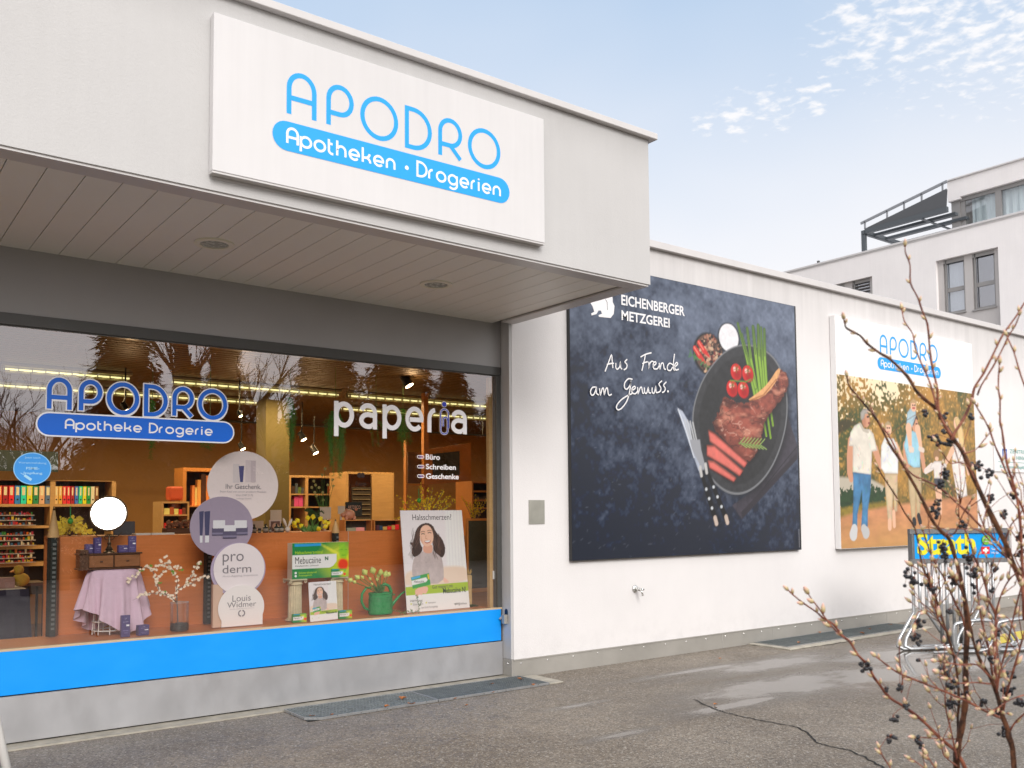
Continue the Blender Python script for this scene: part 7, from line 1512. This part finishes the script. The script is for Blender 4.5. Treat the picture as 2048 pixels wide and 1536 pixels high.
for u0, w9, fw in ((.24, .52, .42), (.30, .52, .36), (.78, .55, .40), (.84, .55, .34)):   # wheel hoops
    c = [(u0, .04), (u0, .30), (u0 + .04, .34), (u0 + w9 * .8, .37), (u0 + w9, .30), (u0 + w9 * .85, .05), (u0 + w9 * .6, .018), (u0 + .05, .018)]
    q = smooth_poly(c, 1); mb = MB(); P = [RP(a, b - zB, fw) for a, b in q]; mb.tube(P + [P[0], P[1]], r_, 8, False); mb.build('wheel_hoop', M_galv, rack, True)
mb = MB(); mb.tube([RP(-.12, .020 - zB, .08), RP(1.25, .020 - zB, .08)], .02, 8); mb.tube([RP(.0, .020 - zB, .40), RP(1.3, .020 - zB, .40)], .014, 8); mb.build('base_rail', M_galv, rack, True)
mb = MB()
for k in range(70): p = Vector(RP(rnd.uniform(.0, .9), -zB + .004, rnd.gauss(.15, .07))); a = rnd.uniform(0, 6.28); mb.leaf(p, (math.cos(a), math.sin(a), rnd.uniform(0, .4)), (0, 0, 1), rnd.uniform(.02, .05), .02, fold=.2)
tag(mb.build('leaf_litter', mat('brown_litter', (.10, .045, .02), .7, nscale=50, namt=.4)), 'small drift of wet brown leaf litter under the bicycle rack', 'leaf litter', kind='stuff')

# ================================================================== shrub in the foreground
DEP = 2.9
gx = at(1950, 1500, DEP); shrub = thing('berry_shrub', 'leafless red stemmed shrub with pale buds and black berry clusters in the foreground', 'shrub', (gx[0], gx[1], 0))
def bark_mat(name, a, b):
    m = bpy.data.materials.new(name); m.use_nodes = True; t = NT(m.node_tree); P = t.node('ShaderNodeNewGeometry').outputs['Position']
    t.put(t.n['Principled BSDF'].inputs['Base Color'], t.mix(t.ramp(t.noise(P, 35, 4, .6), .35, .65), (*a, 1), (*b, 1))); t.n['Principled BSDF'].inputs['Roughness'].default_value = .45
    t.put(t.n['Principled BSDF'].inputs['Normal'], t.bump(t.noise(P, 300, 3), .4, .002)); return m
M_stemA = bark_mat('dark_wet_bark', (.030, .013, .008), (.19, .075, .035)); M_stemB = bark_mat('red_twig', (.12, .030, .020), (.34, .12, .07))
M_berry = mat('black_berry', (.012, .012, .016), .32, 0, .6); M_budg = mat_print('print_bud', .5)
BR = [  # (pixels, r0 px, r1 px, depth start, depth end, thick?)
 ([(1914, 1560), (1914, 1509), (1919, 1475), (1925, 1445), (1929, 1419), (1932, 1389), (1931, 1350), (1932, 1310), (1934, 1259), (1932, 1219), (1926, 1180), (1916, 1136), (1906, 1100), (1898, 1078), (1882, 1062), (1865, 1041), (1839, 989), (1819, 953), (1800, 920), (1779, 888), (1757, 845), (1737, 818), (1706, 782), (1697, 768), (1694, 755)], 9.5, 1.7, 2.9, 2.7, 1),
 ([(1755, 935), (1767, 955), (1791, 991), (1809, 1025), (1831, 1060), (1845, 1134), (1863, 1168), (1883, 1233), (1897, 1275), (1911, 1329), (1918, 1400), (1916, 1500)][::-1], 3.6, 1.5, 2.9, 2.75, 1),
 ([(2058, 1500), (2066, 1300), (2060, 1210), (2038, 1153), (2023, 1122), (2010, 1085), (1979, 1023), (1951, 963), (1927, 907), (1905, 875), (1887, 842), (1869, 815), (1851, 800), (1831, 780), (1815, 753), (1781, 719), (1761, 707), (1734, 687), (1720, 671), (1694, 657), (1690, 648), (1688, 639)], 8.5, 1.5, 2.7, 2.5, 1),
 ([(1905, 875), (1885, 843), (1877, 820), (1875, 792), (1873, 769), (1865, 737), (1859, 693), (1855, 649), (1845, 623), (1835, 594), (1821, 566), (1820, 530), (1811, 506), (1810, 494)], 3.2, 1.3, 2.58, 2.5, 0),
 ([(1880, 838), (1870, 800), (1863, 775), (1855, 753), (1843, 727), (1831, 697), (1825, 667), (1809, 643), (1804, 620)], 2.6, 1.3, 2.58, 2.62, 0),
 ([(1905, 880), (1909, 866), (1927, 838), (1943, 802), (1949, 775), (1967, 747), (1989, 703), (2006, 669), (2032, 633), (2048, 607), (2062, 585)], 3.6, 1.6, 2.58, 2.55, 0),
 ([(1955, 790), (1963, 770), (1985, 735), (2004, 700), (2017, 672), (2030, 652), (2038, 632)], 2.0, 1.3, 2.6, 2.5, 0),
 ([(2060, 1210), (2038, 1150), (2010, 1105), (1986, 1077), (1959, 1050), (1935, 1025), (1911, 1003), (1879, 975), (1855, 963), (1825, 949), (1803, 922), (1783, 880), (1768, 858), (1752, 835), (1740, 812)], 3.8, 1.5, 2.7, 2.8, 0),
 ([(1939, 1560), (1917, 1509), (1883, 1479), (1849, 1445), (1811, 1415), (1779, 1395), (1759, 1369), (1747, 1353), (1736, 1330), (1716, 1310), (1700, 1284), (1684, 1270), (1666, 1248), (1646, 1236), (1634, 1225), (1608, 1207), (1590, 1193), (1577, 1181)], 4.8, 1.5, 2.9, 2.7, 0),
 ([(1700, 1284), (1672, 1262), (1650, 1235), (1638, 1217), (1624, 1199), (1617, 1188)], 2.2, 1.3, 2.76, 2.7, 0),
 ([(2004, 1437), (1968, 1421), (1939, 1405), (1913, 1393), (1879, 1379), (1839, 1363), (1799, 1347), (1775, 1331), (1752, 1313)], 3.0, 1.8, 2.8, 2.6, 0),
 ([(1803, 1385), (1805, 1357), (1799, 1325), (1799, 1294)], 2.0, 1.3, 2.72, 2.7, 0),
 ([(1934, 1275), (1925, 1235), (1912, 1209), (1899, 1180), (1887, 1154), (1870, 1126), (1858, 1098), (1846, 1062)], 3.0, 1.4, 2.88, 2.8, 0),
 ([(2030, 1560), (2018, 1475), (2014, 1455), (2004, 1429), (1993, 1385), (1979, 1353), (1959, 1318), (1945, 1275), (1935, 1215), (1925, 1185), (1908, 1155)], 8.0, 1.8, 2.75, 2.7, 1),
 ([(1993, 1385), (1990, 1330), (1990, 1280), (1991, 1229), (1979, 1204), (1971, 1171), (1962, 1143), (1950, 1117), (1943, 1094), (1930, 1060), (1915, 1030)], 3.6, 1.5, 2.75, 2.7, 0),
 ([(2048, 1240), (2044, 1120), (2040, 1040), (2030, 979), (2014, 929), (2008, 891), (2004, 860), (2000, 844), (2000, 800), (1997, 780), (1997, 755), (1999, 729)], 3.4, 1.4, 2.6, 2.5, 0),
 ([(2014, 673), (2028, 705), (2038, 739), (2046, 763), (2062, 800)][::-1], 2.2, 1.3, 2.5, 2.5, 0),
 ([(2070, 1120), (2060, 1060), (2042, 1009), (2030, 989), (2018, 959), (2004, 923), (1990, 891), (1979, 860), (1968, 838), (1957, 820), (1950, 808)], 3.0, 1.4, 2.65, 2.55, 0),
 ([(1914, 1520), (1907, 1485), (1899, 1449), (1893, 1425), (1890, 1395), (1893, 1362)], 2.4, 1.3, 2.85, 2.8, 0),
 ([(1790, 1560), (1779, 1533), (1767, 1515), (1759, 1497)], 1.8, 1.3, 2.7, 2.7, 0), ([(1875, 1560), (1839, 1529), (1822, 1518)], 1.8, 1.3, 2.7, 2.7, 0), ([(1885, 1560), (1863, 1525), (1855, 1512)], 1.8, 1.3, 2.7, 2.7, 0), ([(1914, 1532), (1900, 1522), (1887, 1509), (1885, 1494)], 1.9, 1.3, 2.85, 2.8, 0),
 ([(2004, 1429), (2015, 1380), (2030, 1330), (2050, 1260)], 3.2, 2.0, 2.75, 2.6, 0), ([(1993, 1385), (2000, 1340), (2012, 1300), (2028, 1230), (2042, 1175)], 2.8, 1.6, 2.72, 2.6, 0), ([(1985, 1350), (1976, 1290), (1963, 1240), (1956, 1190), (1952, 1150)], 2.6, 1.4, 2.72, 2.7, 0),
 ([(1985, 1360), (1955, 1330), (1925, 1330), (1890, 1325), (1872, 1322)], 2.2, 1.3, 2.72, 2.6, 0), ([(1982, 1368), (1950, 1365), (1915, 1366), (1890, 1352), (1876, 1345)], 1.8, 1.2, 2.72, 2.6, 0), ([(2016, 1469), (2030, 1445), (2052, 1425)], 2.2, 1.8, 2.75, 2.7, 0), ([(1919, 1478), (1890, 1478), (1860, 1476), (1830, 1474)], 1.5, 1.2, 2.9, 2.8, 0),
 ([(1882, 1062), (1900, 1070), (1912, 1062), (1925, 1030), (1943, 1000)], 1.8, 1.2, 2.8, 2.7, 0), ([(2023, 1122), (1995, 1100), (1965, 1065), (1940, 1056)], 2.2, 1.3, 2.7, 2.6, 0), ([(1951, 963), (1938, 935), (1920, 925), (1900, 926), (1885, 905), (1873, 885)], 1.5, 1.1, 2.62, 2.6, 0), ([(1927, 907), (1950, 900), (1968, 880), (1980, 865)], 1.4, 1.1, 2.6, 2.6, 0),
 ([(1878, 1232), (1866, 1225), (1845, 1222), (1835, 1226), (1830, 1245)], 1.4, 1.0, 2.8, 2.75, 0), ([(2040, 1300), (2020, 1240), (1996, 1238), (1994, 1300), (2005, 1340)], 1.3, 1.0, 2.6, 2.6, 0), ([(1893, 1263), (1875, 1236), (1870, 1200), (1866, 1180), (1850, 1150), (1826, 1132)], 2.0, 1.2, 2.8, 2.75, 0),
 ([(2048, 1390), (2020, 1400), (1990, 1420)], 1.6, 1.2, 2.7, 2.7, 0), ([(2048, 1150), (2030, 1115), (2034, 1100)], 1.5, 1.1, 2.6, 2.6, 0), ([(2010, 1085), (2022, 1050), (2040, 1030), (2050, 1005)], 1.8, 1.2, 2.65, 2.6, 0), ([(1991, 1229), (2002, 1190), (2018, 1160), (2034, 1145)], 2.0, 1.4, 2.7, 2.65, 0),
]
budpts = []
for pts, r0, r1, d0, d1, th in BR:
    n = len(pts); P = []
    for i, (a, b) in enumerate(pts): P.append(Vector(at(a, b, d0 + (d1 - d0) * i / (n - 1))))
    if th and pts[0][1] >= 1490: P = [Vector((P[0].x + .04, P[0].y + .02, 0))] + P; pxs = [(pts[0])] + list(pts)
    else: pxs = list(pts)
    Q = [];                                                    # Catmull-Rom resample
    for i in range(len(P) - 1):
        p0, pa, pb, p3 = P[max(i - 1, 0)], P[i], P[i + 1], P[min(i + 2, len(P) - 1)]
        for k in range(3):
            u = k / 3; Q.append(.5 * (2 * pa + (pb - p0) * u + (2 * p0 - 5 * pa + 4 * pb - p3) * u * u + (3 * pa - p0 - 3 * pb + p3) * u ** 3))
    Q.append(P[-1]); m = len(Q); s = DEP / 1826
    rr = [.84 * (r0 + (r1 - r0) * (i / (m - 1)) ** .75) * s * (1 + .12 * math.sin(i * 1.3)) for i in range(m)]
    mb = MB(); mb.tube([tuple(q) for q in Q], rr, 8); mb.build('stem' if th else 'twig', M_stemA if th else M_stemB, shrub, True)
    budpts.append((Q[-1], (Q[-1] - Q[-2]).normalized(), 1.15, pts[-1][1]))
    acc = 0; step = rnd.uniform(.028, .045); side = 1
    for i in range(1, m - 1):
        acc += (Q[i] - Q[i - 1]).length
        if acc > step and rr[i] < 3.6 * s and Q[i].z > .6:
            acc = 0; step = rnd.uniform(.026, .05); side = -side; t_ = (Q[i + 1] - Q[i - 1]).normalized(); lat = t_.cross(Vector(FW)).normalized() * side
            budpts.append((Q[i] + lat * rr[i] * .6, (t_ * .9 + lat * .55 + Vector((0, 0, .25)) + Vector(FW) * rnd.uniform(-.4, .4)).normalized(), rnd.uniform(.75, 1.1), CY))
def pxof(p): d = np.array(p) - CAM; return CX + FPX * (d @ RT) / (d @ FW)
base_pts = [q for q in budpts if .55 < q[0].z < 1.7 and pxof(q[0]) > 1850]
for k in range(105):
    q = rnd.choice(base_pts); p0 = q[0]; d = (q[1] + Vector(RT) * rnd.uniform(-.7, .9) + Vector((0, 0, rnd.uniform(-.1, .7))) + Vector(FW) * rnd.uniform(-.5, .5)).normalized(); L = rnd.uniform(.04, .13); pm_ = p0 + d * L * .5 + Vector((rnd.gauss(0, .008), rnd.gauss(0, .008), .004)); p1 = p0 + d * L + Vector((0, 0, .012))
    mb = MB(); mb.tube([tuple(p0), tuple(pm_), tuple(p1)], [.0017, .0013, .0010], 5); mb.build('twig', M_stemB, shrub, True); budpts.append((p1, (p1 - pm_).normalized(), rnd.uniform(.6, 1), 0)); budpts.append((pm_, (d + Vector(RT) * rnd.choice((-.8, .8))).normalized(), rnd.uniform(.4, .8), 0))
rnd.shuffle(budpts)
def bud_mesh(mb, p, d, s):
    s = s * rnd.uniform(.65, 1.2); ln = .025 * s * (1.2 if p.z < 1.45 else .85); r = .0052 * s * (1.2 if p.z < 1.45 else .85)
    prof = [(0, .35), (.15, .75), (.35, 1.0), (.6, .9), (.85, .45), (1, .05)]; cp_ = [(.26, .08, .05), (.36, .16, .09), (.52, .44, .22), (.66, .50, .30), (.74, .44, .36), (.74, .42, .38)]
    pts = [p + d * ln * a for a, _ in prof]; o = len(mb.v); n = 7; mb.tube([tuple(q) for q in pts], [r * b for _, b in prof], n, col=[c for c in cp_ for _ in range(n)])
for i, (p, d, s, _) in enumerate(budpts[:99]):
    mb = MB(); bud_mesh(mb, p, d, s); mb.build('bud', M_budg, shrub, True)
mb = MB()
for p, d, s, _ in budpts[99:]: bud_mesh(mb, p, d, s)
if mb.v: tag(mb.build('small_buds', M_budg, shrub, True), kind='stuff')
for (a, b, n, sp) in ((1816, 1150, 8, 10), (1830, 1163, 7, 8), (1858, 1166, 9, 9), (1868, 1178, 5, 7), (1886, 1096, 10, 11), (1889, 1112, 5, 8), (1908, 1161, 10, 10), (1936, 1118, 10, 13), (1946, 1143, 7, 9), (1990, 1136, 5, 6), (1898, 1224, 5, 5), (1837, 1250, 8, 9), (1830, 1277, 9, 9), (1730, 1334, 9, 11), (1772, 1381, 2, 6), (1800, 1372, 3, 8), (1812, 1412, 3, 5),
        (1786, 1440, 6, 8), (1783, 1478, 5, 8), (1839, 1487, 11, 8), (1890, 1345, 9, 9), (1903, 1372, 7, 9), (1903, 1405, 9, 10), (1937, 1392, 6, 8), (1873, 878, 9, 9), (1902, 884, 9, 9), (1890, 858, 5, 10), (1891, 950, 9, 9), (1886, 968, 5, 7), (1954, 933, 9, 8), (1971, 948, 6, 8), (1982, 995, 7, 6), (2009, 1028, 7, 7), (2026, 992, 6, 8), (1860, 1018, 5, 5), (1872, 1006, 5, 8), (1946, 838, 4, 6), (1851, 828, 4, 9), (1889, 832, 3, 6),
        (1872, 1030, 4, 8), (1928, 1050, 5, 6), (2014, 1383, 12, 10), (2044, 1408, 10, 9), (2012, 1460, 13, 10), (1966, 1408, 5, 8), (1995, 1425, 4, 7), (2022, 1352, 5, 8), (1996, 1263, 5, 6), (2038, 1110, 6, 8), (2044, 1070, 5, 8), (1958, 1285, 5, 6), (1978, 1318, 4, 7), (1838, 1322, 2, 5), (1945, 1180, 3, 9), (1985, 1180, 4, 5)):
    dp = rnd.uniform(2.62, 2.85); c = Vector(at(a, b, dp)); s = dp / 1826; best = min((q[0] for q in budpts), key=lambda q: (q - c).length)
    st_ = MB(); mb = MB(); root = c + Vector((0, 0, sp * s * 1.2)); st_.tube([tuple(best), tuple(best.lerp(root, .5) + Vector((0, 0, .006))), tuple(root)], .0009, 4)
    pts_ = []
    for k in range(int(n * 1.45)):
        p = c + Vector(RT) * rnd.gauss(0, sp * s * .55) + Vector(UP) * rnd.gauss(0, sp * s * .6) + Vector(FW) * rnd.gauss(0, sp * s * .45)
        mb.sphere(tuple(p), 4.4 * s * rnd.uniform(.8, 1.1), 8, (1, 1, .95), jit=.06); st_.tube([tuple(root), tuple(p)], .0006, 3)
    o = mb.build('berry_cluster', M_berry, shrub, True); LOCS[o.name] = LOCS[shrub.name]; st_.build('stalks', M_stemB, o)

# ================================================================== what stands across the street (seen in the window glass)
def mirror_pt(px, py, y): p = on(px, py, 1, 2 * YS - y); return float(p[0]), float(p[2])
M_con = mat('conifer_green', (.030, .036, .016), .7, nscale=1.5, namt=.35); M_trunk = mat('tree_bark', (.06, .045, .035), .85, nscale=8, namt=.3)
def conifer(px, hw, pytop, y, seed, lab):
    x, zt = mirror_pt(px, pytop, y); hwm = abs(mirror_pt(px + hw, 800, y)[0] - x); r = random.Random(seed); t = thing('conifer_tree', lab, 'tree', (x, y, 0), 'conifers across the street')
    mb = MB(); mb.tube([(x, y, 0), (x, y, zt * .5), (x, y, zt * .97)], [.28, .18, .03], 8); mb.build('trunk', M_trunk, t, True); mb = MB(); nb = 420
    for k in range(nb):
        f = (k + .5) / nb; z = 1.2 + (zt - 1.2) * f; L = hwm * (1 - f) ** .62 * r.uniform(.7, 1.12) + .1; a = k * 2.399 + r.uniform(-.3, .3); m_ = max(4, int(L * 9))
        for j in range(m_):
            q = (j + .3) / m_; c = Vector((x + math.cos(a) * L * q, y + math.sin(a) * L * q, z - .35 * L * q * q + .10 * L * q))
            for w__ in range(5):
                s = r.choice((-1, 1)); d = Vector((math.cos(a) * .6 - s * math.sin(a) * r.uniform(.2, 1), math.sin(a) * .6 + s * math.cos(a) * r.uniform(.2, 1), r.uniform(-.8, .15)))
                mb.leaf(c + Vector((r.gauss(0, .07), r.gauss(0, .07), r.gauss(0, .08))), d, (0, 0, 1), r.uniform(.22, .48), r.uniform(.09, .16))
    mb.cur = 1; mb.lathe((x, y, 1.0), [(hwm * (1 - q) ** .62 * .66, (zt - 1.0) * q * .96) for q in (0, .15, .35, .55, .75, .9, .99)], 12)
    mb.build('crown', [M_con, M_dark], t)
conifer(252, 112, 600, -13, 1, 'tall dark conifer standing across the street, left in the window reflection'); conifer(450, 64, 680, -17, 2, 'narrow conifer across the street, middle one in the reflection'); conifer(378, 44, 730, -16, 3, 'small conifer across the street, beside the narrow one')
conifer(655, 118, 650, -14, 4, 'broad dark conifer filling the middle of the window reflection'); conifer(800, 130, 655, -16, 5, 'broad dark conifer behind the white lettering in the reflection'); conifer(905, 85, 735, -19, 6, 'lower conifer toward the right end of the reflection'); conifer(990, 60, 790, -22, 7, 'lowest conifer at the right edge of the reflection')
def bare_tree(px, y, zb_, height, seed, lab, n0=5, spread=.5, twig=5):
    r = random.Random(seed); x, _ = mirror_pt(px, 900, y); t = thing('bare_tree', lab, 'tree', (x, y, 0), 'bare trees across the street'); mt = MB(); mc = MB()
    def grow(p, d, L, rad, lev, mb):
        pts = [p]; q = p
        for k in range(3): d = (d + Vector((r.gauss(0, .12), r.gauss(0, .12), r.gauss(.05, .08)))).normalized(); q = q + d * L / 3; pts.append(q)
        mb.tube([tuple(a) for a in pts], [rad, rad * .85, rad * .7, rad * .55], 5 if lev < 3 else 4, False)
        if lev < twig:
            for k in range(3 if lev > 0 else n0):
                f = r.uniform(.4, 1); b = pts[min(3, int(f * 3))]; ax = Vector((r.gauss(0, 1), r.gauss(0, 1), r.gauss(.25, .5))).normalized(); grow(b, (d + ax * spread * 1.3).normalized(), L * r.uniform(.55, .8), rad * .5, lev + 1, mc)
    grow(Vector((x, y, 0)), Vector((0, 0, 1)), height * .38, height * .018, 0, mt); mt.build('trunk', M_trunk, t, True); mc.build('branches', M_trunk, t)
bare_tree(60, -6, 0, 6.4, 11, 'bare apple tree across the street at the left of the reflection', 7, .62, 5); bare_tree(10, -6.5, 0, 6.0, 12, 'second bare tree across the street at the far left', 6, .6, 5); bare_tree(135, -7, 0, 6.3, 15, 'bare twiggy tree across the street beside the tall conifer', 6, .6, 5)
bare_tree(405, -19, 0, 18, 13, 'tall bare tree rising between the two small conifers', 5, .42, 5); bare_tree(530, -20, 0, 12, 14, 'slim bare tree beside the house across the street', 5, .5, 5)
# hedge and house
mb = MB(); r = random.Random(3); x0, x1 = -14, 26; mb.cur = 1; mb.box(x0, x1, -11.6, -10.6, 0, 2.75); mb.cur = 0
for k in range(15000):
    x = r.uniform(x0, x1); top = r.random() < .35; z = 2.75 + r.gauss(.06, .1) + .25 * math.sin(x * 1.7) if top else r.uniform(.1, 2.8); y = r.uniform(-11.6, -10.4) if top else -10.55 + r.gauss(0, .06); mb.leaf((x, y, z), (r.gauss(0, 1), r.gauss(.5, .5), r.gauss(.2, .8)), (0, 0, 1), r.uniform(.12, .26), r.uniform(.05, .1))
tag(mb.build('hedge', [mat('hedge_leaf', (.055, .042, .020), .7, nscale=1.2, namt=.3), M_dark]), 'long brown green hedge across the street, seen only as a reflection', 'hedge')
xh0, _ = mirror_pt(500, 850, -24); xh1, _ = mirror_pt(600, 850, -24); zh = mirror_pt(540, 832, -24)[1]; hs = thing('street_house', 'dark roofed house with a chimney across the street', 'house', ((xh0 + xh1) / 2, -26, 0))
mb = MB(); mb.box(xh0 - 2, xh1 + 3, -30, -24, 0, zh - 2.2); mb.build('wall', M_house, hs); mb = MB(); mb.add([(xh0 - 2.4, -23.6, zh - 2.25), (xh1 + 3.4, -23.6, zh - 2.25), (xh1 + 3.4, -30.4, zh - 2.25), (xh0 - 2.4, -30.4, zh - 2.25), (xh0 - 2.4, -27, zh), (xh1 + 3.4, -27, zh)], [(0, 1, 5, 4), (2, 3, 4, 5), (1, 2, 5), (3, 0, 4), (3, 2, 1, 0)]); rf = mb.build('roof', mat('roof_tile', (.10, .045, .03), .7, nscale=6, namt=.3), hs)
xc, zc2 = mirror_pt(540, 797, -26); mb = MB(); mb.box(xc - .3, xc + .3, -26.4, -25.8, zh - .9, zc2 - .15); mb.box(xc - .36, xc + .36, -26.46, -25.74, zc2 - .15, zc2 - .08); mb.build('chimney', mat('chimney_brick', (.2, .12, .09), .8, nscale=12, namt=.3), rf)
